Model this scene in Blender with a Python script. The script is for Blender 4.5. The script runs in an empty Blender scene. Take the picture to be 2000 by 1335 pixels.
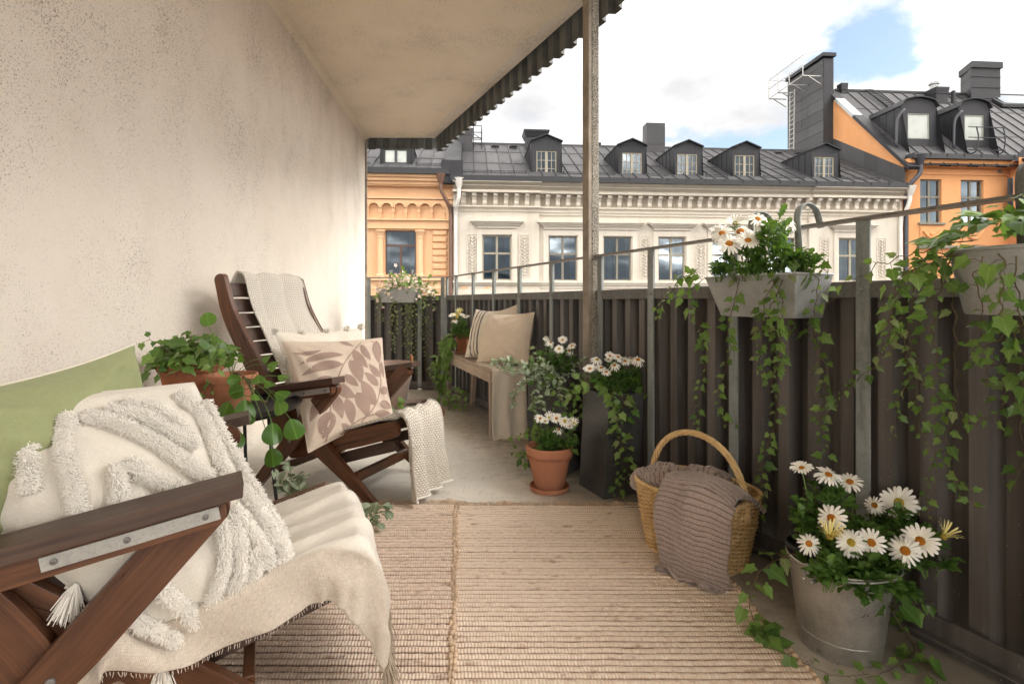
import bpy, bmesh, math, random
import numpy as np
from mathutils import Vector, Matrix, noise

SC = bpy.context.scene
COL = SC.collection
R = math.radians
rnd = random.Random(11)

# ------------------------------------------------------------------ camera, sky, sun, exposure
FPX, CX, CY = 1050.0, 1000.0, 588.0        # focal length and vanishing point of the photograph (2000 px wide)
cam = bpy.data.cameras.new('camera')
cam.sensor_width = 36.0
cam.lens = 36.0 * FPX / 2000.0
cam.shift_y = -(667.5 - CY) / 2000.0
cam.clip_start = 0.02
cam.clip_end = 2000
camo = bpy.data.objects.new('camera', cam)
camo.location = (0, 0, 1.0)
camo.rotation_euler = (R(90), 0, 0)
COL.objects.link(camo)
SC.camera = camo

SUN_EL, SUN_AZ = R(44), R(104)             # azimuth measured clockwise from +Y
world = bpy.data.worlds.new('World')
SC.world = world
world.use_nodes = True
wt = world.node_tree
wt.nodes.clear()


def wn(t, **p):
    n = wt.nodes.new(t)
    for k, v in p.items():
        setattr(n, k, v)
    return n


def build_world():
    L = wt.links.new
    out = wn('ShaderNodeOutputWorld')
    bg = wn('ShaderNodeBackground')
    bg.inputs['Strength'].default_value = 0.15
    L(bg.outputs[0], out.inputs[0])
    sky = wn('ShaderNodeTexSky', sky_type='NISHITA', sun_disc=False, sun_elevation=SUN_EL, sun_rotation=SUN_AZ)
    sky.air_density = 1.0
    sky.dust_density = 1.5
    tc = wn('ShaderNodeTexCoord')
    sep = wn('ShaderNodeSeparateXYZ')
    L(tc.outputs['Generated'], sep.inputs[0])
    # project the direction on a flat cloud layer
    zz = wn('ShaderNodeMath', operation='ADD'); L(sep.outputs[2], zz.inputs[0]); zz.inputs[1].default_value = 0.22
    zm = wn('ShaderNodeMath', operation='MAXIMUM'); L(zz.outputs[0], zm.inputs[0]); zm.inputs[1].default_value = 0.05
    dx = wn('ShaderNodeMath', operation='DIVIDE'); L(sep.outputs[0], dx.inputs[0]); L(zm.outputs[0], dx.inputs[1])
    dy = wn('ShaderNodeMath', operation='DIVIDE'); L(sep.outputs[1], dy.inputs[0]); L(zm.outputs[0], dy.inputs[1])
    cmb = wn('ShaderNodeCombineXYZ'); L(dx.outputs[0], cmb.inputs[0]); L(dy.outputs[0], cmb.inputs[1]); cmb.inputs[2].default_value = CLOUD_SEED
    n1 = wn('ShaderNodeTexNoise'); n1.inputs['Scale'].default_value = 0.95; n1.inputs['Detail'].default_value = 9; n1.inputs['Roughness'].default_value = 0.56
    L(cmb.outputs[0], n1.inputs['Vector'])
    dens = n1.outputs[0]
    warp = wn('ShaderNodeTexNoise'); warp.inputs['Scale'].default_value = 3.2; warp.inputs['Detail'].default_value = 8; warp.inputs['Roughness'].default_value = 0.6
    L(cmb.outputs[0], warp.inputs['Vector'])
    for hx, hy, hr, hs, amt in CLOUD_GAPS:
        m1 = wn('ShaderNodeMapping'); m1.vector_type = 'TEXTURE'
        m1.inputs['Location'].default_value = (hx, hy, CLOUD_SEED); m1.inputs['Rotation'].default_value = (0, 0, hr); m1.inputs['Scale'].default_value = (*hs, 1)
        L(cmb.outputs[0], m1.inputs[0])
        ln = wn('ShaderNodeVectorMath', operation='LENGTH'); L(m1.outputs[0], ln.inputs[0])
        ad = wn('ShaderNodeMath', operation='MULTIPLY_ADD'); L(warp.outputs[0], ad.inputs[0]); ad.inputs[1].default_value = 4.2; L(ln.outputs['Value'], ad.inputs[2])
        mr = wn('ShaderNodeMapRange'); mr.inputs[1].default_value = 4.1; mr.inputs[2].default_value = 2.0; mr.inputs[3].default_value = 0; mr.inputs[4].default_value = amt
        L(ad.outputs[0], mr.inputs[0])
        sb = wn('ShaderNodeMath', operation='SUBTRACT'); L(dens, sb.inputs[0]); L(mr.outputs[0], sb.inputs[1])
        dens = sb.outputs[0]
    r1 = wn('ShaderNodeMapRange'); r1.interpolation_type = 'SMOOTHSTEP'
    r1.inputs[1].default_value = CLOUD_LO; r1.inputs[2].default_value = CLOUD_HI
    L(dens, r1.inputs[0])
    # billow shading inside the clouds
    mp = wn('ShaderNodeMapping'); mp.inputs['Location'].default_value = (3.1, 0.35, 0.4)
    L(cmb.outputs[0], mp.inputs[0])
    n2 = wn('ShaderNodeTexNoise'); n2.inputs['Scale'].default_value = 1.7; n2.inputs['Detail'].default_value = 8; n2.inputs['Roughness'].default_value = 0.55
    L(mp.outputs[0], n2.inputs['Vector'])
    r2 = wn('ShaderNodeValToRGB')
    e_ = r2.color_ramp.elements
    e_[0].position = 0.30; e_[0].color = (0.70, 0.70, 0.72, 1)
    e_[1].position = 0.72; e_[1].color = (40, 38.2, 35.6, 1)
    for p_, c_ in ((0.44, (0.95, 0.94, 0.93)), (0.53, (1.35, 1.32, 1.28)), (0.60, (4.6, 4.4, 4.2))):
        e_.new(p_).color = (*c_, 1)
    L(n2.outputs[0], r2.inputs[0])
    mx = wn('ShaderNodeMix', data_type='RGBA')
    L(r1.outputs[0], mx.inputs[0]); L(r2.outputs[0], mx.inputs[7])
    sc = wn('ShaderNodeMix', data_type='RGBA', blend_type='MULTIPLY'); sc.inputs[0].default_value = 1
    L(sky.outputs[0], sc.inputs[6]); sc.inputs[7].default_value = (0.25, 0.235, 0.215, 1)
    L(sc.outputs[2], mx.inputs[6])
    L(mx.outputs[2], bg.inputs[0])


CLOUD_SEED, CLOUD_LO, CLOUD_HI = 20.3, 0.30, 0.46
CLOUD_GAPS = [(0.86, 1.33, 0.5, (0.17, 0.09), 0.35), (0.80, 1.88, 0.1, (0.22, 0.10), 0.30), (-1.6, -0.9, 0.3, (0.5, 0.3), 0.3), (2.6, 0.6, 1.1, (0.5, 0.25), 0.3)]
build_world()

sun = bpy.data.lights.new('sun', 'SUN')
sun.energy = 0.5
sun.angle = R(32)
sun.color = (1.0, 0.965, 0.92)
suno = bpy.data.objects.new('sun', sun)
sd = Vector((math.sin(SUN_AZ) * math.cos(SUN_EL), math.cos(SUN_AZ) * math.cos(SUN_EL), math.sin(SUN_EL)))
suno.rotation_euler = (-sd).to_track_quat('-Z', 'Y').to_euler()
suno.location = sd * 60
COL.objects.link(suno)

VS = SC.view_settings
VS.view_transform = 'Standard'
VS.look = 'None'
VS.gamma = 1.0
VS.use_curve_mapping = False
VS.exposure = 2.95
SC.render.engine = 'CYCLES'
SC.cycles.max_bounces = 8
SC.cycles.diffuse_bounces = 5
SC.cycles.transparent_max_bounces = 8


def G(px, py, z=0.0):
    """point on the horizontal plane z that the photograph shows at pixel (px, py)"""
    d = (1.0 - z) * FPX / (py - CY)
    return Vector(((px - CX) / FPX * d, d, z))


def W(px, py, d):
    return Vector(((px - CX) / FPX * d, d, 1.0 - (py - CY) / FPX * d))


# ------------------------------------------------------------------ scene helpers
def props(o, label=None, cat=None, group=None, kind=None):
    if label: o['label'] = label
    if cat: o['category'] = cat
    if group: o['group'] = group
    if kind: o['kind'] = kind
    return o


def thing(name, label, cat, loc=(0, 0, 0), rotz=0.0, group=None):
    o = bpy.data.objects.new(name, None)
    o.empty_display_size = 0.1
    o.location = loc
    o.rotation_euler = (0, 0, rotz)
    COL.objects.link(o)
    return props(o, label, cat, group)


def inst(name, me, parent=None, mw=None):
    o = bpy.data.objects.new(name, me)
    if parent is not None: o.parent = parent
    if mw is not None: o.matrix_basis = mw
    COL.objects.link(o)
    return o


def copy_tree(o, parent=None):
    c = o.copy()
    COL.objects.link(c)
    if parent is not None: c.parent = parent
    for ch in list(o.children):
        copy_tree(ch, c)
    return c


def mesh_np(name, verts, faces, uvs=None, mats=(), mi=None, smooth=False, sharp=None):
    """verts: list/array of points; faces: list of index tuples; uvs: flat list of corner uvs"""
    me = bpy.data.meshes.new(name)
    me.from_pydata([tuple(v) for v in verts], [], faces)
    for m in mats: me.materials.append(m)
    if mi is not None and len(mats) > 1: me.polygons.foreach_set('material_index', mi)
    if uvs is not None:
        ul = me.uv_layers.new(name='UVMap')
        ul.data.foreach_set('uv', np.asarray(uvs, dtype=np.float32).ravel())
    if smooth:
        me.polygons.foreach_set('use_smooth', [True] * len(me.polygons))
        if sharp: me.set_sharp_from_angle(angle=R(sharp))
    me.update()
    return me


class MB:
    """collects shapes for one mesh object"""
    def __init__(s):
        s.v = []; s.f = []; s.uv = []; s.mi = []

    def add(s, verts, faces, uvs=None, mi=0):
        b = len(s.v)
        s.v.extend([tuple(p) for p in verts])
        for k, f in enumerate(faces):
            s.f.append(tuple(b + i for i in f))
            s.mi.append(mi)
            if uvs is None: s.uv.extend([(0.0, 0.0)] * len(f))
            else: s.uv.extend(uvs[k])
        return s

    def quad(s, a, b, c, d, mi=0, uv=None):
        return s.add([a, b, c, d], [(0, 1, 2, 3)], [uv or [(0, 0), (1, 0), (1, 1), (0, 1)]], mi)

    def hexa(s, p, mi=0, ax=0):
        """eight corners: bottom 0-3 (counter-clockwise), top 4-7; the grain runs along local axis ax"""
        P = [Vector(q) for q in p]
        F = [(0, 3, 2, 1), (4, 5, 6, 7), (0, 1, 5, 4), (1, 2, 6, 5), (2, 3, 7, 6), (3, 0, 4, 7)]
        ex = (P[1] - P[0]); ey = (P[3] - P[0]); ez = (P[4] - P[0])
        A = [ex, ey, ez]
        L = [a.length for a in A]
        N = [a.normalized() if a.length > 1e-9 else Vector((1, 0, 0)) for a in A]
        off = (len(s.v) * 0.137) % 7.0
        uvs = []
        others = [k for k in range(3) if k != ax]
        for f in F:
            fu = []
            for i in f:
                q = P[i] - P[0]
                fu.append((q.dot(N[ax]) + off, q.dot(N[others[0]]) + q.dot(N[others[1]]) + off * 0.31))
            uvs.append(fu)
        return s.add(P, F, uvs, mi)

    def box(s, x0, x1, y0, y1, z0, z1, mi=0):
        d = [abs(x1 - x0), abs(y1 - y0), abs(z1 - z0)]
        ax = d.index(max(d))
        return s.hexa([(x0, y0, z0), (x1, y0, z0), (x1, y1, z0), (x0, y1, z0), (x0, y0, z1), (x1, y0, z1), (x1, y1, z1), (x0, y1, z1)], mi, ax)

    def beam(s, p, q, w, h, up=(0, 0, 1), mi=0):
        """bar from p to q, w wide (sideways) and h high (along up)"""
        p = Vector(p); q = Vector(q)
        d = (q - p).normalized()
        u = Vector(up)
        sd_ = d.cross(u)
        if sd_.length < 1e-6: sd_ = d.cross(Vector((1, 0, 0)))
        sd_.normalize()
        u = sd_.cross(d).normalized()
        a = sd_ * (w / 2); b = u * (h / 2)
        return s.hexa([p + a - b, q + a - b, q - a - b, p - a - b, p + a + b, q + a + b, q - a + b, p - a + b], mi, 0)

    def tube(s, path, r, n=6, cap=True, mi=0, uvs=1.0, twist=0.0):
        P = [Vector(p) for p in path]
        m = len(P)
        rr = r if hasattr(r, '__len__') else [r] * m
        T = []
        for i in range(m):
            t = P[min(i + 1, m - 1)] - P[max(i - 1, 0)]
            T.append(t.normalized() if t.length > 1e-9 else Vector((0, 0, 1)))
        ref = Vector((0, 0, 1)) if abs(T[0].z) < 0.9 else Vector((1, 0, 0))
        nrm = (ref - T[0] * ref.dot(T[0])).normalized()
        vs = []; L = [0.0]
        for i in range(m):
            if i:
                nrm = nrm - T[i] * nrm.dot(T[i])
                nrm = nrm.normalized() if nrm.length > 1e-6 else T[i].orthogonal().normalized()
                L.append(L[-1] + (P[i] - P[i - 1]).length)
            b = T[i].cross(nrm)
            for k in range(n):
                a = 2 * math.pi * k / n + twist * i
                vs.append(P[i] + (nrm * math.cos(a) + b * math.sin(a)) * rr[i])
        fs = []; us = []
        for i in range(m - 1):
            for k in range(n):
                k2 = (k + 1) % n
                fs.append((i * n + k, i * n + k2, (i + 1) * n + k2, (i + 1) * n + k))
                w = 2 * math.pi * rr[i] / n
                us.append([(L[i] * uvs, k * w), (L[i] * uvs, (k + 1) * w), (L[i + 1] * uvs, (k + 1) * w), (L[i + 1] * uvs, k * w)])
        if cap:
            fs.append(tuple(range(n))[::-1]); us.append([(0, 0)] * n)
            fs.append(tuple((m - 1) * n + k for k in range(n))); us.append([(0, 0)] * n)
        return s.add(vs, fs, us, mi)

    def lathe(s, prof, n=32, c=(0, 0, 0), mi=0, sx=1.0, sy=1.0, rot=0.0):
        """prof: (radius, z) pairs from the outside bottom up"""
        vs = []
        for r, z in prof:
            for k in range(n):
                a = 2 * math.pi * k / n + rot
                vs.append((c[0] + r * sx * math.cos(a), c[1] + r * sy * math.sin(a), c[2] + z))
        fs = []; us = []
        l = 0.0
        for i in range(len(prof) - 1):
            dl = math.hypot(prof[i + 1][0] - prof[i][0], prof[i + 1][1] - prof[i][1])
            for k in range(n):
                k2 = (k + 1) % n
                fs.append((i * n + k, i * n + k2, (i + 1) * n + k2, (i + 1) * n + k))
                rr = max(prof[i][0], 0.02)
                u0 = 2 * math.pi * rr * k / n; u1 = 2 * math.pi * rr * (k + 1) / n
                us.append([(u0, l), (u1, l), (u1, l + dl), (u0, l + dl)])
            l += dl
        if prof[0][0] > 1e-5: fs.append(tuple(range(n))[::-1]); us.append([(0, 0)] * n)
        if prof[-1][0] > 1e-5:
            b = (len(prof) - 1) * n
            fs.append(tuple(b + k for k in range(n))); us.append([(0, 0)] * n)
        return s.add(vs, fs, us, mi)

    def grid(s, P, uv=None, mi=0, flip=False):
        """P[i][j] points"""
        n = len(P); m = len(P[0])
        vs = [P[i][j] for i in range(n) for j in range(m)]
        fs = []; us = []
        for i in range(n - 1):
            for j in range(m - 1):
                idx = [(i, j), (i, j + 1), (i + 1, j + 1), (i + 1, j)]
                if flip: idx.reverse()
                fs.append(tuple(a * m + b for a, b in idx))
                us.append([uv[a][b] if uv is not None else (a / n, b / m) for a, b in idx])
        return s.add(vs, fs, us, mi)

    def strip(s, cen, width, y0, y1, rnd0=True, rnd1=True, mi=0):
        """board cut from a plank: centre line (x, z) points, width, from y0 to y1; ends rounded or square"""
        P = [Vector((a, b)) for a, b in cen]
        segs = []
        def tang(i):
            t = P[min(i + 1, len(P) - 1)] - P[max(i - 1, 0)]
            return t.normalized()
        wv = width if hasattr(width, '__len__') else [width] * len(P)
        if rnd0:
            t = tang(0)
            for k in range(5):
                a = k / 5 * math.pi / 2
                segs.append((P[0] - t * (wv[0] * 0.4) * math.cos(a), t, wv[0] * (0.12 + 0.88 * math.sin(a))))
        for i in range(len(P)): segs.append((P[i], tang(i), wv[i]))
        if rnd1:
            t = tang(len(P) - 1)
            for k in range(1, 6):
                a = k / 5 * math.pi / 2
                segs.append((P[-1] + t * (wv[-1] * 0.4) * math.sin(a), t, wv[-1] * (0.12 + 0.88 * math.cos(a))))
        vs = []; L = 0; Ls = []
        for i, (c, t, w) in enumerate(segs):
            if i: L += (c - segs[i - 1][0]).length
            Ls.append(L)
            nn = Vector((-t.y, t.x)) * (w / 2)
            a = c + nn; b = c - nn
            vs += [(a.x, y0, a.y), (a.x, y1, a.y), (b.x, y1, b.y), (b.x, y0, b.y)]
        fs = []; us = []
        th = abs(y1 - y0)
        for i in range(len(segs) - 1):
            w = segs[i][2]
            vv = [0, th, th + w, 2 * th + w, 2 * th + 2 * w]
            for k in range(4):
                k2 = (k + 1) % 4
                fs.append((i * 4 + k, i * 4 + k2, (i + 1) * 4 + k2, (i + 1) * 4 + k))
                us.append([(Ls[i], vv[k]), (Ls[i], vv[k + 1]), (Ls[i + 1], vv[k + 1]), (Ls[i + 1], vv[k])])
        fs.append((3, 2, 1, 0)); us.append([(0, 0), (0, .03), (.03, .03), (.03, 0)])
        b = (len(segs) - 1) * 4
        fs.append((b, b + 1, b + 2, b + 3)); us.append([(0, 0), (0, .03), (.03, .03), (.03, 0)])
        return s.add(vs, fs, us, mi)

    def prism(s, poly, y0, y1, mi=0):
        """polygon of (x, z) points extruded from y0 to y1"""
        n = len(poly)
        vs = [(a, y0, b) for a, b in poly] + [(a, y1, b) for a, b in poly]
        fs = [tuple(range(n)), tuple(range(2 * n - 1, n - 1, -1))]
        us = [[(a, b) for a, b in poly], [(a, b) for a, b in reversed(poly)]]
        for i in range(n):
            j = (i + 1) % n
            fs.append((j, i, n + i, n + j))
            l = math.hypot(poly[j][0] - poly[i][0], poly[j][1] - poly[i][1])
            us.append([(l, 0), (0, 0), (0, y1 - y0), (l, y1 - y0)])
        return s.add(vs, fs, us, mi)

    def ell(s, c, r, n=10, m=6, mi=0, mat=None):
        vs = []; fs = []
        for i in range(m + 1):
            th = math.pi * i / m
            for k in range(n):
                a = 2 * math.pi * k / n
                p = Vector((r[0] * math.sin(th) * math.cos(a), r[1] * math.sin(th) * math.sin(a), r[2] * math.cos(th)))
                if mat is not None: p = mat @ p
                vs.append((c[0] + p.x, c[1] + p.y, c[2] + p.z))
        for i in range(m):
            for k in range(n):
                k2 = (k + 1) % n
                fs.append((i * n + k, (i + 1) * n + k, (i + 1) * n + k2, i * n + k2))
        return s.add(vs, fs, None, mi)

    def mesh(s, name, mats, smooth=False, sharp=None, fixn=False):
        if not isinstance(mats, (list, tuple)): mats = [mats]
        me = mesh_np(name, s.v, s.f, s.uv, mats, s.mi, smooth, None)
        if fixn:
            bm = bmesh.new(); bm.from_mesh(me)
            bmesh.ops.recalc_face_normals(bm, faces=bm.faces)
            bm.to_mesh(me); bm.free()
        if smooth and sharp: me.set_sharp_from_angle(angle=R(sharp))
        return me

    def build(s, name, mats, parent=None, smooth=False, sharp=None, bevel=0.0, fixn=True, shift=None, solid=0.0, mw=None):
        if shift is not None:
            s.v = [(a + shift[0], b + shift[1], c + shift[2]) for a, b, c in s.v]
        o = inst(name, s.mesh(name, mats, smooth, sharp, fixn), parent, mw)
        if solid:
            md = o.modifiers.new('solid', 'SOLIDIFY'); md.thickness = solid; md.offset = 0
        if bevel:
            md = o.modifiers.new('bevel', 'BEVEL'); md.width = bevel; md.segments = 2; md.limit_method = 'ANGLE'; md.angle_limit = R(40)
        return o


def cr(pts, n=8):
    """Catmull-Rom through points (any dimension)"""
    P = [np.array(p, float) for p in pts]
    P = [2 * P[0] - P[1]] + P + [2 * P[-1] - P[-2]]
    out = []
    for i in range(1, len(P) - 2):
        for k in range(n):
            t = k / n
            a, b, c, d = P[i - 1], P[i], P[i + 1], P[i + 2]
            out.append(0.5 * (2 * b + (c - a) * t + (2 * a - 5 * b + 4 * c - d) * t * t + (3 * b - a - 3 * c + d) * t ** 3))
    out.append(P[-2])
    return out


def nz(*p):
    return noise.noise(Vector(p if len(p) == 3 else (p[0], p[1], 0.0)))


# ------------------------------------------------------------------ materials
class NT:
    def __init__(s, name):
        s.m = bpy.data.materials.new(name)
        s.m.use_nodes = True
        s.t = s.m.node_tree
        s.t.nodes.clear()
        s.out = s.t.nodes.new('ShaderNodeOutputMaterial')
        s.b = s.t.nodes.new('ShaderNodeBsdfPrincipled')
        s.t.links.new(s.b.outputs[0], s.out.inputs[0])
        s.tc = None

    def node(s, typ, ins=None, **pr):
        n = s.t.nodes.new(typ)
        for k, v in pr.items(): setattr(n, k, v)
        for k, v in (ins or {}).items(): s.set(n.inputs[k], v)
        return n

    def set(s, sock, v):
        if isinstance(v, bpy.types.NodeSocket): s.t.links.new(v, sock)
        elif hasattr(v, '__len__') and sock.type == 'RGBA' and len(v) == 3: sock.default_value = (*v, 1)
        else: sock.default_value = v

    def coord(s, which='Object', scale=(1, 1, 1), loc=(0, 0, 0), rot=(0, 0, 0)):
        if s.tc is None: s.tc = s.t.nodes.new('ShaderNodeTexCoord')
        mp = s.node('ShaderNodeMapping', {'Vector': s.tc.outputs[which], 'Scale': scale, 'Location': loc, 'Rotation': rot})
        return mp.outputs[0]

    def noise(s, vec, scale, detail=4, rough=0.55, dist=0.0):
        return s.node('ShaderNodeTexNoise', {'Vector': vec, 'Scale': scale, 'Detail': detail, 'Roughness': rough, 'Distortion': dist}).outputs[0]

    def voro(s, vec, scale, feature='F1', rnd_=1.0):
        return s.node('ShaderNodeTexVoronoi', {'Vector': vec, 'Scale': scale, 'Randomness': rnd_}, feature=feature).outputs['Distance']

    def ramp(s, fac, stops):
        n = s.node('ShaderNodeValToRGB', {0: fac})
        e = n.color_ramp.elements
        while len(e) < len(stops): e.new(0.5)
        for k, (p, c) in enumerate(stops):
            e[k].position = p
            e[k].color = (c, c, c, 1) if not hasattr(c, '__len__') else (*c, 1)
        return n.outputs[0]

    def rng(s, v, a, b, c=0.0, d=1.0):
        return s.node('ShaderNodeMapRange', {0: v, 1: a, 2: b, 3: c, 4: d}).outputs[0]

    def math(s, op, a, b=0.0, c=0.0):
        return s.node('ShaderNodeMath', {0: a, 1: b, 2: c}, operation=op).outputs[0]

    def mix(s, f, a, b, mode='MIX'):
        return s.node('ShaderNodeMix', {0: f, 6: a, 7: b}, data_type='RGBA', blend_type=mode).outputs[2]

    def bump(s, h, strength=0.3, dist=0.01, nrm=None):
        n = s.node('ShaderNodeBump', {'Height': h, 'Strength': strength, 'Distance': dist})
        if nrm is not None: s.t.links.new(nrm, n.inputs['Normal'])
        return n.outputs[0]

    def done(s, col, rough=0.6, nrm=None, metal=0.0, spec=0.5, sheen=0.0, sub=None):
        s.set(s.b.inputs['Base Color'], col)
        s.set(s.b.inputs['Roughness'], rough)
        s.set(s.b.inputs['Metallic'], metal)
        s.set(s.b.inputs['Specular IOR Level'], spec)
        if sheen: s.b.inputs['Sheen Weight'].default_value = sheen; s.b.inputs['Sheen Roughness'].default_value = 0.5
        if nrm is not None: s.t.links.new(nrm, s.b.inputs['Normal'])
        return s.m

    def rand(s):
        return s.node('ShaderNodeObjectInfo').outputs['Random']


def plain(name, col, rough=0.6, metal=0.0, spec=0.5, var=0.12, vs=3.0, bump=0.0, bs=60.0, bd=0.002, sheen=0.0):
    t = NT(name)
    v = t.coord()
    n = t.noise(v, vs, 5, 0.6)
    c = t.mix(t.rng(n, 0.3, 0.7), tuple(x * (1 - var) for x in col), tuple(min(1, x * (1 + var)) for x in col))
    nr = t.bump(t.noise(v, bs, 4, 0.6), bump, bd) if bump else None
    r = t.rng(n, 0.3, 0.7, max(0, rough - 0.06), min(1, rough + 0.06))
    return t.done(c, r, nr, metal, spec, sheen)


def leafmat(name, c1, c2, back=None, rough=0.45, trans=0.3, pale=None):
    """two-tone leaf: per-object and per-island variation, some light through the blade"""
    t = NT(name)
    geo = t.node('ShaderNodeNewGeometry')
    f = t.math('FRACT', t.math('ADD', t.rand(), geo.outputs['Random Per Island']))
    c = t.mix(f, c1, c2)
    uv = t.coord('UV')
    sx = t.node('ShaderNodeSeparateXYZ', {0: uv})
    d = t.math('ABSOLUTE', t.math('SUBTRACT', sx.outputs[0], 0.5))
    if pale is not None:
        c = t.mix(t.rng(d, 0.30, 0.42, 0, 0.7), c, pale)
    vein = t.rng(d, 0.0, 0.035, 0.35, 0.0)
    c = t.mix(vein, c, tuple(min(1, x * 2.2 + 0.03) for x in c2))
    t.set(t.b.inputs['Base Color'], c)
    t.b.inputs['Roughness'].default_value = rough
    t.b.inputs['Specular IOR Level'].default_value = 0.4
    tr = t.node('ShaderNodeBsdfTranslucent', {0: t.mix(0.5, c, (0.25, 0.42, 0.03))})
    ms = t.node('ShaderNodeMixShader', {0: trans})
    t.t.links.new(t.b.outputs[0], ms.inputs[1]); t.t.links.new(tr.outputs[0], ms.inputs[2])
    t.t.links.new(ms.outputs[0], t.out.inputs[0])
    return t.m


RIB = 0.0185


def build_materials():
    M = {}
    # rendered wall, pitted and stained
    def stucco(name, c1, c2, dirt, amount, top=0.20):
        t = NT(name)
        v = t.coord()
        big = t.noise(v, 0.9, 5, 0.62)
        mid = t.noise(v, 5.5, 5, 0.6)
        c = t.mix(t.rng(big, 0.3, 0.72), c1, c2)
        c = t.mix(t.rng(mid, 0.5, 0.8, 0, 0.15), c, dirt)
        # pits: small dark specks that come in drifts
        streak = t.noise(t.coord(scale=(1.7, 1.7, 1.15)), 1.3, 6, 0.62)
        hz = t.node('ShaderNodeSeparateXYZ', {0: t.coord()}).outputs[2]
        dens = t.math('ADD', t.rng(streak, 0.30, 0.74), t.rng(hz, 1.3, 3.2, -0.12, top))
        cell = t.voro(v, 62.0)
        cell2 = t.voro(v, 150.0)
        cell3 = t.voro(v, 260.0)
        s1 = t.math('MULTIPLY', t.math('LESS_THAN', cell, t.rng(dens, 0.0, 1.0, 0.10, 0.30)), t.math('GREATER_THAN', t.math('ADD', t.noise(v, 41.0, 1), t.math('MULTIPLY', dens, 0.17)), 0.70))
        s2 = t.math('MULTIPLY', t.math('LESS_THAN', cell2, t.rng(dens, 0.0, 1.0, 0.15, 0.42)), t.math('GREATER_THAN', t.math('ADD', t.noise(v, 97.0, 1), t.math('MULTIPLY', dens, 0.22)), 0.66))
        s3 = t.math('MULTIPLY', t.math('LESS_THAN', cell3, 0.4), t.math('GREATER_THAN', t.math('ADD', t.noise(v, 170.0, 1), t.math('MULTIPLY', dens, 0.2)), 0.64))
        sp = t.math('MAXIMUM', s1, t.math('MAXIMUM', s2, t.math('MULTIPLY', s3, 0.5)))
        c = t.mix(t.math('MULTIPLY', sp, amount), c, (0.17, 0.125, 0.09))
        h = t.math('SUBTRACT', t.math('ADD', t.math('MULTIPLY', t.noise(v, 38, 6, 0.65), 0.6), t.math('MULTIPLY', mid, 0.8)), t.math('MULTIPLY', sp, 0.5))
        return t.done(c, 0.88, t.bump(h, 0.4, 0.006), spec=0.25)
    M['wall'] = stucco('wall_render', (0.755, 0.68, 0.585), (0.82, 0.755, 0.67), (0.55, 0.45, 0.34), 0.85)
    M['ceil'] = stucco('ceiling_render', (0.80, 0.69, 0.54), (0.84, 0.74, 0.60), (0.66, 0.53, 0.39), 0.62, 0.07)
    # painted concrete floor
    t = NT('floor_concrete')
    v = t.coord()
    big = t.noise(v, 1.3, 6, 0.65)
    fine = t.noise(v, 14, 6, 0.65)
    c = t.mix(t.rng(big, 0.32, 0.68), (0.58, 0.54, 0.465), (0.72, 0.67, 0.585))
    c = t.mix(t.rng(fine, 0.55, 0.8, 0, 0.4), c, (0.30, 0.265, 0.215))
    sp = t.math('MULTIPLY', t.math('LESS_THAN', t.voro(v, 75), 0.24), t.math('GREATER_THAN', t.noise(v, 17, 3), 0.55))
    c = t.mix(t.math('MULTIPLY', sp, 0.7), c, (0.13, 0.11, 0.09))
    c = t.mix(t.rng(t.noise(v, 3.1, 7, 0.7, 0.8), 0.54, 0.72, 0, 0.3), c, (0.36, 0.325, 0.27))
    # grime and painted-in shade along the parapet foot
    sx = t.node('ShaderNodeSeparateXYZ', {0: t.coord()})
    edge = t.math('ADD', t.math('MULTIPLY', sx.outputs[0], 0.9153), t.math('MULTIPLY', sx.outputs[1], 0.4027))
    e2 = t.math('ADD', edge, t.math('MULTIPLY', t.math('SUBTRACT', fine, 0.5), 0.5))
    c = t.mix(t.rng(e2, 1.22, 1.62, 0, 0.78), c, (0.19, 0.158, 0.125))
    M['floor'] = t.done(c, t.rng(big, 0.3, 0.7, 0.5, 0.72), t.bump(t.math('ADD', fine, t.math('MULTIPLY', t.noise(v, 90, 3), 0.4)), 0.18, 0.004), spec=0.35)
    # brown lacquered wood, grain along u
    def wood(name, dark, light, rough, weather=0.0, grey=(0.3, 0.27, 0.24), scale=1.0):
        t = NT(name)
        u = t.coord('UV', (1.5 * scale, 26 * scale, 1))
        r = t.rand()
        ofs = t.node('ShaderNodeVectorMath', {0: u, 1: t.node('ShaderNodeCombineXYZ', {0: t.math('MULTIPLY', r, 13.0), 1: t.math('MULTIPLY', r, 31.0)}).outputs[0]}, operation='ADD').outputs[0]
        g = t.noise(ofs, 1.6, 6, 0.6, 0.6)
        g2 = t.noise(t.node('ShaderNodeVectorMath', {0: ofs, 1: (1.0, 5.0, 1.0)}, operation='MULTIPLY').outputs[0], 2.2, 4, 0.6)
        c = t.mix(t.rng(g, 0.3, 0.7), dark, light)
        c = t.mix(t.rng(g2, 0.5, 0.75, 0, 0.5), c, tuple(x * 0.55 for x in dark))
        c = t.mix(t.math('MULTIPLY', t.math('SUBTRACT', r, 0.5), 0.35), c, (0.02, 0.008, 0.004))
        if weather:
            w = t.noise(t.coord(), 4.5, 5, 0.65)
            geo = t.node('ShaderNodeNewGeometry')
            up = t.node('ShaderNodeSeparateXYZ', {0: geo.outputs['Normal']}).outputs[2]
            ww = t.math('MULTIPLY', t.rng(w, 0.38, 0.7), t.rng(up, 0.2, 0.9, 0.25, 1.0))
            c = t.mix(t.math('MULTIPLY', ww, weather), c, grey)
        hb = t.math('ADD', g, t.math('MULTIPLY', g2, 0.6))
        return t.done(c, t.rng(g, 0.3, 0.7, rough - 0.08, rough + 0.12), t.bump(hb, 0.22, 0.0025), spec=0.42)
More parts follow.
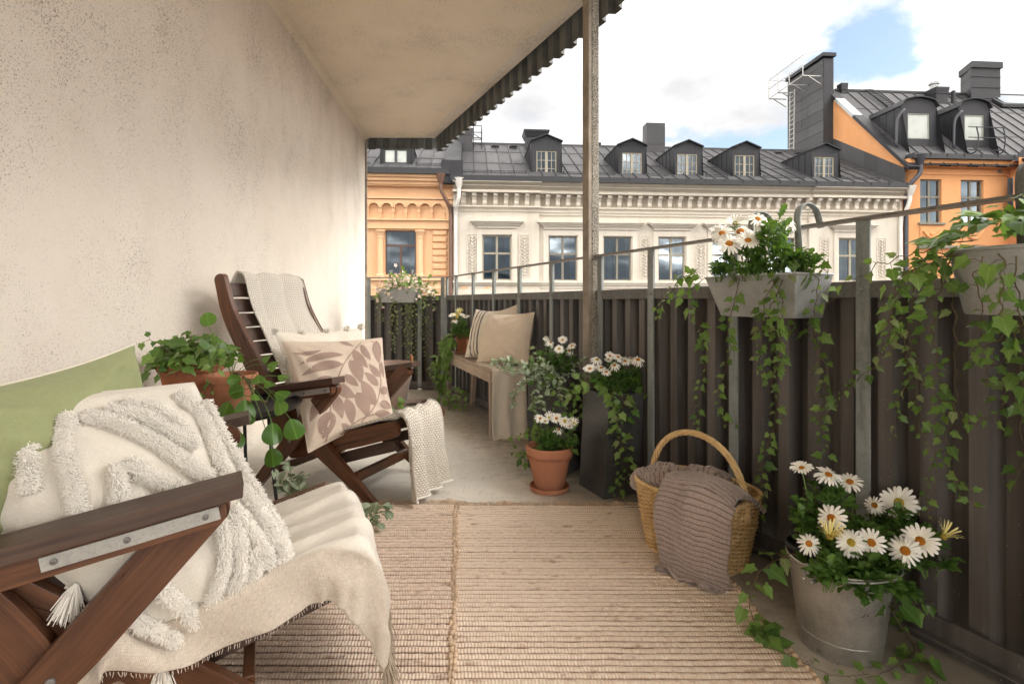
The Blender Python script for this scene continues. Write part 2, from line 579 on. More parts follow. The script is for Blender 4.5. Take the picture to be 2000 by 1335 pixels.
    M['wood'] = wood('chair_wood', (0.042, 0.0145, 0.0065), (0.155, 0.058, 0.022), 0.33, 0.2, (0.19, 0.13, 0.095))
    M['woodgrey'] = wood('slat_wood', (0.038, 0.020, 0.014), (0.095, 0.053, 0.036), 0.48, 0.6, (0.135, 0.098, 0.08))
    M['bench'] = wood('bench_wood', (0.30, 0.22, 0.16), (0.46, 0.355, 0.265), 0.62, 0.85, (0.58, 0.515, 0.435))
    # fence sheet: bronze-brown painted steel
    t = NT('fence_sheet_metal')
    v = t.coord()
    st = t.noise(t.coord(scale=(14, 14, 0.7)), 1.0, 5, 0.6)
    n = t.noise(v, 2.4, 5, 0.62)
    c = t.mix(t.rng(st, 0.3, 0.72), (0.044, 0.039, 0.037), (0.148, 0.134, 0.125))
    c = t.mix(t.rng(n, 0.5, 0.78, 0, 0.55), c, (0.095, 0.070, 0.056))
    fl = t.math('MULTIPLY', t.math('LESS_THAN', t.voro(v, 60), 0.13), t.math('GREATER_THAN', t.noise(v, 9, 2), 0.58))
    c = t.mix(t.math('MULTIPLY', fl, 0.6), c, (0.28, 0.27, 0.26))
    M['sheet'] = t.done(c, t.rng(n, 0.3, 0.7, 0.38, 0.62), t.bump(n, 0.05, 0.01), metal=0.0, spec=0.4)
    # galvanised frame, weathered
    def galv(name, a, b, rust, metal, rough, sc=1.0):
        t = NT(name)
        v = t.coord()
        n = t.noise(v, 7 * sc, 6, 0.65)
        sp = t.voro(v, 70 * sc)
        c = t.mix(t.rng(n, 0.3, 0.7), a, b)
        c = t.mix(t.rng(sp, 0.1, 0.6, 0, 0.25), c, tuple(x * 1.35 for x in b))
        dr = t.noise(t.coord(scale=(45, 45, 5)), 1.0, 4, 0.6)
        c = t.mix(t.rng(dr, 0.5, 0.72, 0, 0.55 if rust > 0.4 else 0.1), c, tuple(x * 0.5 for x in a))
        ru = t.noise(t.coord(scale=(5, 5, 2.0)), 1.6, 6, 0.7)
        c = t.mix(t.rng(ru, 0.56, 0.72, 0, rust), c, (0.075, 0.047, 0.034))
        return t.done(c, t.rng(n, 0.3, 0.7, rough - 0.08, rough + 0.1), t.bump(n, 0.1, 0.003), metal=metal, spec=0.4)
    M['galvpost'] = galv('fence_post_galvanised', (0.17, 0.19, 0.185), (0.275, 0.295, 0.285), 0.5, 0.15, 0.55)
    M['galvdark'] = galv('fence_frame_dark', (0.075, 0.072, 0.066), (0.17, 0.17, 0.16), 0.85, 0.1, 0.6)
    M['rail'] = galv('hand_rail_metal', (0.13, 0.12, 0.105), (0.22, 0.205, 0.185), 0.5, 0.2, 0.5)
    M['zinc'] = galv('zinc_sheet', (0.255, 0.262, 0.258), (0.37, 0.378, 0.37), 0.0, 0.35, 0.5, 1.6)
    M['bucket'] = galv('galvanised_bucket', (0.25, 0.24, 0.215), (0.43, 0.415, 0.38), 0.25, 0.7, 0.34, 2.2)
    M['planter'] = galv('planter_steel', (0.042, 0.042, 0.044), (0.098, 0.096, 0.095), 0.3, 0.35, 0.34, 0.6)
    M['plate'] = galv('steel_plate', (0.28, 0.275, 0.255), (0.42, 0.41, 0.385), 0.12, 0.5, 0.45, 2)
    M['screw'] = plain('screw_steel', (0.2, 0.19, 0.18), 0.4, 0.7)
    M['black'] = plain('black_steel', (0.018, 0.018, 0.02), 0.42, 0.2, 0.5)
    M['fascia'] = plain('fascia_metal', (0.115, 0.12, 0.112), 0.55, 0.1, 0.4, 0.4, 4, 0.1, 20)
    # column: exposed aggregate
    t = NT('column_aggregate')
    v = t.coord()
    a = t.voro(v, 150)
    c = t.mix(t.rng(a, 0.1, 0.6), (0.62, 0.57, 0.49), (0.13, 0.115, 0.09))
    c = t.mix(t.rng(t.noise(v, 5, 5), 0.45, 0.7, 0, 0.6), c, (0.42, 0.385, 0.31))
    M['column'] = t.done(c, 0.85, t.bump(a, 0.6, 0.006), spec=0.3)
    M['columnside'] = plain('column_steel', (0.27, 0.225, 0.175), 0.62, 0.1, 0.4, 0.35, 9, 0.2, 60)
    # terracotta
    t = NT('terracotta')
    v = t.coord()
    n = t.noise(v, 9, 6, 0.65)
    c = t.mix(t.rng(n, 0.3, 0.7), (0.30, 0.105, 0.050), (0.41, 0.160, 0.082))
    c = t.mix(t.math('MULTIPLY', t.rand(), 0.35), c, (0.48, 0.24, 0.15))
    c = t.mix(t.rng(t.noise(v, 3.2, 5), 0.52, 0.75, 0, 0.22), c, (0.50, 0.33, 0.25))
    M['terra'] = t.done(c, 0.82, t.bump(t.math('ADD', n, t.noise(t.coord(scale=(1, 1, 30)), 4, 2)), 0.12, 0.003), spec=0.25)
    M['soil'] = plain('potting_soil', (0.035, 0.024, 0.016), 0.95, 0, 0.2, 0.5, 30, 0.8, 70, 0.01)
    M['pot_black'] = plain('black_plastic', (0.025, 0.028, 0.03), 0.45, 0, 0.5)

    # cloth: weave pattern from the uv (metres)
    def cloth(name, c1, c2, f=500.0, bumpd=0.0015, strength=0.5, sheen=0.25, mott=0.0, slub=0.35, stripes=None, var=9.0, band=None):
        t = NT(name)
        u = t.coord('UV')
        sx = t.node('ShaderNodeSeparateXYZ', {0: u})
        a = t.math('SINE', t.math('MULTIPLY', sx.outputs[0], f * 2 * math.pi))
        b = t.math('SINE', t.math('MULTIPLY', sx.outputs[1], f * 2 * math.pi))
        h = t.math('MULTIPLY', a, b)
        warp = t.noise(t.coord('UV', (520, 60, 1)), 1.0, 3, 0.6)
        weft = t.noise(t.coord('UV', (60, 520, 1)), 1.0, 3, 0.6)
        thr = t.math('ADD', t.math('MULTIPLY', warp, 0.5), t.math('MULTIPLY', weft, 0.5))
        n = t.noise(t.coord('UV'), var, 4, 0.6)
        c = t.mix(t.rng(thr, 0.36, 0.64), c1, c2)
        c = t.mix(t.rng(n, 0.35, 0.7, 0, mott), c, tuple(x * 0.72 for x in c1))
        c = t.mix(t.rng(h, -1, 1, slub * 0.6, 0), c, tuple(x * 0.6 for x in c1))
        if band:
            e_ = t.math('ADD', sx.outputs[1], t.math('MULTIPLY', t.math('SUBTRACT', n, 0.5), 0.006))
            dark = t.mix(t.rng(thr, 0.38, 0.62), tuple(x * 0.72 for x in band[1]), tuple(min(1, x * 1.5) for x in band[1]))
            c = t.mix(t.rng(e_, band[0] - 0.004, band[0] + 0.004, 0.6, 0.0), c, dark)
        if stripes:
            fac = None
            for (p0, p1) in stripes[0]:
                m = t.math('MULTIPLY', t.math('GREATER_THAN', sx.outputs[0], p0), t.math('LESS_THAN', sx.outputs[0], p1))
                fac = m if fac is None else t.math('MAXIMUM', fac, m)
            c = t.mix(t.math('MULTIPLY', fac, 0.85), c, stripes[1])
        hh = t.math('ADD', t.math('MULTIPLY', h, 0.5), t.math('MULTIPLY', thr, 1.3))
        return t.done(c, 0.92, t.bump(hh, strength, bumpd), spec=0.15, sheen=sheen)
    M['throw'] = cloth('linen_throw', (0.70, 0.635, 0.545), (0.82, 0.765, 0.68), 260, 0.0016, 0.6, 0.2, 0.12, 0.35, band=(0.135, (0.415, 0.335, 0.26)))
    M['tuft'] = cloth('tufted_cushion_cover', (0.70, 0.64, 0.55), (0.82, 0.775, 0.69), 240, 0.0016, 0.6, 0.2, 0.1)
    M['yarn'] = plain('tuft_yarn', (0.86, 0.815, 0.74), 0.95, 0, 0.1, 0.06, 20, 0.3, 200, 0.001, 0.3)
    M['fringe'] = plain('fringe_thread', (0.40, 0.325, 0.25), 0.95, 0, 0.1, 0.2, 20)
    M['green'] = cloth('green_cotton', (0.275, 0.30, 0.145), (0.335, 0.36, 0.19), 700, 0.0006, 0.35, 0.15, 0.08, 0.15)
    M['cream'] = cloth('cream_cotton', (0.70, 0.63, 0.53), (0.78, 0.715, 0.62), 600, 0.0008, 0.4, 0.15)
    M['natural'] = cloth('natural_linen', (0.70, 0.57, 0.43), (0.80, 0.68, 0.54), 500, 0.001, 0.4, 0.15, 0.1)
    M['leafbase'] = cloth('printed_linen', (0.55, 0.44, 0.345), (0.68, 0.57, 0.465), 420, 0.001, 0.45, 0.15)
    M['leafprint'] = cloth('print_taupe', (0.30, 0.205, 0.165), (0.40, 0.285, 0.235), 420, 0.001, 0.45, 0.15)
    M['striped'] = cloth('striped_linen', (0.72, 0.63, 0.51), (0.82, 0.74, 0.62), 500, 0.001, 0.4, 0.15, 0.0, 0.35,
                         ([(0.070, 0.090), (0.120, 0.132), (0.158, 0.178)], (0.07, 0.065, 0.075)))
    M['blanket'] = cloth('bench_blanket', (0.72, 0.63, 0.51), (0.84, 0.76, 0.64), 300, 0.0014, 0.5, 0.3, 0.15)
    M['felt'] = plain('felt_taupe', (0.33, 0.235, 0.19), 0.95, 0, 0.15, 0.1, 12, 0.3, 150, 0.002, 0.3)
    M['leather'] = plain('tan_leather', (0.36, 0.16, 0.06), 0.5, 0, 0.4)
    # knitted cream throw: rows of moss stitch
    def knit(name, c1, c2, fu, fv, bd, fuzz=0.2):
        t = NT(name)
        u = t.coord('UV')
        sx = t.node('ShaderNodeSeparateXYZ', {0: u})
        row = t.math('FLOOR', t.math('MULTIPLY', sx.outputs[1], fv))
        uu = t.math('ADD', t.math('MULTIPLY', sx.outputs[0], fu), t.math('MULTIPLY', row, 0.5))
        a = t.math('ABSOLUTE', t.math('SINE', t.math('MULTIPLY', uu, math.pi)))
        b = t.math('ABSOLUTE', t.math('SINE', t.math('MULTIPLY', t.math('MULTIPLY', sx.outputs[1], fv), math.pi)))
        h = t.math('POWER', t.math('MULTIPLY', a, b), 0.6)
        h2 = t.math('ADD', h, t.math('MULTIPLY', t.noise(t.coord('UV'), 700, 3), fuzz))
        c = t.mix(t.rng(h, 0.05, 0.6), c1, c2)
        return t.done(c, 0.95, t.bump(h2, 0.9, bd), spec=0.12, sheen=0.3)
    M['knit'] = knit('cream_knit', (0.60, 0.52, 0.42), (0.86, 0.80, 0.70), 76, 84, 0.008)
    t = NT('mohair_rib')
    v = t.coord()
    n = t.noise(v, 160, 4, 0.7)
    n2 = t.noise(v, 18, 3)
    geo = t.node('ShaderNodeNewGeometry')
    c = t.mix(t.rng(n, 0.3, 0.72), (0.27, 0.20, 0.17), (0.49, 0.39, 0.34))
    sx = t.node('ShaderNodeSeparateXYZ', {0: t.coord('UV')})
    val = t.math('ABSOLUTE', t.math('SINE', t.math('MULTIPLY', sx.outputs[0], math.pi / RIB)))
    c = t.mix(t.rng(t.math('ADD', val, t.math('MULTIPLY', n, 0.25)), 0.2, 0.62, 0.85, 0.0), c, (0.085, 0.057, 0.047))  # crease shade between the ribs painted dark into the yarn colour
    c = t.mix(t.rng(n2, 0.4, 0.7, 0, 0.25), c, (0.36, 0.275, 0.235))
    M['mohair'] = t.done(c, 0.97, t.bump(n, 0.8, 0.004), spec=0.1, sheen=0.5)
    # wicker
    t = NT('wicker')
    v = t.coord()
    n = t.noise(v, 24, 4)
    geo = t.node('ShaderNodeNewGeometry')
    c = t.mix(t.rng(n, 0.3, 0.7), (0.54, 0.34, 0.145), (0.76, 0.54, 0.27))
    M['wicker'] = t.done(c, 0.5, t.bump(t.noise(v, 160, 3), 0.2, 0.001), spec=0.4)
    # jute rug: colour by row and by yarn
    def jute(name, a, b, dk, df):
        t = NT(name)
        u = t.coord('UV')
        sx = t.node('ShaderNodeSeparateXYZ', {0: u})
        row = t.node('ShaderNodeTexWhiteNoise', {1: t.math('FLOOR', sx.outputs[1])}, noise_dimensions='1D').outputs[0]
        y = t.noise(t.coord('UV', (90, 1, 1)), 1.0, 4, 0.7)
        y2 = t.noise(t.coord('UV', (9, 0.6, 1)), 1.0, 3, 0.6)
        fr = t.math('FRACT', sx.outputs[1])
        c = t.mix(t.rng(row, 0, 1, 0.1, 0.9), a, b)
        c = t.mix(t.rng(y, 0.35, 0.68, 0.0, 0.75), c, (0.86, 0.75, 0.62))
        c = t.mix(t.rng(y2, 0.6, 0.72, 0, 0.6), c, dk)
        edge = t.rng(t.math('ABSOLUTE', t.math('SUBTRACT', fr, 0.5)), 0.30, 0.455)
        c = t.mix(t.math('MULTIPLY', edge, df), c, dk)
        st = t.math('GREATER_THAN', t.node('ShaderNodeTexWhiteNoise', {1: t.math('ADD', t.math('FLOOR', sx.outputs[1]), 37.7)}, noise_dimensions='1D').outputs[0], 0.985)
        st = t.math('MULTIPLY', st, t.math('GREATER_THAN', t.noise(t.coord('UV', (1.6, 1, 1)), 1.0, 1), 0.55))
        c = t.mix(t.math('MULTIPLY', st, 0.7), c, (0.06, 0.05, 0.05))
        tw = t.math('SINE', t.math('MULTIPLY', t.math('ADD', sx.outputs[0], t.math('MULTIPLY', sx.outputs[1], 0.0035)), 2 * math.pi * 105))
        h = t.math('ADD', t.math('MULTIPLY', tw, 0.35), y)
        return t.done(c, 0.95, t.bump(h, 0.7, 0.004), spec=0.12)
    M['jute'] = jute('jute_rug', (0.70, 0.535, 0.41), (0.82, 0.66, 0.53), (0.23, 0.11, 0.06), 1.0)
    M['jutedark'] = jute('jute_rug_brown', (0.62, 0.445, 0.335), (0.75, 0.57, 0.45), (0.115, 0.045, 0.026), 1.0)
    M['jutecord'] = plain('jute_cord', (0.58, 0.43, 0.30), 0.95, 0, 0.1, 0.35, 25, 0.5, 120, 0.002)
    # plants
    M['ivy'] = leafmat('ivy_leaf', (0.046, 0.112, 0.022), (0.150, 0.255, 0.055), rough=0.36)
    M['ivylight'] = leafmat('ivy_leaf_young', (0.095, 0.185, 0.03), (0.20, 0.31, 0.075), pale=(0.40, 0.45, 0.24), rough=0.45)
    M['ivydry'] = leafmat('ivy_leaf_variegated', (0.13, 0.17, 0.06), (0.22, 0.26, 0.11), pale=(0.44, 0.44, 0.26), rough=0.5)
    M['daisyleaf'] = leafmat('daisy_leaf', (0.048, 0.120, 0.022), (0.120, 0.225, 0.048), rough=0.42, trans=0.3)
    M['silver'] = leafmat('silver_leaf', (0.20, 0.25, 0.16), (0.36, 0.41, 0.29), rough=0.6, trans=0.2, pale=(0.5, 0.54, 0.42))
    M['pilea'] = leafmat('pilea_leaf', (0.045, 0.125, 0.018), (0.125, 0.245, 0.042), rough=0.32, trans=0.35)
    M['stem'] = plain('vine_stem', (0.115, 0.085, 0.045), 0.75, 0, 0.3, 0.4, 12)
    M['stemgreen'] = plain('green_stem', (0.11, 0.18, 0.045), 0.6, 0, 0.3, 0.3, 12)
    t = NT('petal_white')
    uv = t.coord('UV')
    sx = t.node('ShaderNodeSeparateXYZ', {0: uv})
    c = t.mix(t.rng(sx.outputs[0], 0.0, 0.5, 0.5, 0.0), (0.86, 0.84, 0.78), (0.80, 0.77, 0.52))
    c = t.mix(t.rng(t.noise(t.coord('UV', (1, 9, 1)), 3, 3), 0.5, 0.8, 0, 0.25), c, (0.72, 0.69, 0.62))
    t.b.inputs['Subsurface Weight'].default_value = 0.0
    M['petal'] = t.done(c, 0.6, None, spec=0.3)
    t = NT('petal_yellow')
    sx = t.node('ShaderNodeSeparateXYZ', {0: t.coord('UV')})
    M['petalyellow'] = t.done(t.mix(sx.outputs[0], (0.70, 0.58, 0.16), (0.86, 0.78, 0.40)), 0.6, spec=0.3)
    M['petalpink'] = plain('petal_pink', (0.80, 0.62, 0.53), 0.6, 0, 0.3, 0.15, 40)
    M['disc'] = plain('daisy_disc', (0.55, 0.20, 0.022), 0.85, 0, 0.2, 0.35, 160, 0.8, 500, 0.004)
    M['discyellow'] = plain('daisy_disc_yellow', (0.52, 0.38, 0.05), 0.85, 0, 0.2, 0.35, 160, 0.8, 500, 0.004)
    # facades and roofs
    def plaster(name, a, b, dirt, da=0.3):
        t = NT(name)
        v = t.coord()
        n = t.noise(v, 0.5, 6, 0.6)
        c = t.mix(t.rng(n, 0.3, 0.7), a, b)
        s_ = t.noise(t.coord(scale=(2.2, 2.2, 0.35)), 1.0, 6, 0.65)
        c = t.mix(t.rng(s_, 0.5, 0.78, 0, da), c, dirt)
        return t.done(c, 0.9, t.bump(t.noise(v, 7, 5, 0.65), 0.12, 0.02), spec=0.2)
    M['fac_white'] = plaster('cream_plaster', (0.54, 0.485, 0.405), (0.59, 0.535, 0.455), (0.40, 0.335, 0.265), 0.5)
    M['fac_shade'] = plaster('cream_plaster_niche_shade', (0.31, 0.262, 0.203), (0.36, 0.305, 0.24), (0.29, 0.24, 0.185))  # darker copy of the cream plaster, niche shade put into the colour
    M['fac_orange'] = plaster('apricot_plaster', (0.62, 0.375, 0.205), (0.67, 0.42, 0.245), (0.52, 0.30, 0.165))
    M['fac_orange2'] = plaster('orange_plaster', (0.58, 0.27, 0.11), (0.63, 0.315, 0.145), (0.50, 0.245, 0.12), 0.4)
    M['fac_trim'] = plaster('pale_orange_trim', (0.64, 0.40, 0.225), (0.69, 0.44, 0.265), (0.55, 0.34, 0.185))
    def roofm(name, a, b):
        t = NT(name)
        v = t.coord()
        r = t.rand()
        n = t.noise(v, 0.9, 6, 0.65)
        c = t.mix(t.rng(n, 0.3, 0.7), a, b)
        c = t.mix(t.math('MULTIPLY', r, 0.45), c, tuple(x * 1.5 for x in b))
        return t.done(c, t.rng(n, 0.3, 0.7, 0.55, 0.75), t.bump(t.noise(v, 3, 3), 0.08, 0.02), metal=0.0, spec=0.3)
    M['roof'] = roofm('roof_sheet', (0.035, 0.034, 0.036), (0.060, 0.058, 0.060))
    M['roofdark'] = roofm('roof_sheet_dark', (0.017, 0.017, 0.019), (0.029, 0.029, 0.031))
    M['gutter'] = plain('gutter_dark', (0.016, 0.016, 0.018), 0.5, 0.1, 0.5, 0.25, 2)
    M['frame_beige'] = plain('window_frame_beige', (0.27, 0.24, 0.18), 0.55)
    M['frame_olive'] = plain('window_frame_olive', (0.17, 0.155, 0.12), 0.55)
    M['frame_brown'] = plain('window_frame_brown', (0.085, 0.042, 0.032), 0.5)
    M['frame_dark'] = plain('window_frame_dark', (0.03, 0.03, 0.034), 0.45)
    M['frame_light'] = plain('window_frame_light', (0.26, 0.27, 0.23), 0.5)
    M['pipe_white'] = plain('pipe_white', (0.60, 0.57, 0.52), 0.5)
    M['pipe_brown'] = plain('pipe_brown', (0.14, 0.075, 0.05), 0.5)
    M['pipe_dark'] = plain('pipe_dark', (0.045, 0.045, 0.055), 0.45)
    M['room'] = plain('dark_room', (0.075, 0.075, 0.078), 0.9)
    M['curtain'] = plain('net_curtain', (0.24, 0.235, 0.225), 0.9, 0, 0.1, 0.15, 3)
    M['curtain_blue'] = plain('blue_curtain', (0.10, 0.15, 0.19), 0.9, 0, 0.1, 0.2, 3)
    t = NT('window_glass')
    t.t.nodes.remove(t.b)
    gl = t.node('ShaderNodeBsdfGlossy', {'Color': (0.5, 0.55, 0.6), 'Roughness': 0.03})
    tr = t.node('ShaderNodeBsdfTransparent', {'Color': (0.62, 0.7, 0.74)})
    ms = t.node('ShaderNodeMixShader', {0: t.rng(t.node('ShaderNodeLayerWeight', {'Blend': 0.4}).outputs['Facing'], 0, 1, 0.10, 0.7)})
    t.t.links.new(tr.outputs[0], ms.inputs[1]); t.t.links.new(gl.outputs[0], ms.inputs[2]); t.t.links.new(ms.outputs[0], t.out.inputs[0])
    M['glass'] = t.m
    M['skyglass'] = plain('roof_window_glass', (0.16, 0.20, 0.23), 0.06, 0.6, 0.8, 0.1)
    M['paleglass'] = plain('pale_blind_and_painted_reflection', (0.40, 0.42, 0.38), 0.12, 0.0, 0.6, 0.15, 1.5)
    M['asphalt'] = plain('asphalt', (0.05, 0.05, 0.052), 0.9, 0, 0.2, 0.2, 0.4)
    return M


M = build_materials()

# ------------------------------------------------------------------ the balcony itself
GZ = -15.0                                  # street level
mb = MB(); mb.box(-300, 300, -250, 400, GZ - 0.5, GZ)
props(mb.build('street', M['asphalt']), kind='structure', label='grey street far below the balcony')


def fence_pt(L, out=0.0, z=0.0):
    """point on the parapet line: L metres from the far corner towards the camera, out metres outside it"""
    return Vector((-0.7457 + 0.4027 * L + 0.9153 * out, 6.03 - 0.9153 * L + 0.4027 * out, z))


def build_shell():
    # floor slab: from the wall to just outside the parapet
    a = fence_pt(-0.12, 0.006); b = fence_pt(10.0, 0.006)
    poly = [(-2.30, 7.7), (-1.75, 6.45), (a.x, a.y + 0.1), (b.x, b.y), (-1.1, b.y)]
    mb = MB()
    n = len(poly)
    mb.add([(x, y, 0) for x, y in poly] + [(x, y, -0.22) for x, y in poly],
           [tuple(range(n))] + [tuple(range(2 * n - 1, n - 1, -1))] + [(i, (i + 1) % n, n + (i + 1) % n, n + i)[::-1] for i in range(n)])
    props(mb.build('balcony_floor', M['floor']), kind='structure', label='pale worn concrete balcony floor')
    # rendered wall on the left, 7.6 m deep from the camera
    t = thing('balcony_wall', 'long cream rendered wall with dark pitted specks behind the two wooden armchairs', 'wall', (-2.0, 5.0, 0))
    p0 = Vector((-2.08, 7.6)); d = Vector((-0.0686, 1.0))
    p1 = p0 - d * 13.5
    nl = Vector((-1, -0.0686)).normalized() * 0.30
    mb = MB()
    q = [p1, p0, p0 + nl, p1 + nl]
    mb.hexa([(v.x, v.y, -0.22) for v in q] + [(v.x, v.y, 3.5) for v in q])
    mb.build('render', M['wall'], t, shift=(2.0, -5.0, 0))
    # soft coved fillet along the foot and the head of the wall
    for nm, zc, sg, mt in (('foot_fillet', 0.0, 1, M['floor']), ('head_fillet', 3.295, -1, M['ceil'])):
        mb = MB()
        P = []
        for k in range(60):
            s_ = k / 59
            c = p1.lerp(p0, s_)
            w = 0.045 + 0.012 * nz(s_ * 40, sg, 0.3)
            row = []
            for j in range(5):
                a_ = j / 4 * math.pi / 2
                row.append((c.x + 1.5 * w * (1 - math.sin(a_)) - 0.002, c.y, zc + sg * (w * (1 - math.cos(a_)) - 0.002)))
            P.append(row)
        mb.grid(P)
        mb.build(nm, mt, t, smooth=True, shift=(2.0, -5.0, 0))
    mb = MB(); mb.beam((p0.x + 0.005, p0.y + 0.02, -0.1), (p0.x + 0.005, p0.y + 0.02, 3.3), 0.03, 0.04)
    mb.build('edge_strip', M['columnside'], t, shift=(2.0, -5.0, 0))
    # ceiling slab
    c0 = Vector((-1.085, 7.6)); cd = Vector((0.482, -1.0))
    c1 = c0 + cd * 11.5
    poly = [(-2.45, 7.6), (c0.x, c0.y), (c1.x, c1.y), (-1.4, c1.y)]
    mb = MB(); n = 4
    mb.add([(x, y, 3.3) for x, y in poly] + [(x, y, 3.52) for x, y in poly],
           [tuple(range(n)), tuple(range(2 * n - 1, n - 1, -1))] + [(i, (i + 1) % n, n + (i + 1) % n, n + i) for i in range(n)])
    props(mb.build('ceiling', M['ceil'], bevel=0.02), kind='structure', label='sloping-edged tan rendered ceiling over the balcony')
    # patched, lighter render along the outer ceiling edge
    mb = MB()
    inn = Vector((-1.0, -0.482)).normalized()
    P = []
    for k in range(120):
        s_ = k / 119 * 9.5
        c = c0 + cd * s_ + inn * 0.01
        w = 0.13 + 0.06 * nz(s_ * 1.7, 2.0) + 0.03 * nz(s_ * 6, 5.0)
        w *= 1.0 if s_ < 7 else 0.6
        e = c + inn * w
        P.append([(c.x, c.y, 3.297), ((c.x + e.x) / 2, (c.y + e.y) / 2, 3.2955), (e.x, e.y, 3.2995)])
    mb.grid(P, flip=True)
    o = mb.build('ceiling_edge_patch', M['wall'], fixn=False)
    props(o, kind='structure', label='pale patched band of render along the ceiling edge')
    # corrugated fascia strip hanging at the ceiling edge
    t = thing('corrugated_fascia', 'dark corrugated metal fascia strip hanging from the ceiling edge', 'fascia', (c0.x, c0.y, 3.3))
    def corr(start, dirv, length, outv, z0, z1, period=0.20, depth=0.05):
        mb = MB()
        m = int(length / period)
        prof = []
        for k in range(m):
            b_ = k * period
            prof += [(b_, 0), (b_ + period * 0.40, 0), (b_ + period * 0.5, depth), (b_ + period * 0.9, depth)]
        prof.append((m * period, 0))
        P = []
        for z in (z0, z1):
            P.append([(start.x + dirv.x * a + outv.x * o_, start.y + dirv.y * a + outv.y * o_, z) for a, o_ in prof])
        mb.grid(P)
        return mb
    cdn = cd.normalized(); co = Vector((1.0, 0.482)).normalized()
    corr(c0 + co * 0.02, cdn, 12.0, co, 3.10, 3.50).build('corrugated_sheet', M['fascia'], t, solid=0.006, shift=(-c0.x, -c0.y, -3.3), fixn=False)
    corr(c0 + Vector((0.03, 0.05)), Vector((-1, 0)), 1.3, Vector((0, 1)), 3.17, 3.50).build('corrugated_sheet', M['fascia'], t, solid=0.006, shift=(-c0.x, -c0.y, -3.3), fixn=False)
    # square column at the parapet
    cx, cy = 0.473, 3.235
    t = thing('concrete_post', 'tall rough speckled post rising from the parapet to the roof edge', 'post', (cx, cy, 0), R(-66.25 + 90))
    mb = MB(); mb.box(-0.012, 0.036, -0.036, 0.036, 0, 3.6); mb.build('aggregate_core', M['column'], t, bevel=0.004)
    mb = MB(); mb.box(-0.036, -0.0125, -0.034, 0.034, 0, 3.6); mb.build('steel_side', M['columnside'], t, bevel=0.003)


build_shell()


def corr_panel(L0, L1, z0, z1, depth=0.052, period=0.124, y0=0.028):
    """trapezoid sheet between two posts, local x along the fence, y outwards"""
    mb = MB()
    prof = []
    k = math.floor(L0 / period)
    while k * period < L1 + period:
        b = k * period
        for f, d in ((0, 0), (0.36, 0), (0.48, 1), (0.88, 1)):
            prof.append((b + f * period, d * depth))
        k += 1
    pts = []
    def at(x):
        for (xa, ya), (xb, yb) in zip(prof, prof[1:]):
            if xa <= x <= xb: return ya + (yb - ya) * (x - xa) / (xb - xa)
        return 0
    xs = [L0] + [x for x, _ in prof if L0 + 1e-4 < x < L1 - 1e-4] + [L1]
    row0 = [(x, y0 + at(x), z0) for x in xs]
    row1 = [(x, y0 + at(x), z1) for x in xs]
    mb.grid([row0, row1])
    return mb


def build_fence(name, label, loc, rot, posts, Lmin, Lmax, skip_rail=()):
    t = thing(name, label, 'fence', loc, rot)
    for k, L in enumerate(posts):
        mb = MB()
        mb.box(L - 0.023, L + 0.023, 0.002, 0.010, 0.012, 1.262)
        mb.box(L - 0.004, L + 0.004, 0.0105, 0.030, 0.012, 1.262)
        mb.build('post', M['galvpost'], t, bevel=0.0015)
    bo = MB(); bo.lathe([(0.0085, 0), (0.0085, 0.003), (0.006, 0.006), (0.0, 0.007)], 8)
    bme = bo.mesh('bolt', [M['galvpost']], smooth=True, sharp=30)
    for k, L in enumerate(posts):
        for z in (1.04, 0.065): inst('bolt', bme, t, Matrix.Translation((L, 0.0018, z)) @ Matrix.Rotation(R(90), 4, 'X'))
    ed = [Lmin] + [p for p in posts if Lmin + 0.05 < p < Lmax - 0.05] + [Lmax]
    for a, b in zip(ed, ed[1:]):
        mb = corr_panel(a - 0.012, b + 0.010, 0.055, 1.045)
        mb.build('corrugated_panel', M['sheet'], t, solid=0.003, fixn=False)
        mb = MB()
        mb.box(a + 0.024, b - 0.024, 0.003, 0.011, 1.012, 1.064)
        mb.box(a + 0.001, b - 0.001, 0.0115, 0.085, 1.058, 1.066)
        mb.build('top_frame', M['galvdark'], t, bevel=0.0015)
        mb = MB()
        mb.box(a + 0.024, b - 0.024, 0.0, 0.009, -0.02, 0.092)
        mb.box(a + 0.001, b - 0.001, -0.028, -0.0005, 0.030, 0.037)
        mb.build('bottom_frame', M['sheet'], t, bevel=0.0015)
        mb = MB()
        mb.add([(a, -0.012, 1.264), (b, -0.012, 1.264), (b, 0.034, 1.264), (a, 0.034, 1.264), (a, -0.012, 1.274), (b, -0.012, 1.274), (b, 0.034, 1.280), (a, 0.034, 1.280)],
               [(0, 3, 2, 1), (4, 5, 6, 7), (0, 1, 5, 4), (1, 2, 6, 5), (2, 3, 7, 6), (3, 0, 4, 7)])
        mb.build('hand_rail', M['rail'], t)
    return t


posts = [0.02] + [4.678 - 0.541 * k for k in range(8, -8, -1)]
posts = [p if abs(p - 3.055) > 0.05 else 3.125 for p in posts]
FENCE = build_fence('parapet_fence', 'dark corrugated steel parapet with grey posts and handrail along the right side', fence_pt(0), math.atan2(-0.9153, 0.4027), posts, 0.0, 8.46)
E_LEN = 0.94
e_ang = R(-9.0)
e_loc = Vector((-0.752, 6.045, 0)) - Vector((math.cos(e_ang), math.sin(e_ang), 0)) * E_LEN
build_fence('end_fence', 'short corrugated parapet closing the far end of the balcony', e_loc, e_ang, [0.03, 0.64, E_LEN - 0.03], 0.0, E_LEN)

# ------------------------------------------------------------------ buildings across the street
FA = R(4.4)
FO = Vector((-2.63, 24.0, GZ))
FT = Vector((math.cos(FA), math.sin(FA)))


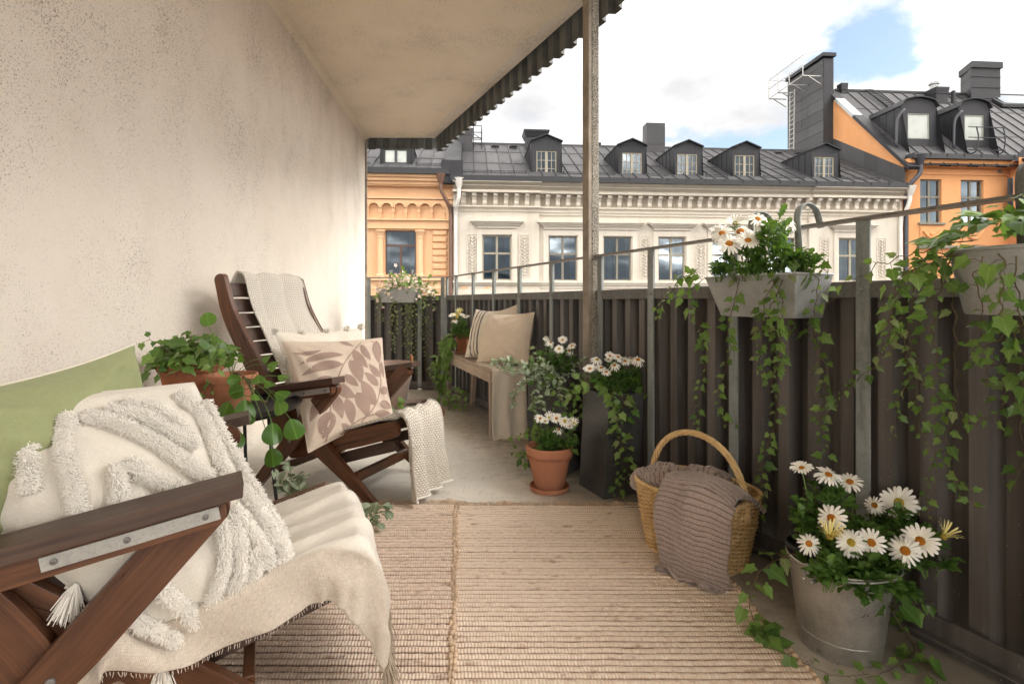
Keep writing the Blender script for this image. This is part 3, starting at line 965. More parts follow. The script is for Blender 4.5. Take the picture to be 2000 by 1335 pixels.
def fs(px, d=0.0):
    """facade coordinate (metres along the street) of a pixel column, on the plane d metres behind the facade"""
    k = (px - CX) / FPX
    ox = FO.x - math.sin(FA) * d; oy = FO.y + math.cos(FA) * d
    return (k * oy - ox) / (FT.x - k * FT.y)


def fz(px, py, d=0.0):
    """height above the street of a pixel on the plane d metres behind the facade"""
    s = fs(px, d)
    D = FO.y + math.cos(FA) * d + FT.y * s
    return 1.0 - (py - CY) / FPX * D - GZ


def building(name, label):
    return thing(name, label, 'building', FO, FA)


def wall_holes(mb, x0, x1, z0, z1, yf, depth, holes, mi=0):
    xs = sorted({x0, x1, *[h[0] for h in holes], *[h[1] for h in holes]})
    zs = sorted({z0, z1, *[h[2] for h in holes], *[h[3] for h in holes]})
    for a, b in zip(xs, xs[1:]):
        for c, d in zip(zs, zs[1:]):
            if any(h[0] <= a and b <= h[1] and h[2] <= c and d <= h[3] for h in holes): continue
            mb.quad((a, yf, c), (b, yf, c), (b, yf, d), (a, yf, d), mi)
    for (a, b, c, d) in holes:
        e = yf + depth
        mb.quad((a, yf, c), (a, yf, d), (a, e, d), (a, e, c), mi)
        mb.quad((b, yf, c), (b, e, c), (b, e, d), (b, yf, d), mi)
        mb.quad((a, yf, d), (b, yf, d), (b, e, d), (a, e, d), mi)
        mb.quad((a, yf, c), (a, e, c), (b, e, c), (b, yf, c), mi)


def window(parent, x0, x1, z0, z1, y, frame, kind='cross', curtain='curtain', seed=0, room=True):
    """casement set in a wall opening: frame with panes, curtains and a dark room behind"""
    rr = random.Random(seed)
    mb = MB()
    w = x1 - x0; h = z1 - z0
    fw = 0.055
    e = 0.003
    mb.box(x0 + e, x0 + fw, y, y + 0.08, z0 + e, z1 - e); mb.box(x1 - fw, x1 - e, y, y + 0.08, z0 + e, z1 - e)
    mb.box(x0 + fw, x1 - fw, y, y + 0.08, z0 + e, z0 + fw); mb.box(x0 + fw, x1 - fw, y, y + 0.08, z1 - fw, z1 - e)
    xm = (x0 + x1) / 2
    panes = []
    if kind == 'cross':
        zt = z0 + h * 0.60
        mb.box(xm - 0.05, xm + 0.05, y - 0.01, y + 0.07, z0 + fw, z1 - fw)
        mb.box(x0 + fw, xm - 0.05, y - 0.012, y + 0.07, zt - 0.045, zt + 0.045); mb.box(xm + 0.05, x1 - fw, y - 0.012, y + 0.07, zt - 0.045, zt + 0.045)
        for a, b in ((x0 + fw, xm - 0.05), (xm + 0.05, x1 - fw)):
            for c, d in ((z0 + fw, zt - 0.045), (zt + 0.045, z1 - fw)): panes.append((a, b, c, d))
    elif kind == 'tee':
        zt = z0 + h * 0.66
        mb.box(x0 + fw, x1 - fw, y - 0.01, y + 0.07, zt - 0.05, zt + 0.05)
        mb.box(xm - 0.05, xm + 0.05, y - 0.012, y + 0.07, z0 + fw, zt - 0.05)
        panes = [(x0 + fw, x1 - fw, zt + 0.05, z1 - fw), (x0 + fw, xm - 0.05, z0 + fw, zt - 0.05), (xm + 0.05, x1 - fw, z0 + fw, zt - 0.05)]
    elif kind == 'bars':
        mb.box(xm - 0.06, xm + 0.06, y - 0.01, y + 0.07, z0 + fw, z1 - fw)
        for a, b in ((x0 + fw, xm - 0.06), (xm + 0.06, x1 - fw)):
            m_ = (a + b) / 2
            mb.box(m_ - 0.014, m_ + 0.014, y + 0.004, y + 0.05, z0 + fw, z1 - fw)
            for q in (1, 2): mb.box(a, b, y + 0.006, y + 0.05, z0 + fw + (h - 2 * fw) * q / 3 - 0.014, z0 + fw + (h - 2 * fw) * q / 3 + 0.014)
            panes.append((a, b, z0 + fw, z1 - fw))
    elif kind == 'modern':
        zt = z0 + h * 0.36
        mb.box(xm - 0.06, xm + 0.06, y - 0.01, y + 0.07, zt + 0.05, z1 - fw)
        mb.box(x0 + fw, x1 - fw, y - 0.012, y + 0.07, zt - 0.05, zt + 0.05)
        panes = [(x0 + fw, xm - 0.06, zt + 0.05, z1 - fw), (xm + 0.06, x1 - fw, zt + 0.05, z1 - fw), (x0 + fw, x1 - fw, z0 + fw, zt - 0.05)]
    else:
        panes = [(x0 + fw, x1 - fw, z0 + fw, z1 - fw)]
    wo = mb.build('window', frame, parent, bevel=0.0)
    for a, b, c, d in panes:
        m2 = MB(); m2.box(a, b, y + 0.035, y + 0.043, c, d)
        m2.build('pane', M['paleglass' if kind in ('plain', 'modern') else 'glass'], wo)  # pale colour: blinds in 'plain', a painted bright reflection in 'modern'
    if kind == 'plain': pass
    if room:
        m2 = MB(); m2.box(x0 + 0.01, x1 - 0.01, y + 0.42, y + 0.43, z0, z1)
        m2.build('dark_interior', M['room'], wo)
    # curtains hang in folds at the sides
    if curtain:
        for sgn in (0, 1):
            cw = w * rr.uniform(0.14, 0.34)
            a = x0 + 0.03 if sgn == 0 else x1 - 0.03 - cw
            P = []
            for j in range(2):
                zz = z0 + 0.02 if j == 0 else z1 - 0.02
                pull = rr.uniform(0.5, 1.0) if j == 0 else 1.0
                row = []
                for k in range(17):
                    f = k / 16
                    xx = a + cw * (f * pull if sgn == 0 else 1 - (1 - f) * pull)
                    row.append((xx, y + 0.16 + 0.035 * math.sin(f * 21 + seed), zz))
                P.append(row)
            m2 = MB(); m2.grid(P)
            m2.build('curtain', M[curtain], wo, smooth=True, fixn=False)
    return wo


def roof_sheets(parent, x0, x1, yz0, yz1, mat, width=0.62, holes=()):
    """standing-seam roof: one sheet per seam, from eave (y, z) to ridge (y, z)"""
    n = max(1, round((x1 - x0) / width))
    w = (x1 - x0) / n
    (ya, za), (yb, zb) = yz0, yz1
    L = math.hypot(yb - ya, zb - za)
    ny, nz_ = -(zb - za) / L, (yb - ya) / L
    mb = MB()
    e = 0.004
    mb.add([(e, ya, za), (w - e, ya, za), (w - e, yb, zb), (e, yb, zb)], [(0, 1, 2, 3)])
    # upstand seam, and two cross laps
    mb.beam((w, ya, za), (w, yb, zb), 0.035, 0.10, (0, ny, nz_))
    for f in (0.36, 0.71):
        y = ya + (yb - ya) * f; z = za + (zb - za) * f
        mb.box(e, w - 0.02, y - 0.012, y + 0.012, z - 0.01, z + 0.028)
    me = mb.mesh('roof_sheet', [mat], fixn=True)
    for k in range(n):
        inst('roof_sheet', me, parent, Matrix.Translation((x0 + k * w, 0, 0)))


def snow_guard(parent, x0, x1, y, z):
    mb = MB()
    for dz in (0.06, 0.13, 0.20, 0.27): mb.box(x0, x1, y - 0.01, y + 0.01, z + dz, z + dz + 0.022)
    k = x0
    n = max(6, int((x1 - x0) / 0.11))
    for i in range(n + 1):
        xx = x0 + (x1 - x0) * i / n
        mb.box(xx - 0.006, xx + 0.006, y - 0.006, y + 0.006, z + 0.06, z + 0.29)
    for i in range(int((x1 - x0) / 1.1) + 1):
        xx = x0 + 0.05 + (x1 - x0 - 0.1) * i / max(1, int((x1 - x0) / 1.1))
        mb.beam((xx, y - 0.06, z - 0.08), (xx, y, z + 0.34), 0.035, 0.03)
    mb.build('snow_guard', M['roofdark'], parent)


def gutter(parent, x0, x1, y0, y1, z0, z1):
    mb = MB()
    mb.box(x0, x1, y0, y1, z0, z1)
    mb.box(x0, x1, y0 - 0.05, y0 - 0.002, z0 - 0.03, z0 + 0.05)
    n = int((x1 - x0) / 0.85)
    for i in range(n + 1):
        xx = x0 + 0.05 + (x1 - x0 - 0.1) * i / n
        mb.box(xx - 0.02, xx + 0.02, y0 - 0.02, y0 - 0.003, z0 + 0.052, z1 + 0.02)
    mb.build('gutter', M['gutter'], parent)


def downpipe(parent, mat, pts, r, head=None):
    mb = MB()
    mb.tube(cr(pts, 5), r, 10)
    if head:
        mb.lathe([(r, -0.45), (r * 1.2, -0.42), (r * 2.6, -0.05), (r * 2.8, 0.0), (r * 2.4, 0.0)], 12, head)
    mb.build('downpipe', mat, parent, smooth=True, sharp=40)


def dormer(parent, s0, s1, y, z0, ze, zp, slope, za, mat, win, kind='bars', frame='frame_beige', eave=0.035, seed=0, round_=False, curtain='curtain'):
    """roof dormer: front wall with window, cheeks and roof running back into a main roof of the given slope, z = za + slope * y"""
    yb = (zp - za) / slope
    ye = (ze - za) / slope
    a, b, c, d = win
    mb = MB()
    wall_holes(mb, s0, s1, z0, ze, y, 0.14, [win])
    m = (s0 + s1) / 2
    top = []
    nseg = 10 if round_ else 2
    for k in range(nseg + 1):
        f = k / nseg
        if round_: top.append((s0 + (s1 - s0) * f, ze + (0 if k in (0, nseg) else 0.42 * (zp - ze)) + 0.58 * (zp - ze) * (1 - (2 * f - 1) ** 2)))
        else: top.append((s0 + (s1 - s0) * f, ze if f in (0, 1) else zp))
    mb.add([(q, y, r_) for q, r_ in top], [tuple(range(len(top)))])
    zb = za + slope * y
    for s in (s0, s1):
        mb.add([(s, y, z0), (s, y, ze), (s, ye, ze), (s, (z0 - za) / slope, z0)], [(0, 1, 2, 3)])
    o = mb.build('dormer', mat, parent)
    # roof of the dormer with a small overhang
    mb = MB()
    ov = eave
    T0 = []
    for k, (q, r_) in enumerate(top):
        q2 = m + (q - m) * (1 + 2 * ov / (s1 - s0)); r2 = r_ + (0.0 if 0 < k < len(top) - 1 else -ov * (0.2 if round_ else 0.45))
        T0.append((q2, r2))
    th = 0.05
    F = [[(q, y - 0.14, r_ + 0.004) for q, r_ in T0], [(q, max(y + 0.2, (r_ - za) / slope + 0.1), r_ + 0.004) for q, r_ in T0]]
    Fu = [[(q, yy, r_ + th) for q, yy, r_ in row] for row in F]
    mb.grid(F); mb.grid(Fu, flip=True)
    mb.grid([F[0], Fu[0]]); mb.grid([[F[0][0], F[1][0]], [Fu[0][0], Fu[1][0]]]); mb.grid([[F[0][-1], F[1][-1]], [Fu[0][-1], Fu[1][-1]]])
    mb.build('dormer_roof', M['roofdark'], o)
    # seams on the cheeks
    mb = MB()
    yy = y + 0.45
    while yy < ye - 0.2:
        zz = za + slope * yy
        for s in (s0 - 0.012, s1 + 0.012): mb.beam((s, yy, zz), (s, yy, ze), 0.03, 0.024, (1, 0, 0))
        yy += 0.5
    if mb.v: props(mb.build('cheek_seams', M['roofdark'], o), kind='stuff')
    w = window(o, *win, y + 0.03, M[frame], kind, curtain, seed)
    return o


def chimney(parent, name, x0, x1, y0, y1, z0, z1, mat, cap=0.12, bands=3):
    mb = MB()
    mb.box(x0, x1, y0, y1, z0, z1)
    for k in range(1, bands + 1):
        zz = z0 + (z1 - z0) * k / (bands + 1)
        mb.box(x0 - 0.012, x1 + 0.012, y0 - 0.012, y1 + 0.012, zz - 0.012, zz + 0.012)
    o = mb.build(name, mat, parent)
    if cap:
        m2 = MB()
        m2.hexa([(x0 - 0.02, y0 - 0.02, z1 - 0.28), (x1 + 0.02, y0 - 0.02, z1 - 0.28), (x1 + 0.02, y1 + 0.02, z1 - 0.28), (x0 - 0.02, y1 + 0.02, z1 - 0.28),
                 (x0 - cap, y0 - cap, z1 + 0.002), (x1 + cap, y0 - cap, z1 + 0.002), (x1 + cap, y1 + cap, z1 + 0.002), (x0 - cap, y1 + cap, z1 + 0.002)])
        m2.box(x0 - cap, x1 + cap, y0 - cap, y1 + cap, z1 + 0.003, z1 + 0.08)
        m2.build('cap', mat, o)
    return o


def vent_pipe(parent, s, y, z0, z1, r=0.22):
    mb = MB()
    mb.box(s - r, s + r, y - r, y + r, z0, z0 + (z1 - z0) * 0.55)
    o = mb.build('roof_vent', M['roofdark'], parent)
    m2 = MB()
    h = z1 - z0
    m2.lathe([(r * 0.62, h * 0.55), (r * 0.62, h * 0.72), (r * 1.05, h * 0.73), (r * 1.05, h * 0.86), (r * 0.7, h * 0.95), (0.0, h)], 14, (s, y, z0))
    m2.build('cowl', M['roofdark'], o, smooth=True, sharp=35)


def relief_mesh():
    """stucco panel: a stem of scrolls, leaves and rosettes"""
    mb = MB()
    zc = -0.85
    rr = random.Random(5)
    k = 0
    while zc < 0.85:
        s_ = 0.07 + 0.075 * math.sin(math.pi * (zc + 0.95) / 1.9) * (1 if k % 2 else 0.7)
        mb.ell((0, -0.03, zc), (0.045, 0.04, 0.055), 8, 5)
        for sg in (-1, 1):
            P = []
            for i in range(9):
                a = i / 8 * 4.2
                rad = s_ * (1 - i / 11)
                P.append((sg * (s_ * 0.95 - rad * math.cos(a) * 0.8), -0.03, zc + rad * math.sin(a) * 0.9))
            mb.tube(P, [0.026 * (1 - i / 14) for i in range(9)], 5)
            mb.ell((sg * s_ * 1.5, -0.025, zc - 0.05), (0.045, 0.03, 0.03), 6, 4)
        zc += 0.15; k += 1
    return mb.mesh('relief_ornament', [M['fac_white']], smooth=True, fixn=True)


def white_building():
    t = building('cream_town_house', 'long cream stuccoed town house with five small roof dormers and bracketed cornice')
    X0, X1 = 0.0, 21.15
    wins = []
    cols = [(942.5, 998, 458, 544), (1072, 1127, 460, 546.5), (1179, 1233, 464, 548), (1286, 1338, 464.5, 549), (1392, 1445, 465, 549), (1500, 1553, 465.5, 550), (1634, 1683, 466, 550.5)]
    for a, b, c, d in cols: wins.append((fs(a, 0.0), fs(b, 0.0), fz((a + b) / 2, d), fz((a + b) / 2, c)))
    z_w0 = sum(w[2] for w in wins) / 7; z_w1 = sum(w[3] for w in wins) / 7
    wins = [(a, b, z_w0, z_w1) for a, b, _, _ in wins]
    ze = 21.32                                # eave height above the street
    mb = MB()
    wall_holes(mb, X0, X1, 0, ze - 0.05, 0.0, 0.22, wins)
    mb.box(X0, X1, 0.9, 11.0, 0, ze - 0.06)
    mb.build('facade_wall', M['fac_white'], t)
    # projecting end bays
    risal = [(X0 + 0.02, fs(1052)), (fs(1577), X1 - 0.02)]
    for a, b in risal:
        mb = MB()
        hs = [w for w in wins if a < w[0] and w[1] < b]
        wall_holes(mb, a, b, 0.02, ze - 1.0, -0.14, 0.139, hs)
        mb.quad((a, -0.14, 0.02), (a, -0.002, 0.02), (a, -0.002, ze - 1.0), (a, -0.14, ze - 1.0)); mb.quad((b, -0.14, 0.02), (b, -0.14, ze - 1.0), (b, -0.002, ze - 1.0), (b, -0.002, 0.02))
        mb.build('end_bay', M['fac_white'], t)
    def band(name, z0, z1, out, mat=M['fac_white'], prof=None):
        mb = MB()
        for a, b, o_ in [(X0, risal[0][1] + 0.05, 0.14), (risal[0][1] + 0.051, risal[1][0] - 0.051, 0.0), (risal[1][0] - 0.05, X1, 0.14)]:
            e = out + o_
            if prof is None: mb.box(a, b, -e, -0.003 - o_ * 0, z0, z1)
            else:
                poly = [(-0.003, z0)] + [(-(p * e), z0 + q * (z1 - z0)) for p, q in prof] + [(-0.003, z1)]
                n = len(poly)
                vs = [(a, y, z) for y, z in poly] + [(b, y, z) for y, z in poly]
                mb.add(vs, [tuple(range(n))[::-1], tuple(range(n, 2 * n))] + [(i, (i + 1) % n, n + (i + 1) % n, n + i) for i in range(n)])
        mb.build(name, mat, t)
    ogee = [(0.25, 0.0), (0.3, 0.2), (0.55, 0.45), (0.62, 0.5), (0.62, 0.62), (0.85, 0.8), (1.0, 0.86), (1.0, 1.0)]
    band('crown_cornice', ze - 0.42, ze - 0.06, 0.62, prof=ogee)
    band('cornice_soffit', ze - 0.53, ze - 0.425, 0.40)
    zb1 = ze - 0.535; zb0 = ze - 1.08
    # frieze: flat niches, their shade painted as darker plaster, with scroll brackets between
    band('frieze_back', zb0, zb1, 0.02, M['fac_white'])
    n = 45
    st = (X1 - X0) / n
    mb = MB()
    prof = [(-0.02, 0.0), (-0.13, 0.02), (-0.17, 0.10), (-0.15, 0.22), (-0.2, 0.34), (-0.31, 0.42), (-0.33, 0.52), (-0.02, 0.52)]
    pv = [(-0.09, y, z) for y, z in prof] + [(0.09, y, z) for y, z in prof]
    m = len(prof)
    mb.add(pv, [tuple(range(m)), tuple(range(2 * m - 1, m - 1, -1))] + [(i, m + i, m + (i + 1) % m, (i + 1) % m) for i in range(m)])
    br = mb.mesh('scroll_bracket', [M['fac_white']], fixn=True)
    mb = MB()
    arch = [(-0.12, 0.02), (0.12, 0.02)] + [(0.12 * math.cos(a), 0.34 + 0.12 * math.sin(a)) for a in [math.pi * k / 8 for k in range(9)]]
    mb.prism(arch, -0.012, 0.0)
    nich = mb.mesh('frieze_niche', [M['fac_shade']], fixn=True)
    for k in range(n):
        s = X0 + st * (k + 0.5)
        o_ = 0.14 if (s < risal[0][1] or s > risal[1][0]) else 0.0
        if k < n - 0: inst('frieze_niche', nich, t, Matrix.Translation((s, -0.022 - o_, zb0 + 0.01)))
        if k: inst('scroll_bracket', br, t, Matrix.Translation((s - st / 2, -o_, zb0 + 0.008)))
    band('string_course', zb0 - 0.36, zb0 - 0.005, 0.22, prof=[(0.3, 0), (0.3, 0.2), (0.55, 0.35), (0.55, 0.62), (0.8, 0.75), (1, 0.82), (1, 1)])
    band('sill_course', z_w0 - 0.36, z_w0 - 0.06, 0.20, prof=[(0.35, 0), (0.4, 0.3), (0.7, 0.5), (0.75, 0.7), (1, 0.8), (1, 1)])
    band('lower_course', z_w0 - 0.80, z_w0 - 0.40, 0.10)
    # windows with surrounds and hoods
    rel = relief_mesh()
    for k, (a, b, c, d) in enumerate(wins):
        o_ = 0.14 if (k == 0 or k == 6) else 0.0
        window(t, a, b, c, d, 0.10 - o_, M['frame_olive'] if k % 3 else M['frame_beige'], 'cross', 'curtain_blue' if k in (0, 1) else 'curtain', k)
        mb = MB()
        y0, y1 = -0.07 - o_, -0.003 - o_
        mb.box(a - 0.26, a - 0.04, y0, y1, c - 0.05, d + 0.26); mb.box(b + 0.04, b + 0.26, y0, y1, c - 0.05, d + 0.26)
        mb.box(a - 0.039, b + 0.039, y0, y1, d + 0.03, d + 0.26)
        mb.box(a - 0.30, b + 0.30, y0 - 0.03, y1, c - 0.055, c - 0.002 - 0.049)
        mb.build('window_surround', M['fac_white'], t)
        mb = MB()
        z0 = d + 0.30
        for q, (e, h0, h1) in enumerate([(0.26, 0, 0.13), (0.36, 0.131, 0.2), (0.46, 0.201, 0.27), (0.54, 0.271, 0.36)]):
            mb.box(a - e, b + e, -(0.10 + 0.085 * q) - o_, -0.004 - o_, z0 + h0, z0 + h1)
        mb.build('window_hood', M['fac_white'], t)
    for px in (922.5, 1024, 1260.5, 1368, 1475, 1607, 1717):
        s = fs(px); o_ = 0.14 if (s < risal[0][1] or s > risal[1][0]) else 0.0
        zc = (z_w0 + z_w1) / 2 + 0.08
        mb = MB()
        mb.box(s - 0.25, s - 0.20, -0.03 - o_, -0.002 - o_, zc - 0.98, zc + 0.98); mb.box(s + 0.20, s + 0.25, -0.03 - o_, -0.002 - o_, zc - 0.98, zc + 0.98)
        mb.box(s - 0.199, s + 0.199, -0.03 - o_, -0.002 - o_, zc + 0.93, zc + 0.98); mb.box(s - 0.199, s + 0.199, -0.03 - o_, -0.002 - o_, zc - 0.98, zc - 0.93)
        pf = mb.build('relief_panel', M['fac_white'], t)
        inst('relief_ornament', rel, pf, Matrix.Translation((s, -0.005 - o_, zc)))
    # roof
    gutter(t, X0 - 0.1, X1 - 0.15, -0.72, -0.2, ze - 0.055, ze + 0.16)
    za = ze + 0.12; sl = 0.578
    ry = 5.6
    roof_sheets(t, X0 + 0.35, X1 - 0.02, (-0.55, za - 0.55 * sl + 0.32), (ry, za + ry * sl), M['roof'])
    mb = MB(); mb.add([(X0, ry, za + ry * sl), (X1, ry, za + ry * sl), (X1, 11.5, za), (X0, 11.5, za)], [(0, 1, 2, 3)])
    mb.box(X0, X1, ry - 0.08, ry + 0.08, za + ry * sl - 0.03, za + ry * sl + 0.06)
    mb.build('roof_back', M['roof'], t)
    yd = 0.35
    cells = [(1037, 1097, 1047.5, 1087), (1206, 1262, 1215, 1254), (1315.5, 1371.5, 1323, 1362), (1428, 1483.5, 1435, 1474), (1583.5, 1638.5, 1591, 1629)]
    for k, (a, b, c, d) in enumerate(cells):
        s0, s1 = fs(a, yd), fs(b, yd); w0, w1 = fs(c, yd), fs(d, yd)
        z0 = za + 0.10; ze_ = z0 + 1.68 + (0.1 if k == 0 else 0)
        dormer(t, s0, s1, yd, z0, ze_, ze_ + 0.28, sl, za, M['roofdark'], (w0, w1, z0 + 0.12, z0 + 1.36), 'bars', 'frame_beige', seed=k + 3)
    for a, b in ((890, 1028), (1098, 1200), (1262, 1305), (1375, 1420), (1488, 1570), (1640, 1716)):
        snow_guard(t, fs(a, 0.2), fs(b, 0.2), 0.1, za + 0.1 * sl + 0.10)
    def on_roof(px, y): return fs(px, y), za + y * sl
    # chimneys and vents
    y = 4.2
    chimney(t, 'chimney', fs(1028, y), fs(1068, y), y, y + 0.9, za + 1.2, fz(1047, 257, y), M['roofdark'], 0.14, 1)
    chimney(t, 'chimney', fs(1263, 4.6), fs(1299, 4.6), 4.6, 5.3, za + 2.0, fz(1280, 240, 4.6), M['roof'], 0.0, 1)
    chimney(t, 'chimney', fs(895, 3.9), fs(922, 3.9), 3.9, 5.2, za + 1.0, fz(905, 253, 3.9), M['roof'], 0.06, 1)
    chimney(t, 'chimney', fs(1163, 6.5), fs(1173, 6.5), 6.5, 7.0, za + 2.0, fz(1166, 281, 6.5), M['roofdark'], 0.03, 0)
    for px, top in ((967, 284), (1002, 285), (1520, 297), (1558, 298)):
        vent_pipe(t, fs(px, 4.9), 4.9, za + 4.9 * sl - 0.15, fz(px, top, 4.9), 0.2)
    mb = MB(); mb.box(fs(1486, 5.0), fs(1514, 5.0), 5.0, 5.8, za + 2.6, fz(1500, 305, 5.0)); mb.build('roof_hatch', M['roofdark'], t)
    # parapet on the party wall, roof ladder and walkway beside the chimney
    mb = MB()
    mb.hexa([(X0 - 0.38, -0.5, za - 0.35), (X0 + 0.34, -0.5, za - 0.35), (X0 + 0.34, 5.6, za + 3.0), (X0 - 0.38, 5.6, za + 3.0), (X0 - 0.38, -0.5, za + 0.55), (X0 + 0.34, -0.5, za + 0.55), (X0 + 0.34, 5.6, za + 3.75), (X0 - 0.38, 5.6, za + 3.75)])
    mb.box(X0 - 0.48, X0 + 0.44, -0.62, -0.51, za - 0.3, za + 0.7)
    mb.build('party_wall_capping', M['roofdark'], t)
    mb = MB()
    sx0, sx1 = fs(925, 4.5), fs(941, 4.5)
    zt = fz(935, 246, 4.5); zl = za + 4.5 * sl
    for s in (sx0, sx1):
        for y in (4.5, 5.6): mb.box(s - 0.02, s + 0.02, y - 0.02, y + 0.02, zl, zt)
    for zz in (zt, (zt + zl) / 2, zl + 0.55):
        for y in (4.5, 5.6): mb.box(sx0, sx1, y - 0.018, y + 0.018, zz - 0.018, zz + 0.018)
        for s in (sx0, sx1): mb.box(s - 0.018, s + 0.018, 4.5, 5.6, zz - 0.018, zz + 0.018)
    mb.beam((sx0 - 0.5, 4.6, zt - 0.1), (sx1, 4.6, zl + 0.6), 0.03, 0.03)
    mb.build('roof_railing', M['roofdark'], t)
    ps = fs(891.5, -0.5)
    downpipe(t, M['pipe_white'], [(0.28, -0.62, ze - 0.25), (0.26, -0.62, ze - 0.8), (0.16, -0.5, ze - 1.15), (0.12, -0.26, ze - 1.5), (0.12, -0.26, ze - 3), (0.12, -0.26, 1)], 0.085, (0.28, -0.62, ze + 0.03))
    return t


def orange_left():
    t = building('apricot_town_house', 'apricot stuccoed town house with arched frieze and brown framed window beside the wall end')
    X0, X1 = -13.0, -0.02
    ze = 21.55
    a, b = fs(752.5), fs(812.5)
    zw1, zw0 = fz(782, 450), fz(782, 536)
    W_ = (a, b, zw0, zw1)
    W2 = (a - 3.4, b - 3.4, zw0, zw1)
    mb = MB()
    wall_holes(mb, X0, X1, 0, ze, 0.0, 0.2, [W_, W2])
    mb.box(X0, X1, 0.9, 11, 0, ze - 0.06)
    mb.build('facade_wall', M['fac_orange'], t)
    def band(name, z0, z1, out, mat='fac_orange', x0=X0, x1=X1):
        mb = MB(); mb.box(x0, x1, -out, -0.002, z0, z1); mb.build(name, M[mat], t)
    band('cornice', ze - 0.16, ze - 0.02, 0.55); band('cornice', ze - 0.30, ze - 0.161, 0.45, 'fac_trim'); band('cornice', ze - 0.44, ze - 0.301, 0.33); band('cornice', ze - 0.50, ze - 0.441, 0.26)
    zf1, zf0 = fz(800, 392), fz(800, 427)
    band('frieze_moulding', zf1 + 0.05, zf1 + 0.14, 0.22, 'fac_trim')
    # arched frieze: arches with corbels
    mb = MB()
    h = zf1 - zf0
    w = 0.557
    oa = [(w * 0.5 * -0.78, h * 0.06), (w * 0.5 * -0.78, h * 0.55)] + [(w * 0.39 * math.cos(math.pi - math.pi * k / 10), h * 0.55 + w * 0.39 * math.sin(math.pi * k / 10)) for k in range(11)] + [(w * 0.39, h * 0.06)]
    # spandrel: strips between arch and the top
    top = h + 0.02
    for (p, q), (r_, s_) in zip(oa[1:-1], oa[2:-1]):
        mb.hexa([(p, -0.16, q), (r_, -0.16, s_), (r_, -0.003, s_), (p, -0.003, q), (p, -0.16, top), (r_, -0.16, top), (r_, -0.003, top), (p, -0.003, top)])
    mb.box(w * 0.39, w * 0.61, -0.16, -0.003, h * 0.30, top)
    mb.box(w * 0.42, w * 0.58, -0.13, -0.003, h * 0.02, h * 0.30 - 0.001)
    arch = mb.mesh('frieze_arch', [M['fac_orange']], fixn=True)
    mb = MB()
    P = [((w * 0.43) * math.cos(math.pi * k / 12), -0.175, h * 0.55 + (w * 0.43) * math.sin(math.pi * k / 12)) for k in range(13)]
    mb.tube(P, 0.035, 5)
    rim = mb.mesh('arch_rim', [M['fac_trim']], smooth=True)
    k = 0
    s = fs(855.5)
    while s > X0 + 0.4:
        ao = inst('frieze_arch', arch, t, Matrix.Translation((s, 0, zf0)))
        inst('arch_rim', rim, ao)
        s -= w
    mb = MB(); mb.box(fs(855.5) + w * 0.62, X1, -0.16, -0.003, zf0, zf1 + 0.02); mb.build('frieze_end', M['fac_orange'], t)
    band('string_course', zf0 - 0.10, zf0 - 0.02, 0.24, 'fac_trim'); band('architrave', zf0 - 0.46, zf0 - 0.101, 0.13)
    zs = zw0 - 0.12
    band('sill_course', zs - 0.14, zs, 0.26, 'fac_trim'); band('apron_course', zs - 0.85, zs - 0.141, 0.10)
    for wn_, sd_ in ((W_, 31), (W2, 32)): window(t, *wn_, 0.06, M['frame_brown'], 'tee', 'curtain', sd_)
    # engaged columns beside the window
    for px in (743.5, 821, 743.5 - 150):
        s = fs(px)
        mb = MB()
        mb.lathe([(0.19, 0), (0.19, 0.10), (0.15, 0.14), (0.14, 0.3), (0.125, zw1 - zw0 - 0.25), (0.15, zw1 - zw0 - 0.22), (0.13, zw1 - zw0 - 0.18), (0.19, zw1 - zw0 + 0.02), (0.22, zw1 - zw0 + 0.05), (0.22, zw1 - zw0 + 0.12)], 16, (s, -0.12, zs))
        mb.build('engaged_column', M['fac_trim'], t, smooth=True, sharp=30)
    # rusticated blocks right of the column
    blk = MB()
    bw = fs(874) - fs(844); bh = 0.255
    blk.hexa([(0, -0.003, 0), (bw, -0.003, 0), (bw, -0.003, bh), (0, -0.003, bh), (0.05, -0.085, 0.05), (bw - 0.05, -0.085, 0.05), (bw - 0.05, -0.085, bh - 0.05), (0.05, -0.085, bh - 0.05)])
    bm_ = blk.mesh('rusticated_block', [M['fac_orange']], fixn=True)
    zz = zs + 0.05
    while zz + bh < zf0 - 0.47:
        inst('rusticated_block', bm_, t, Matrix.Translation((fs(844), 0, zz)))
        inst('rusticated_block', bm_, t, Matrix.Translation((fs(844) - 3.9, 0, zz)))
        zz += bh + 0.045
    # diamond panels under the sill
    for k in range(6):
        s = fs(720) + k * 1.05
        mb = MB(); zc = zs - 0.5
        mb.add([(s - .42, -0.103, zc), (s, -0.103, zc - .26), (s + .42, -0.103, zc), (s, -0.103, zc + .26), (s, -0.18, zc)], [(0, 1, 4), (1, 2, 4), (2, 3, 4), (3, 0, 4)])
        mb.build('diamond_panel', M['fac_trim'], t)
    # roof and dormer
    gutter(t, X0, X1 - 0.1, -0.66, -0.18, ze - 0.015, ze + 0.22)
    za = ze + 0.16; sl = 0.578; ry = 4.6
    roof_sheets(t, X0, X1 - 0.36, (-0.5, za - 0.5 * sl + 0.32), (ry, za + ry * sl), M['roof'])
    mb = MB(); mb.add([(X0, ry, za + ry * sl), (X1 - 0.36, ry, za + ry * sl), (X1 - 0.36, 11.5, za), (X0, 11.5, za)], [(0, 1, 2, 3)]); mb.box(X0, X1 - 0.36, ry - 0.08, ry + 0.08, za + ry * sl - 0.03, za + ry * sl + 0.06)
    mb.build('roof_back', M['roof'], t)
    yd = 0.3
    s0, s1 = fs(743, yd), fs(806, yd)
    z0 = za + 0.05
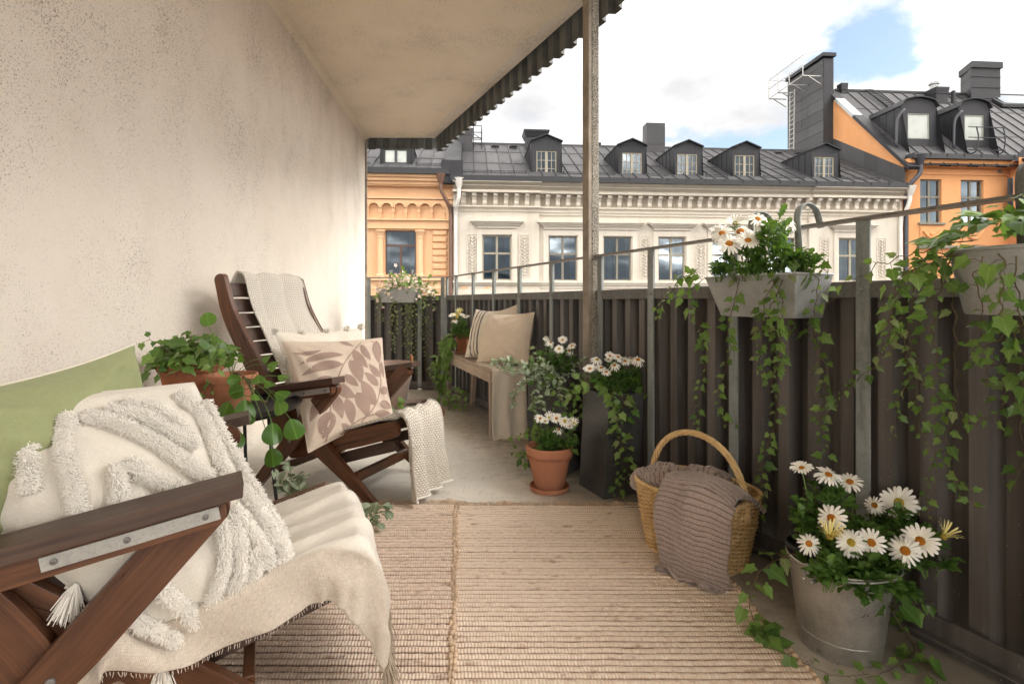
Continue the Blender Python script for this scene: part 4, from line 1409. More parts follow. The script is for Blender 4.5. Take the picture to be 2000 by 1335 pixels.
    o = dormer(t, s0, s1, yd, z0, fz(772, 286, yd), fz(772, 284, yd) + 0.05, sl, za, M['roofdark'], (fs(750, yd), fs(796, yd), z0 + 0.06, fz(772, 291, yd)), 'modern', 'frame_dark', eave=0.04, seed=44)
    snow_guard(t, fs(812, 0.2), fs(864, 0.2), 0.1, za + 0.1 * sl + 0.1); snow_guard(t, fs(690, 0.2), fs(724, 0.2), 0.1, za + 0.1 * sl + 0.1)
    downpipe(t, M['pipe_brown'], [(-0.5, -0.6, ze - 0.3), (-0.48, -0.58, ze - 0.75), (-0.2, -0.42, ze - 1.3), (-0.10, -0.26, ze - 1.7), (-0.10, -0.26, ze - 3), (-0.10, -0.26, 1)], 0.08, (-0.5, -0.6, ze - 0.02))
    return t


def orange_right():
    t = building('orange_town_house', 'tall orange town house with round topped dormers and dark clad gable chimney on the right')
    X0, X1 = 21.2, 42.0
    ze = 22.72; za = ze + 0.1; sl = 1.0
    ry = 5.3; zr = za + ry * sl
    xb = fs(1972)                                # start of the projecting bay
    wz1, wz0 = fz(1818, 350), fz(1818, 435)
    wins = [(fs(1797), fs(1839), wz0, wz1), (fs(1876.5), fs(1921), wz0, wz1)]
    mb = MB()
    wall_holes(mb, X0, xb, 0, ze, 0.0, 0.25, wins)
    mb.build('facade_wall', M['fac_orange2'], t)
    # gable party wall
    mb = MB()
    poly = [(0.0, 0), (0.0, za - 0.15), (ry, zr - 0.15), (ry + 0.9, zr - 0.15), (13.0, za - 2.4), (13.0, 0)]
    n = len(poly)
    mb.add([(X0, y, z) for y, z in poly] + [(X0 + 0.4, y, z) for y, z in poly], [tuple(range(n)), tuple(range(2 * n - 1, n - 1, -1))] + [(i, n + i, n + (i + 1) % n, (i + 1) % n) for i in range(n)])
    mb.build('gable_wall', M['fac_orange2'], t)
    mb = MB(); mb.box(X0 + 0.41, X1, 0.9, 11.0, 0, ze - 0.02); mb.build('core_wall', M['fac_orange2'], t)
    # verge capping down the gable, one length of new bright zinc near the top
    for f0, f1, m_ in ((0.0, 0.36, 'roofdark'), (0.361, 0.62, 'roofdark'), (0.621, 0.86, 'zinc'), (0.861, 1.0, 'roofdark')):
        mb = MB()
        y0 = -0.6 + (ry + 0.6) * f0; y1 = -0.6 + (ry + 0.6) * f1
        mb.beam((X0 + 0.16, y0, za + y0 * sl - 0.02), (X0 + 0.16, y1, za + y1 * sl - 0.02), 0.52, 0.16, (0, -0.7, 0.7))
        mb.build('verge_capping', M[m_], t)
    # wall flashing where the lower roof of the neighbour meets the gable
    zn = 21.44
    for k in range(7):
        y0 = -0.3 + k * 0.86
        mb = MB()
        mb.hexa([(X0 - 0.05, y0, zn + 0.578 * y0 - 0.1), (X0 - 0.004, y0, zn + 0.578 * y0 - 0.1), (X0 - 0.004, y0 + 0.85, zn + 0.578 * (y0 + 0.85) - 0.1), (X0 - 0.05, y0 + 0.85, zn + 0.578 * (y0 + 0.85) - 0.1),
                 (X0 - 0.05, y0, zn + 0.578 * y0 + 1.0), (X0 - 0.004, y0, zn + 0.578 * y0 + 1.0), (X0 - 0.004, y0 + 0.85, zn + 0.578 * (y0 + 0.85) + 1.0), (X0 - 0.05, y0 + 0.85, zn + 0.578 * (y0 + 0.85) + 1.0)])
        mb.build('wall_flashing', M['roof'], t)
    def band(z0, z1, out, mat='fac_orange2'):
        mb = MB(); mb.box(X0 + 0.02, xb - 0.003, -out, -0.003, z0, z1); mb.build('cornice', M[mat], t)
    band(ze - 0.22, ze - 0.03, 0.42); band(ze - 0.36, ze - 0.221, 0.30); band(wz1 + 0.22, wz1 + 0.30, 0.05)
    for px in (1835, 1888, 1943):
        s = fs(px); mb = MB(); mb.box(s - 0.28, s + 0.28, -0.325, -0.305, ze - 0.34, ze - 0.24); mb.build('eave_vent', M['roofdark'], t)
    for k, w in enumerate(wins):
        window(t, *w, 0.12, M['frame_olive'], 'cross', 'curtain', 70 + k)
        mb = MB(); mb.box(w[0] - 0.12, w[1] + 0.12, -0.12, 0.1, w[2] - 0.10, w[2] - 0.004); mb.build('window_sill', M['frame_olive'], t)
        # apron panel with a garland
        mb = MB()
        zc = w[2] - 0.62
        mb.box(w[0] - 0.02, w[1] + 0.02, -0.05, -0.003, zc - 0.42, zc + 0.45)
        P = [(w[0] + 0.1 + (w[1] - w[0] - 0.2) * q / 12, -0.09, zc + 0.22 - 0.34 * math.sin(math.pi * q / 12)) for q in range(13)]
        mb.tube(P, [0.04 + 0.05 * math.sin(math.pi * q / 12) for q in range(13)], 6)
        mb.ell(((w[0] + w[1]) / 2, -0.08, zc + 0.08), (0.1, 0.06, 0.1), 8, 5)
        mb.build('garland_panel', M['fac_orange2'], t)
    mb = MB(); mb.box(fs(1790), fs(1930), -0.16, -0.003, wz0 - 1.22, wz0 - 1.10); mb.build('string_course', M['frame_olive'], t)
    s = fs(1815)
    mb = MB(); P = [(s - 0.75, -0.1, wz0 - 2.25), (s - 0.62, -0.12, wz0 - 2.2)] + [(s + 0.55 * math.cos(math.pi - math.pi * q / 10), -0.14, wz0 - 2.15 + 0.5 * math.sin(math.pi * q / 10)) for q in range(11)] + [(s + 0.62, -0.12, wz0 - 2.2), (s + 0.75, -0.1, wz0 - 2.25)]
    mb.tube(P, 0.09, 6); mb.build('window_arch', M['frame_olive'], t)
    mb = MB(); mb.box(fs(1948.5), fs(1956), -0.02, -0.003, fz(1952, 338), fz(1952, 330)); mb.build('wall_vent', M['frame_olive'], t)
    # projecting bay at the right
    mb = MB()
    w3 = (fs(1990, -0.9), fs(1990, -0.9) + 1.1, wz0, wz1 + 0.05)
    wall_holes(mb, xb, X1, 0, ze, -0.9, 0.25, [w3])
    mb.quad((xb, -0.9, 0), (xb, 0, 0), (xb, 0, ze), (xb, -0.9, ze))
    mb.add([(xb, -0.9, ze), (xb + 7, -0.9, ze), (xb + 3.5, -0.9, ze + 1.75)], [(0, 1, 2)])
    mb.build('bay_wall', M['fac_orange2'], t)
    window(t, *w3, -0.78, M['frame_olive'], 'cross', 'curtain', 77)
    mb = MB(); mb.box(w3[0] - 0.12, w3[1] + 0.12, -1.02, -0.8, wz0 - 0.10, wz0 - 0.004); mb.build('window_sill', M['frame_olive'], t)
    mb = MB()
    mb.beam((xb - 0.35, -1.05, ze - 0.15), (xb + 3.5, -1.05, ze + 1.9), 0.5, 0.16, (-0.5, 0, 0.85))
    mb.add([(xb - 0.3, -1.2, ze - 0.1), (xb + 3.5, -1.2, ze + 2.0), (xb + 3.5, 2.2, ze + 2.0), (xb - 0.3, 0.1, ze - 0.1)], [(0, 1, 2, 3)])
    mb.build('bay_roof', M['roofdark'], t)
    # roof
    gutter(t, X0 + 0.15, xb - 0.3, -0.58, -0.12, ze - 0.02, ze + 0.2)
    roof_sheets(t, X0 + 0.45, X1, (-0.5, za - 0.42), (ry, zr), M['roof'], 0.68)
    mb = MB(); mb.add([(X0, ry, zr), (X1, ry, zr), (X1, 13, za - 2), (X0, 13, za - 2)], [(0, 1, 2, 3)]); mb.box(X0 + 0.45, X1, ry - 0.1, ry + 0.1, zr - 0.04, zr + 0.07)
    mb.build('roof_back', M['roof'], t)
    yd = 0.75
    for k, (a, b, c, d) in enumerate([(1760, 1829, 1773, 1816), (1872, 1932, 1884, 1922)]):
        z0 = za + yd * sl - 0.55
        zt = fz(1795, 213, yd)
        dormer(t, fs(a, yd), fs(b, yd), yd, z0, zt + 0.12, zt + 0.55, sl, za, M['roofdark'], (fs(c, yd), fs(d, yd), fz(1795, 271, yd), fz(1795, 221, yd)), 'plain', 'frame_light', eave=0.06, seed=80 + k, round_=True, curtain=None)
        s = fs(a - 8, yd - 0.1)
        mb = MB(); mb.tube(cr([(s + 0.3, yd - 0.2, zt - 0.1), (s + 0.05, yd - 0.15, zt - 0.45), (s - 0.03, yd - 0.12, zt - 0.8), (s - 0.05, yd - 0.12, zt - 2.0)], 4), 0.06, 7); mb.build('dormer_pipe', M['pipe_dark'], t, smooth=True)
    # chimneys
    y = 4.6
    mb = MB()
    x0, x1, xm = fs(1876, y + 1.3), fs(1954, y), fs(1897, y)
    zt = fz(1915, 133, y); zb = zr - 1.2
    pl = [(x0, y + 1.3), (xm, y), (x1, y), (x1 + 0.1, y + 1.3)]
    mb.add([(a, b, zb) for a, b in pl] + [(a, b, zt) for a, b in pl], [(0, 1, 5, 4), (1, 2, 6, 5), (2, 3, 7, 6), (3, 0, 4, 7), (4, 5, 6, 7)])
    for q in (0.3, 0.55, 0.8):
        zz = zb + (zt - zb) * q
        mb.beam((xm, y - 0.01, zz), (x1, y - 0.01, zz), 0.03, 0.03); mb.beam((x0, y + 1.29, zz), (xm, y - 0.01, zz), 0.03, 0.03)
    o = mb.build('chimney', M['roofdark'], t)
    mb = MB()
    pc = [(x0 - 0.07, y + 1.36), (xm - 0.04, y - 0.08), (x1 + 0.08, y - 0.08), (x1 + 0.16, y + 1.36)]
    mb.add([(a, b, zt + 0.003) for a, b in pc] + [(a, b, zt + 0.36) for a, b in pc], [(0, 1, 2, 3), (0, 1, 5, 4), (1, 2, 6, 5), (2, 3, 7, 6), (3, 0, 4, 7), (4, 5, 6, 7)])
    mb.build('cap', M['roofdark'], o)
    chimney(t, 'chimney', fs(1829, 4.3), fs(1851, 4.3), 4.3, 5.0, za + 3.0, fz(1840, 173, 4.3), M['roofdark'], 0.06, 0)
    mb = MB(); mb.lathe([(0.2, 0), (0.2, 1.1), (0.26, 1.1), (0.26, 1.2), (0, 1.3)], 12, (fs(1824, 4.8), 4.8, zr - 0.8)); mb.build('roof_vent', M['zinc'], t, smooth=True, sharp=30)
    chimney(t, 'roof_vent', fs(1644, 5.0), fs(1655, 5.0), 5.0, 5.35, zr - 0.8, fz(1650, 165, 5.0), M['roofdark'], 0.03, 0)
    mb = MB(); s = fs(1862, 4.4); mb.lathe([(0.1, 0), (0.1, 0.9), (0, 0.95)], 10, (s, 4.4, za + 4.2)); mb.build('roof_vent', M['roofdark'], t)
    # roof window and ladder, snow hoops
    y0, y1 = 4.1, 4.9
    mb = MB(); mb.hexa([(fs(1955, y0), y0 - 0.1, za + y0 + 0.05), (fs(2030, y0), y0 - 0.1, za + y0 + 0.05), (fs(2030, y0), y1, za + y1 + 0.0), (fs(1955, y0), y1, za + y1 + 0.0),
                        (fs(1955, y0), y0 - 0.1, za + y0 + 0.22), (fs(2030, y0), y0 - 0.1, za + y0 + 0.22), (fs(2030, y0), y1, za + y1 + 0.2), (fs(1955, y0), y1, za + y1 + 0.2)])
    o = mb.build('roof_window', M['roofdark'], t)
    mb = MB(); mb.hexa([(fs(1962, y0), y0, za + y0 + 0.20), (fs(2025, y0), y0, za + y0 + 0.20), (fs(2025, y0), y1 - 0.1, za + y1 + 0.11), (fs(1962, y0), y1 - 0.1, za + y1 + 0.11),
                        (fs(1962, y0), y0, za + y0 + 0.33), (fs(2025, y0), y0, za + y0 + 0.33), (fs(2025, y0), y1 - 0.1, za + y1 + 0.22), (fs(1962, y0), y1 - 0.1, za + y1 + 0.22)]); mb.build('pane', M['skyglass'], o)
    mb = MB()
    a = Vector((fs(1690, 5.1), 5.1, za + 5.1 + 0.22)); b = Vector((fs(1742, 3.4), 3.4, za + 3.4 + 0.22))
    off = Vector((0.45, 0, 0))
    mb.beam(a, b, 0.05, 0.05); mb.beam(a + off, b + off, 0.05, 0.05)
    for q in range(11): p = a.lerp(b, q / 10); mb.beam(p, p + off, 0.05, 0.04)
    mb.build('roof_ladder', M['roofdark'], t)
    mb = MB()
    yq = 0.1
    for px in (1899, 1951):
        s = fs(px, yq); zq = za + yq
        mb.tube(cr([(s, yq + 0.5, zq + 0.35), (s, yq - 0.15, zq + 0.25), (s + 0.12, yq - 0.2, zq + 0.9), (s + 0.12, yq - 0.1, zq + 1.5)], 5), 0.03, 5)
    for dz in (0.35, 0.95, 1.45): mb.beam((fs(1886, yq), yq - 0.16, za + yq + dz), (fs(1958, yq), yq - 0.16, za + yq + dz), 0.035, 0.035)
    mb.build('snow_hoop', M['roofdark'], t)
    s = fs(1745)
    downpipe(t, M['pipe_dark'], [(X0 + 0.55, -0.5, ze - 0.15), (X0 + 0.55, -0.5, ze - 0.7), (X0 + 0.2, -0.4, ze - 1.2), (X0 + 0.12, -0.2, ze - 1.6), (X0 + 0.12, -0.2, ze - 4), (X0 + 0.12, -0.2, 1)], 0.10, (X0 + 0.55, -0.5, ze + 0.1))
    downpipe(t, M['pipe_white'], [(X0 - 0.02, -0.62, 21.1), (X0 - 0.06, -0.6, 20.6), (X0 - 0.16, -0.45, 20.1), (X0 - 0.2, -0.26, 19.7), (X0 - 0.2, -0.26, 17), (X0 - 0.2, -0.26, 1)], 0.085, (X0 - 0.02, -0.62, 21.35))
    # big clad chimney slab on the gable
    o = None
    mb = MB()
    x0, x1 = X0 - 0.55, X0 + 0.02
    yA, yB = 4.75, 8.2
    zt = fz(1608, 118, 5.0)
    zb = 22.0
    mb.hexa([(x0, yA, zb + 1.8), (x1, yA, zb + 1.8), (x1, yB, zb), (x0, yB, zb), (x0, yA, zt), (x1, yA, zt), (x1, yB, zt + 0.1), (x0, yB, zt + 0.1)])
    mb.hexa([(x0 - 0.35, yA - 0.4, zb), (x0 - 0.003, yA - 0.4, zb), (x0 - 0.003, yB, zb), (x0 - 0.35, yB, zb), (x0 - 0.3, yA - 0.35, zb + 2.0), (x0 - 0.003, yA - 0.35, zb + 2.2), (x0 - 0.003, yB, zb + 2.2), (x0 - 0.3, yB, zb + 2.0)])
    o = mb.build('gable_chimney', M['roofdark'], t)
    cl = []
    z = zb + 0.5
    k = 0
    while z < zt - 0.1:
        mb = MB()
        h = min(0.62, zt - 0.05 - z)
        m_ = yA + (0.42 if k % 2 else 0.58) * (yB - yA)
        for a, b in ((yA + 0.02, m_ - 0.008), (m_ + 0.008, yB - 0.02)):
            mb.box(x0 - 0.035, x0 - 0.003, a, b, z + 0.008, z + h - 0.008)
        if z > zb + 2.2: mb.build('cladding_sheet', M['roof'], o)
        z += h; k += 1
    mb = MB(); mb.box(x0 - 0.12, x1 + 0.1, yA - 0.1, yB + 0.1, zt + 0.103, zt + 0.3); mb.build('cap', M['roofdark'], o)
    # ladder and railing platform on the chimney
    mb = MB()
    xl = x0 - 0.5
    for y in (6.7, 7.15): mb.beam((xl - 0.1, y, zb + 0.5), (xl, y, zt - 1.0), 0.05, 0.05)
    for q in range(22): zz = zb + 0.7 + q * 0.28; mb.beam((xl - 0.08, 6.7, zz), (xl - 0.08, 7.15, zz), 0.03, 0.03)
    mb.build('chimney_ladder', M['plate'], t)
    mb = MB()
    zz = zt - 0.95
    xo = x0 - 1.15
    for y in (4.9, 6.2, 7.4, 8.4):
        mb.beam((x0, y, zz), (xo, y, zz), 0.05, 0.05); mb.beam((x0, y, zz - 0.5), (xo + 0.3, y, zz), 0.04, 0.04)
        mb.beam((xo, y, zz), (xo, y, zz + 1.15), 0.035, 0.035)
    for dz in (0.0, 0.6, 1.15): mb.beam((xo, 4.9, zz + dz), (xo, 8.4, zz + dz), 0.035, 0.035)
    mb.beam((xo, 8.4, zz + 1.15), (x0, 8.4, zz + 1.15), 0.03, 0.03); mb.beam((xo, 4.9, zz + 1.15), (x0, 4.9, zz + 1.5), 0.03, 0.03)
    mb.build('chimney_platform', M['plate'], t)
    return t


white_building()
orange_left()
orange_right()

# ------------------------------------------------------------------ rugs
def hbump(x, y, s, k=0.0):
    return nz(x * s, y * s, k)


def build_rug(label, x0a, x1a, y0, y1, drift, mat, pitch, seed, driftR=1.0, fringe_far=True):
    """woven rug lying on the floor: every weft row is a rounded ridge; x drifts with depth"""
    rr = random.Random(seed)
    cx, cy = (x0a + x1a) / 2, (y0 + y1) / 2
    t = thing('jute_rug', label, 'rug', (cx, cy, 0))
    nrow = int((y1 - y0) / pitch)
    nx = 72
    mb = MB()
    ends = []
    for k in range(nrow):
        yb = y0 + k * pitch
        rowj = rr.uniform(-0.0008, 0.0008)
        hgt = rr.uniform(0.0065, 0.0095)
        off = drift * (1 - (yb - y0) / (y1 - y0))
        xa = x0a + off + rr.uniform(-0.004, 0.004) + 0.006 * nz(yb * 5, seed, 1); xb = x1a + off * driftR + rr.uniform(-0.004, 0.004) + 0.008 * nz(yb * 4, seed, 2)
        rows = []
        for j, (f, h) in enumerate([(-0.02, 0.0025), (0.22, 0.82), (0.5, 1.0), (0.78, 0.82), (1.02, 0.0025)]):
            row = []; uvr = []
            for i in range(nx):
                x = xa + (xb - xa) * i / (nx - 1)
                wob = 0.0022 * nz(x * 9, yb * 13, seed) + 0.0035 * nz(x * 2.3, yb * 2.5, seed + 4)
                hh = 0.003 + hgt * (h if h > 0.1 else 0.0) * (0.88 + 0.35 * nz(x * 45, k * 7.7, seed))
                row.append((x - cx, yb + pitch * f + wob + rowj - cy, hh))
            rows.append(row)
        uv = [[(i / (nx - 1) * (xb - xa), k + 0.02 + 0.96 * j / 4) for i in range(nx)] for j in range(5)]
        mb.grid(rows, uv, flip=True)
        ends.append((xa - cx, xb - cx, yb + pitch / 2 - cy))
    mb.build('woven_rows', mat, t, smooth=True, fixn=False)
    # knotted selvedge: little loops where each weft turns
    for side in (0, 1):
        mb = MB()
        for k, (xa, xb, y) in enumerate(ends):
            x = xa if side == 0 else xb
            sg = -1 if side == 0 else 1
            r_ = rr.uniform(0.006, 0.010)
            mb.ell((x + sg * rr.uniform(0.0, 0.006), y + rr.uniform(-0.002, 0.002), 0.008), (r_, pitch * 0.52, 0.008), 6, 4)
        mb.build('selvedge', M['jutecord'], t, smooth=True)
    if fringe_far:
        mb = MB()
        yb = y1 - cy
        x = x0a - cx
        while x < x1a - cx:
            L = rr.uniform(0.015, 0.05)
            a = rr.uniform(-0.9, 0.9)
            p = [(x, yb - 0.004, 0.006), (x + L * 0.4 * math.sin(a), yb + L * 0.5, rr.uniform(0.006, 0.016)), (x + L * math.sin(a * 1.7), yb + L, 0.003)]
            mb.tube(p, [0.0016, 0.0013, 0.0007], 4)
            x += rr.uniform(0.002, 0.006)
        for q in range(6):
            x = rr.uniform(x0a - cx, x1a - cx)
            for _ in range(26):
                a = rr.uniform(0, 6.28); L = rr.uniform(0.01, 0.045)
                mb.tube([(x, yb + 0.01, 0.008), (x + L * math.cos(a) * 0.6, yb + 0.012 + abs(L * math.sin(a)) * 0.5, rr.uniform(0.008, 0.02)), (x + L * math.cos(a), yb + 0.012 + L * abs(math.sin(a)), 0.004)], [0.0016, 0.0013, 0.0008], 4)
        props(mb.build('fringe', M['jutecord'], t), kind='stuff')
    return t


build_rug('light woven jute rug in front of the wicker basket', -0.272, 0.74, 0.55, 2.62, 0.19, M['jute'], 0.0255, 3, 0.5)
build_rug('browner ribbed jute rug under the cream draped armchair', -1.42, -0.270, 0.55, 2.645, 0.19, M['jutedark'], 0.027, 5)


# ------------------------------------------------------------------ cloth simulation (position based)
def drape(P, colliders, steps=110, iters=10, pins=None, bend=0.25, fr=0.5, seed=0, damp=0.985):
    n, m, _ = P.shape
    P = P.copy(); V = np.zeros_like(P)
    w = np.ones((n, m, 1))
    if pins is not None: w[pins] = 0
    P0 = P.copy()
    def rest(a, b): return np.linalg.norm(P0[a] - P0[b], axis=-1, keepdims=True)
    S = []
    sl = slice
    for di, dj, k in ((1, 0, 1), (0, 1, 1), (1, 1, 0.6), (1, -1, 0.6), (2, 0, bend), (0, 2, bend)):
        for ph in range(2 * max(di, abs(dj))):
            if di and not dj or (di and dj):
                st = 2 * di
                ia = np.arange(ph, n - di, st) if ph < di else np.arange(ph, n - di, st)
                if ph >= 2 * di: continue
                if di == 2:
                    ia = np.concatenate([np.arange(ph, n - 2, 4)]) if ph < 4 else ia
                ja = np.arange(0, m - dj) if dj >= 0 else np.arange(1, m)
            else:
                ia = np.arange(n); ja = np.arange(ph, m - dj, 2 * dj)
            if len(ia) == 0 or len(ja) == 0: continue
            A = np.ix_(ia, ja); B = np.ix_(ia + di, ja + dj)
            S.append((A, B, rest(A, B), k))
    dt = 1 / 45
    for it in range(steps):
        V[..., 2] -= 9.8 * dt
        V *= damp
        X = P + V * dt * w
        for q in range(iters):
            for A, B, r0, k in S:
                d = X[B] - X[A]
                L = np.linalg.norm(d, axis=-1, keepdims=True) + 1e-9
                wa, wb = w[A], w[B]
                ws = wa + wb
                ws[ws == 0] = 1
                c = k * (L - r0) / L * d / ws
                X[A] += c * wa; X[B] -= c * wb
            if q % 3 == 2 or q == iters - 1:
                for col in colliders:
                    N, hit = col(X)
                    mv = N - P
                    nn = N - X
                    ln = np.linalg.norm(nn, axis=-1, keepdims=True) + 1e-9
                    nn = nn / ln
                    tang = mv - nn * (mv * nn).sum(-1, keepdims=True)
                    X = np.where(hit[..., None], N - tang * fr, X)
        V = (X - P) / dt
        sp = np.linalg.norm(V, axis=-1, keepdims=True)
        V = np.where(sp > 2.5, V / (sp + 1e-9) * 2.5, V)
        P = X
    return P


def box_col(c, h, rot=None, r=0.012):
    """rounded box collider; rot is a 3x3 matrix whose columns are the box axes"""
    c = np.array(c); h = np.array(h)
    Rm = np.eye(3) if rot is None else np.array(rot)
    def f(X):
        q = (X - c) @ Rm
        a = np.abs(q) - h
        sg = np.where(q >= 0, 1.0, -1.0)
        out = np.maximum(a, 0)
        d = np.linalg.norm(out, axis=-1)
        inside = a.max(-1) < 0
        hit = (d < r)
        # outside shell: push along the gradient
        g = out / (d[..., None] + 1e-9) * sg
        newq = np.clip(q, -h, h) + g * r
        # inside: through the nearest face
        ax = a.argmax(-1)
        qi = q.copy()
        for k in range(3):
            mk = inside & (ax == k)
            qi[..., k] = np.where(mk, sg[..., k] * (h[k] + r), qi[..., k])
        newq = np.where(inside[..., None], qi, newq)
        return newq @ Rm.T + c, hit
    return f


def floor_col(z=0.006):
    def f(X):
        N = X.copy()
        hit = X[..., 2] < z
        N[..., 2] = np.where(hit, z, N[..., 2])
        return N, hit
    return f


def cloth_obj(name, P, mat, parent, thick=0.005, uvs=None, sub=1, wr=0.0, seed=0, ridges=None):
    n, m, _ = P.shape
    if ridges is not None:
        gu = np.gradient(P, axis=0); gv = np.gradient(P, axis=1)
        N = np.cross(gu, gv); N /= np.linalg.norm(N, axis=-1, keepdims=True) + 1e-9
        if N[n // 2, m // 2, 2] < 0: N = -N
        P += N * ridges[..., None]
    if wr:
        for i in range(n):
            for j in range(m):
                P[i, j, 2] += wr * nz(i * 0.21, j * 0.21, seed)
    mb = MB()
    if uvs is None:
        du = np.linalg.norm(P[1:, 0] - P[:-1, 0], axis=-1).mean(); dv = np.linalg.norm(P[0, 1:] - P[0, :-1], axis=-1).mean()
        uvs = [[(i * du, j * dv) for j in range(m)] for i in range(n)]
    mb.grid(P.tolist(), uvs)
    o = mb.build(name, mat, parent, smooth=True, fixn=False)
    md = o.modifiers.new('solid', 'SOLIDIFY'); md.thickness = thick; md.offset = 1
    if sub:
        sb = o.modifiers.new('sub', 'SUBSURF'); sb.levels = sub; sb.render_levels = sub
    return o


def fringe(name, edge, mat, parent, rr, length=0.055, dirs=None, gap=0.004, r=0.0011, strands=2, down=1.0, floor=0.004):
    """knotted threads hanging from an edge polyline"""
    mb = MB()
    E = [Vector(e) for e in edge]
    for a, b in zip(E, E[1:]):
        k = max(1, int((b - a).length / gap))
        for i in range(k):
            p = a.lerp(b, (i + rr.random()) / k)
            d = Vector(dirs) if dirs is not None else Vector((0, 0, 0))
            for s_ in range(strands):
                L = length * rr.uniform(0.6, 1.2)
                q = p.copy()
                P = [q.copy()]
                v = d * 0.7 + Vector((rr.uniform(-.25, .25), rr.uniform(-.25, .25), -down))
                v.normalize()
                for j in range(4):
                    v = (v + Vector((rr.uniform(-.3, .3), rr.uniform(-.3, .3), -0.35 * down))).normalized()
                    q = q + v * L / 4
                    if q.z < floor: q.z = floor
                    P.append(q.copy())
                mb.tube(P, [r, r, r * 0.9, r * 0.8, r * 0.5], 4, cap=False)
    return props(mb.build(name, mat, parent), kind='stuff')


# ------------------------------------------------------------------ armchairs (local x forward, y to the far side, z up; origin under the near arm tip)
VR0, VR1 = 0.058, 0.652
AW = 0.71
POST = cr([(-0.865, 1.12), (-0.80, 0.93), (-0.66, 0.71), (-0.53, 0.52), (-0.42, 0.36), (-0.36, 0.25)], 4)
SEATA, SEATB = (-0.42, 0.205), (0.205, 0.372)


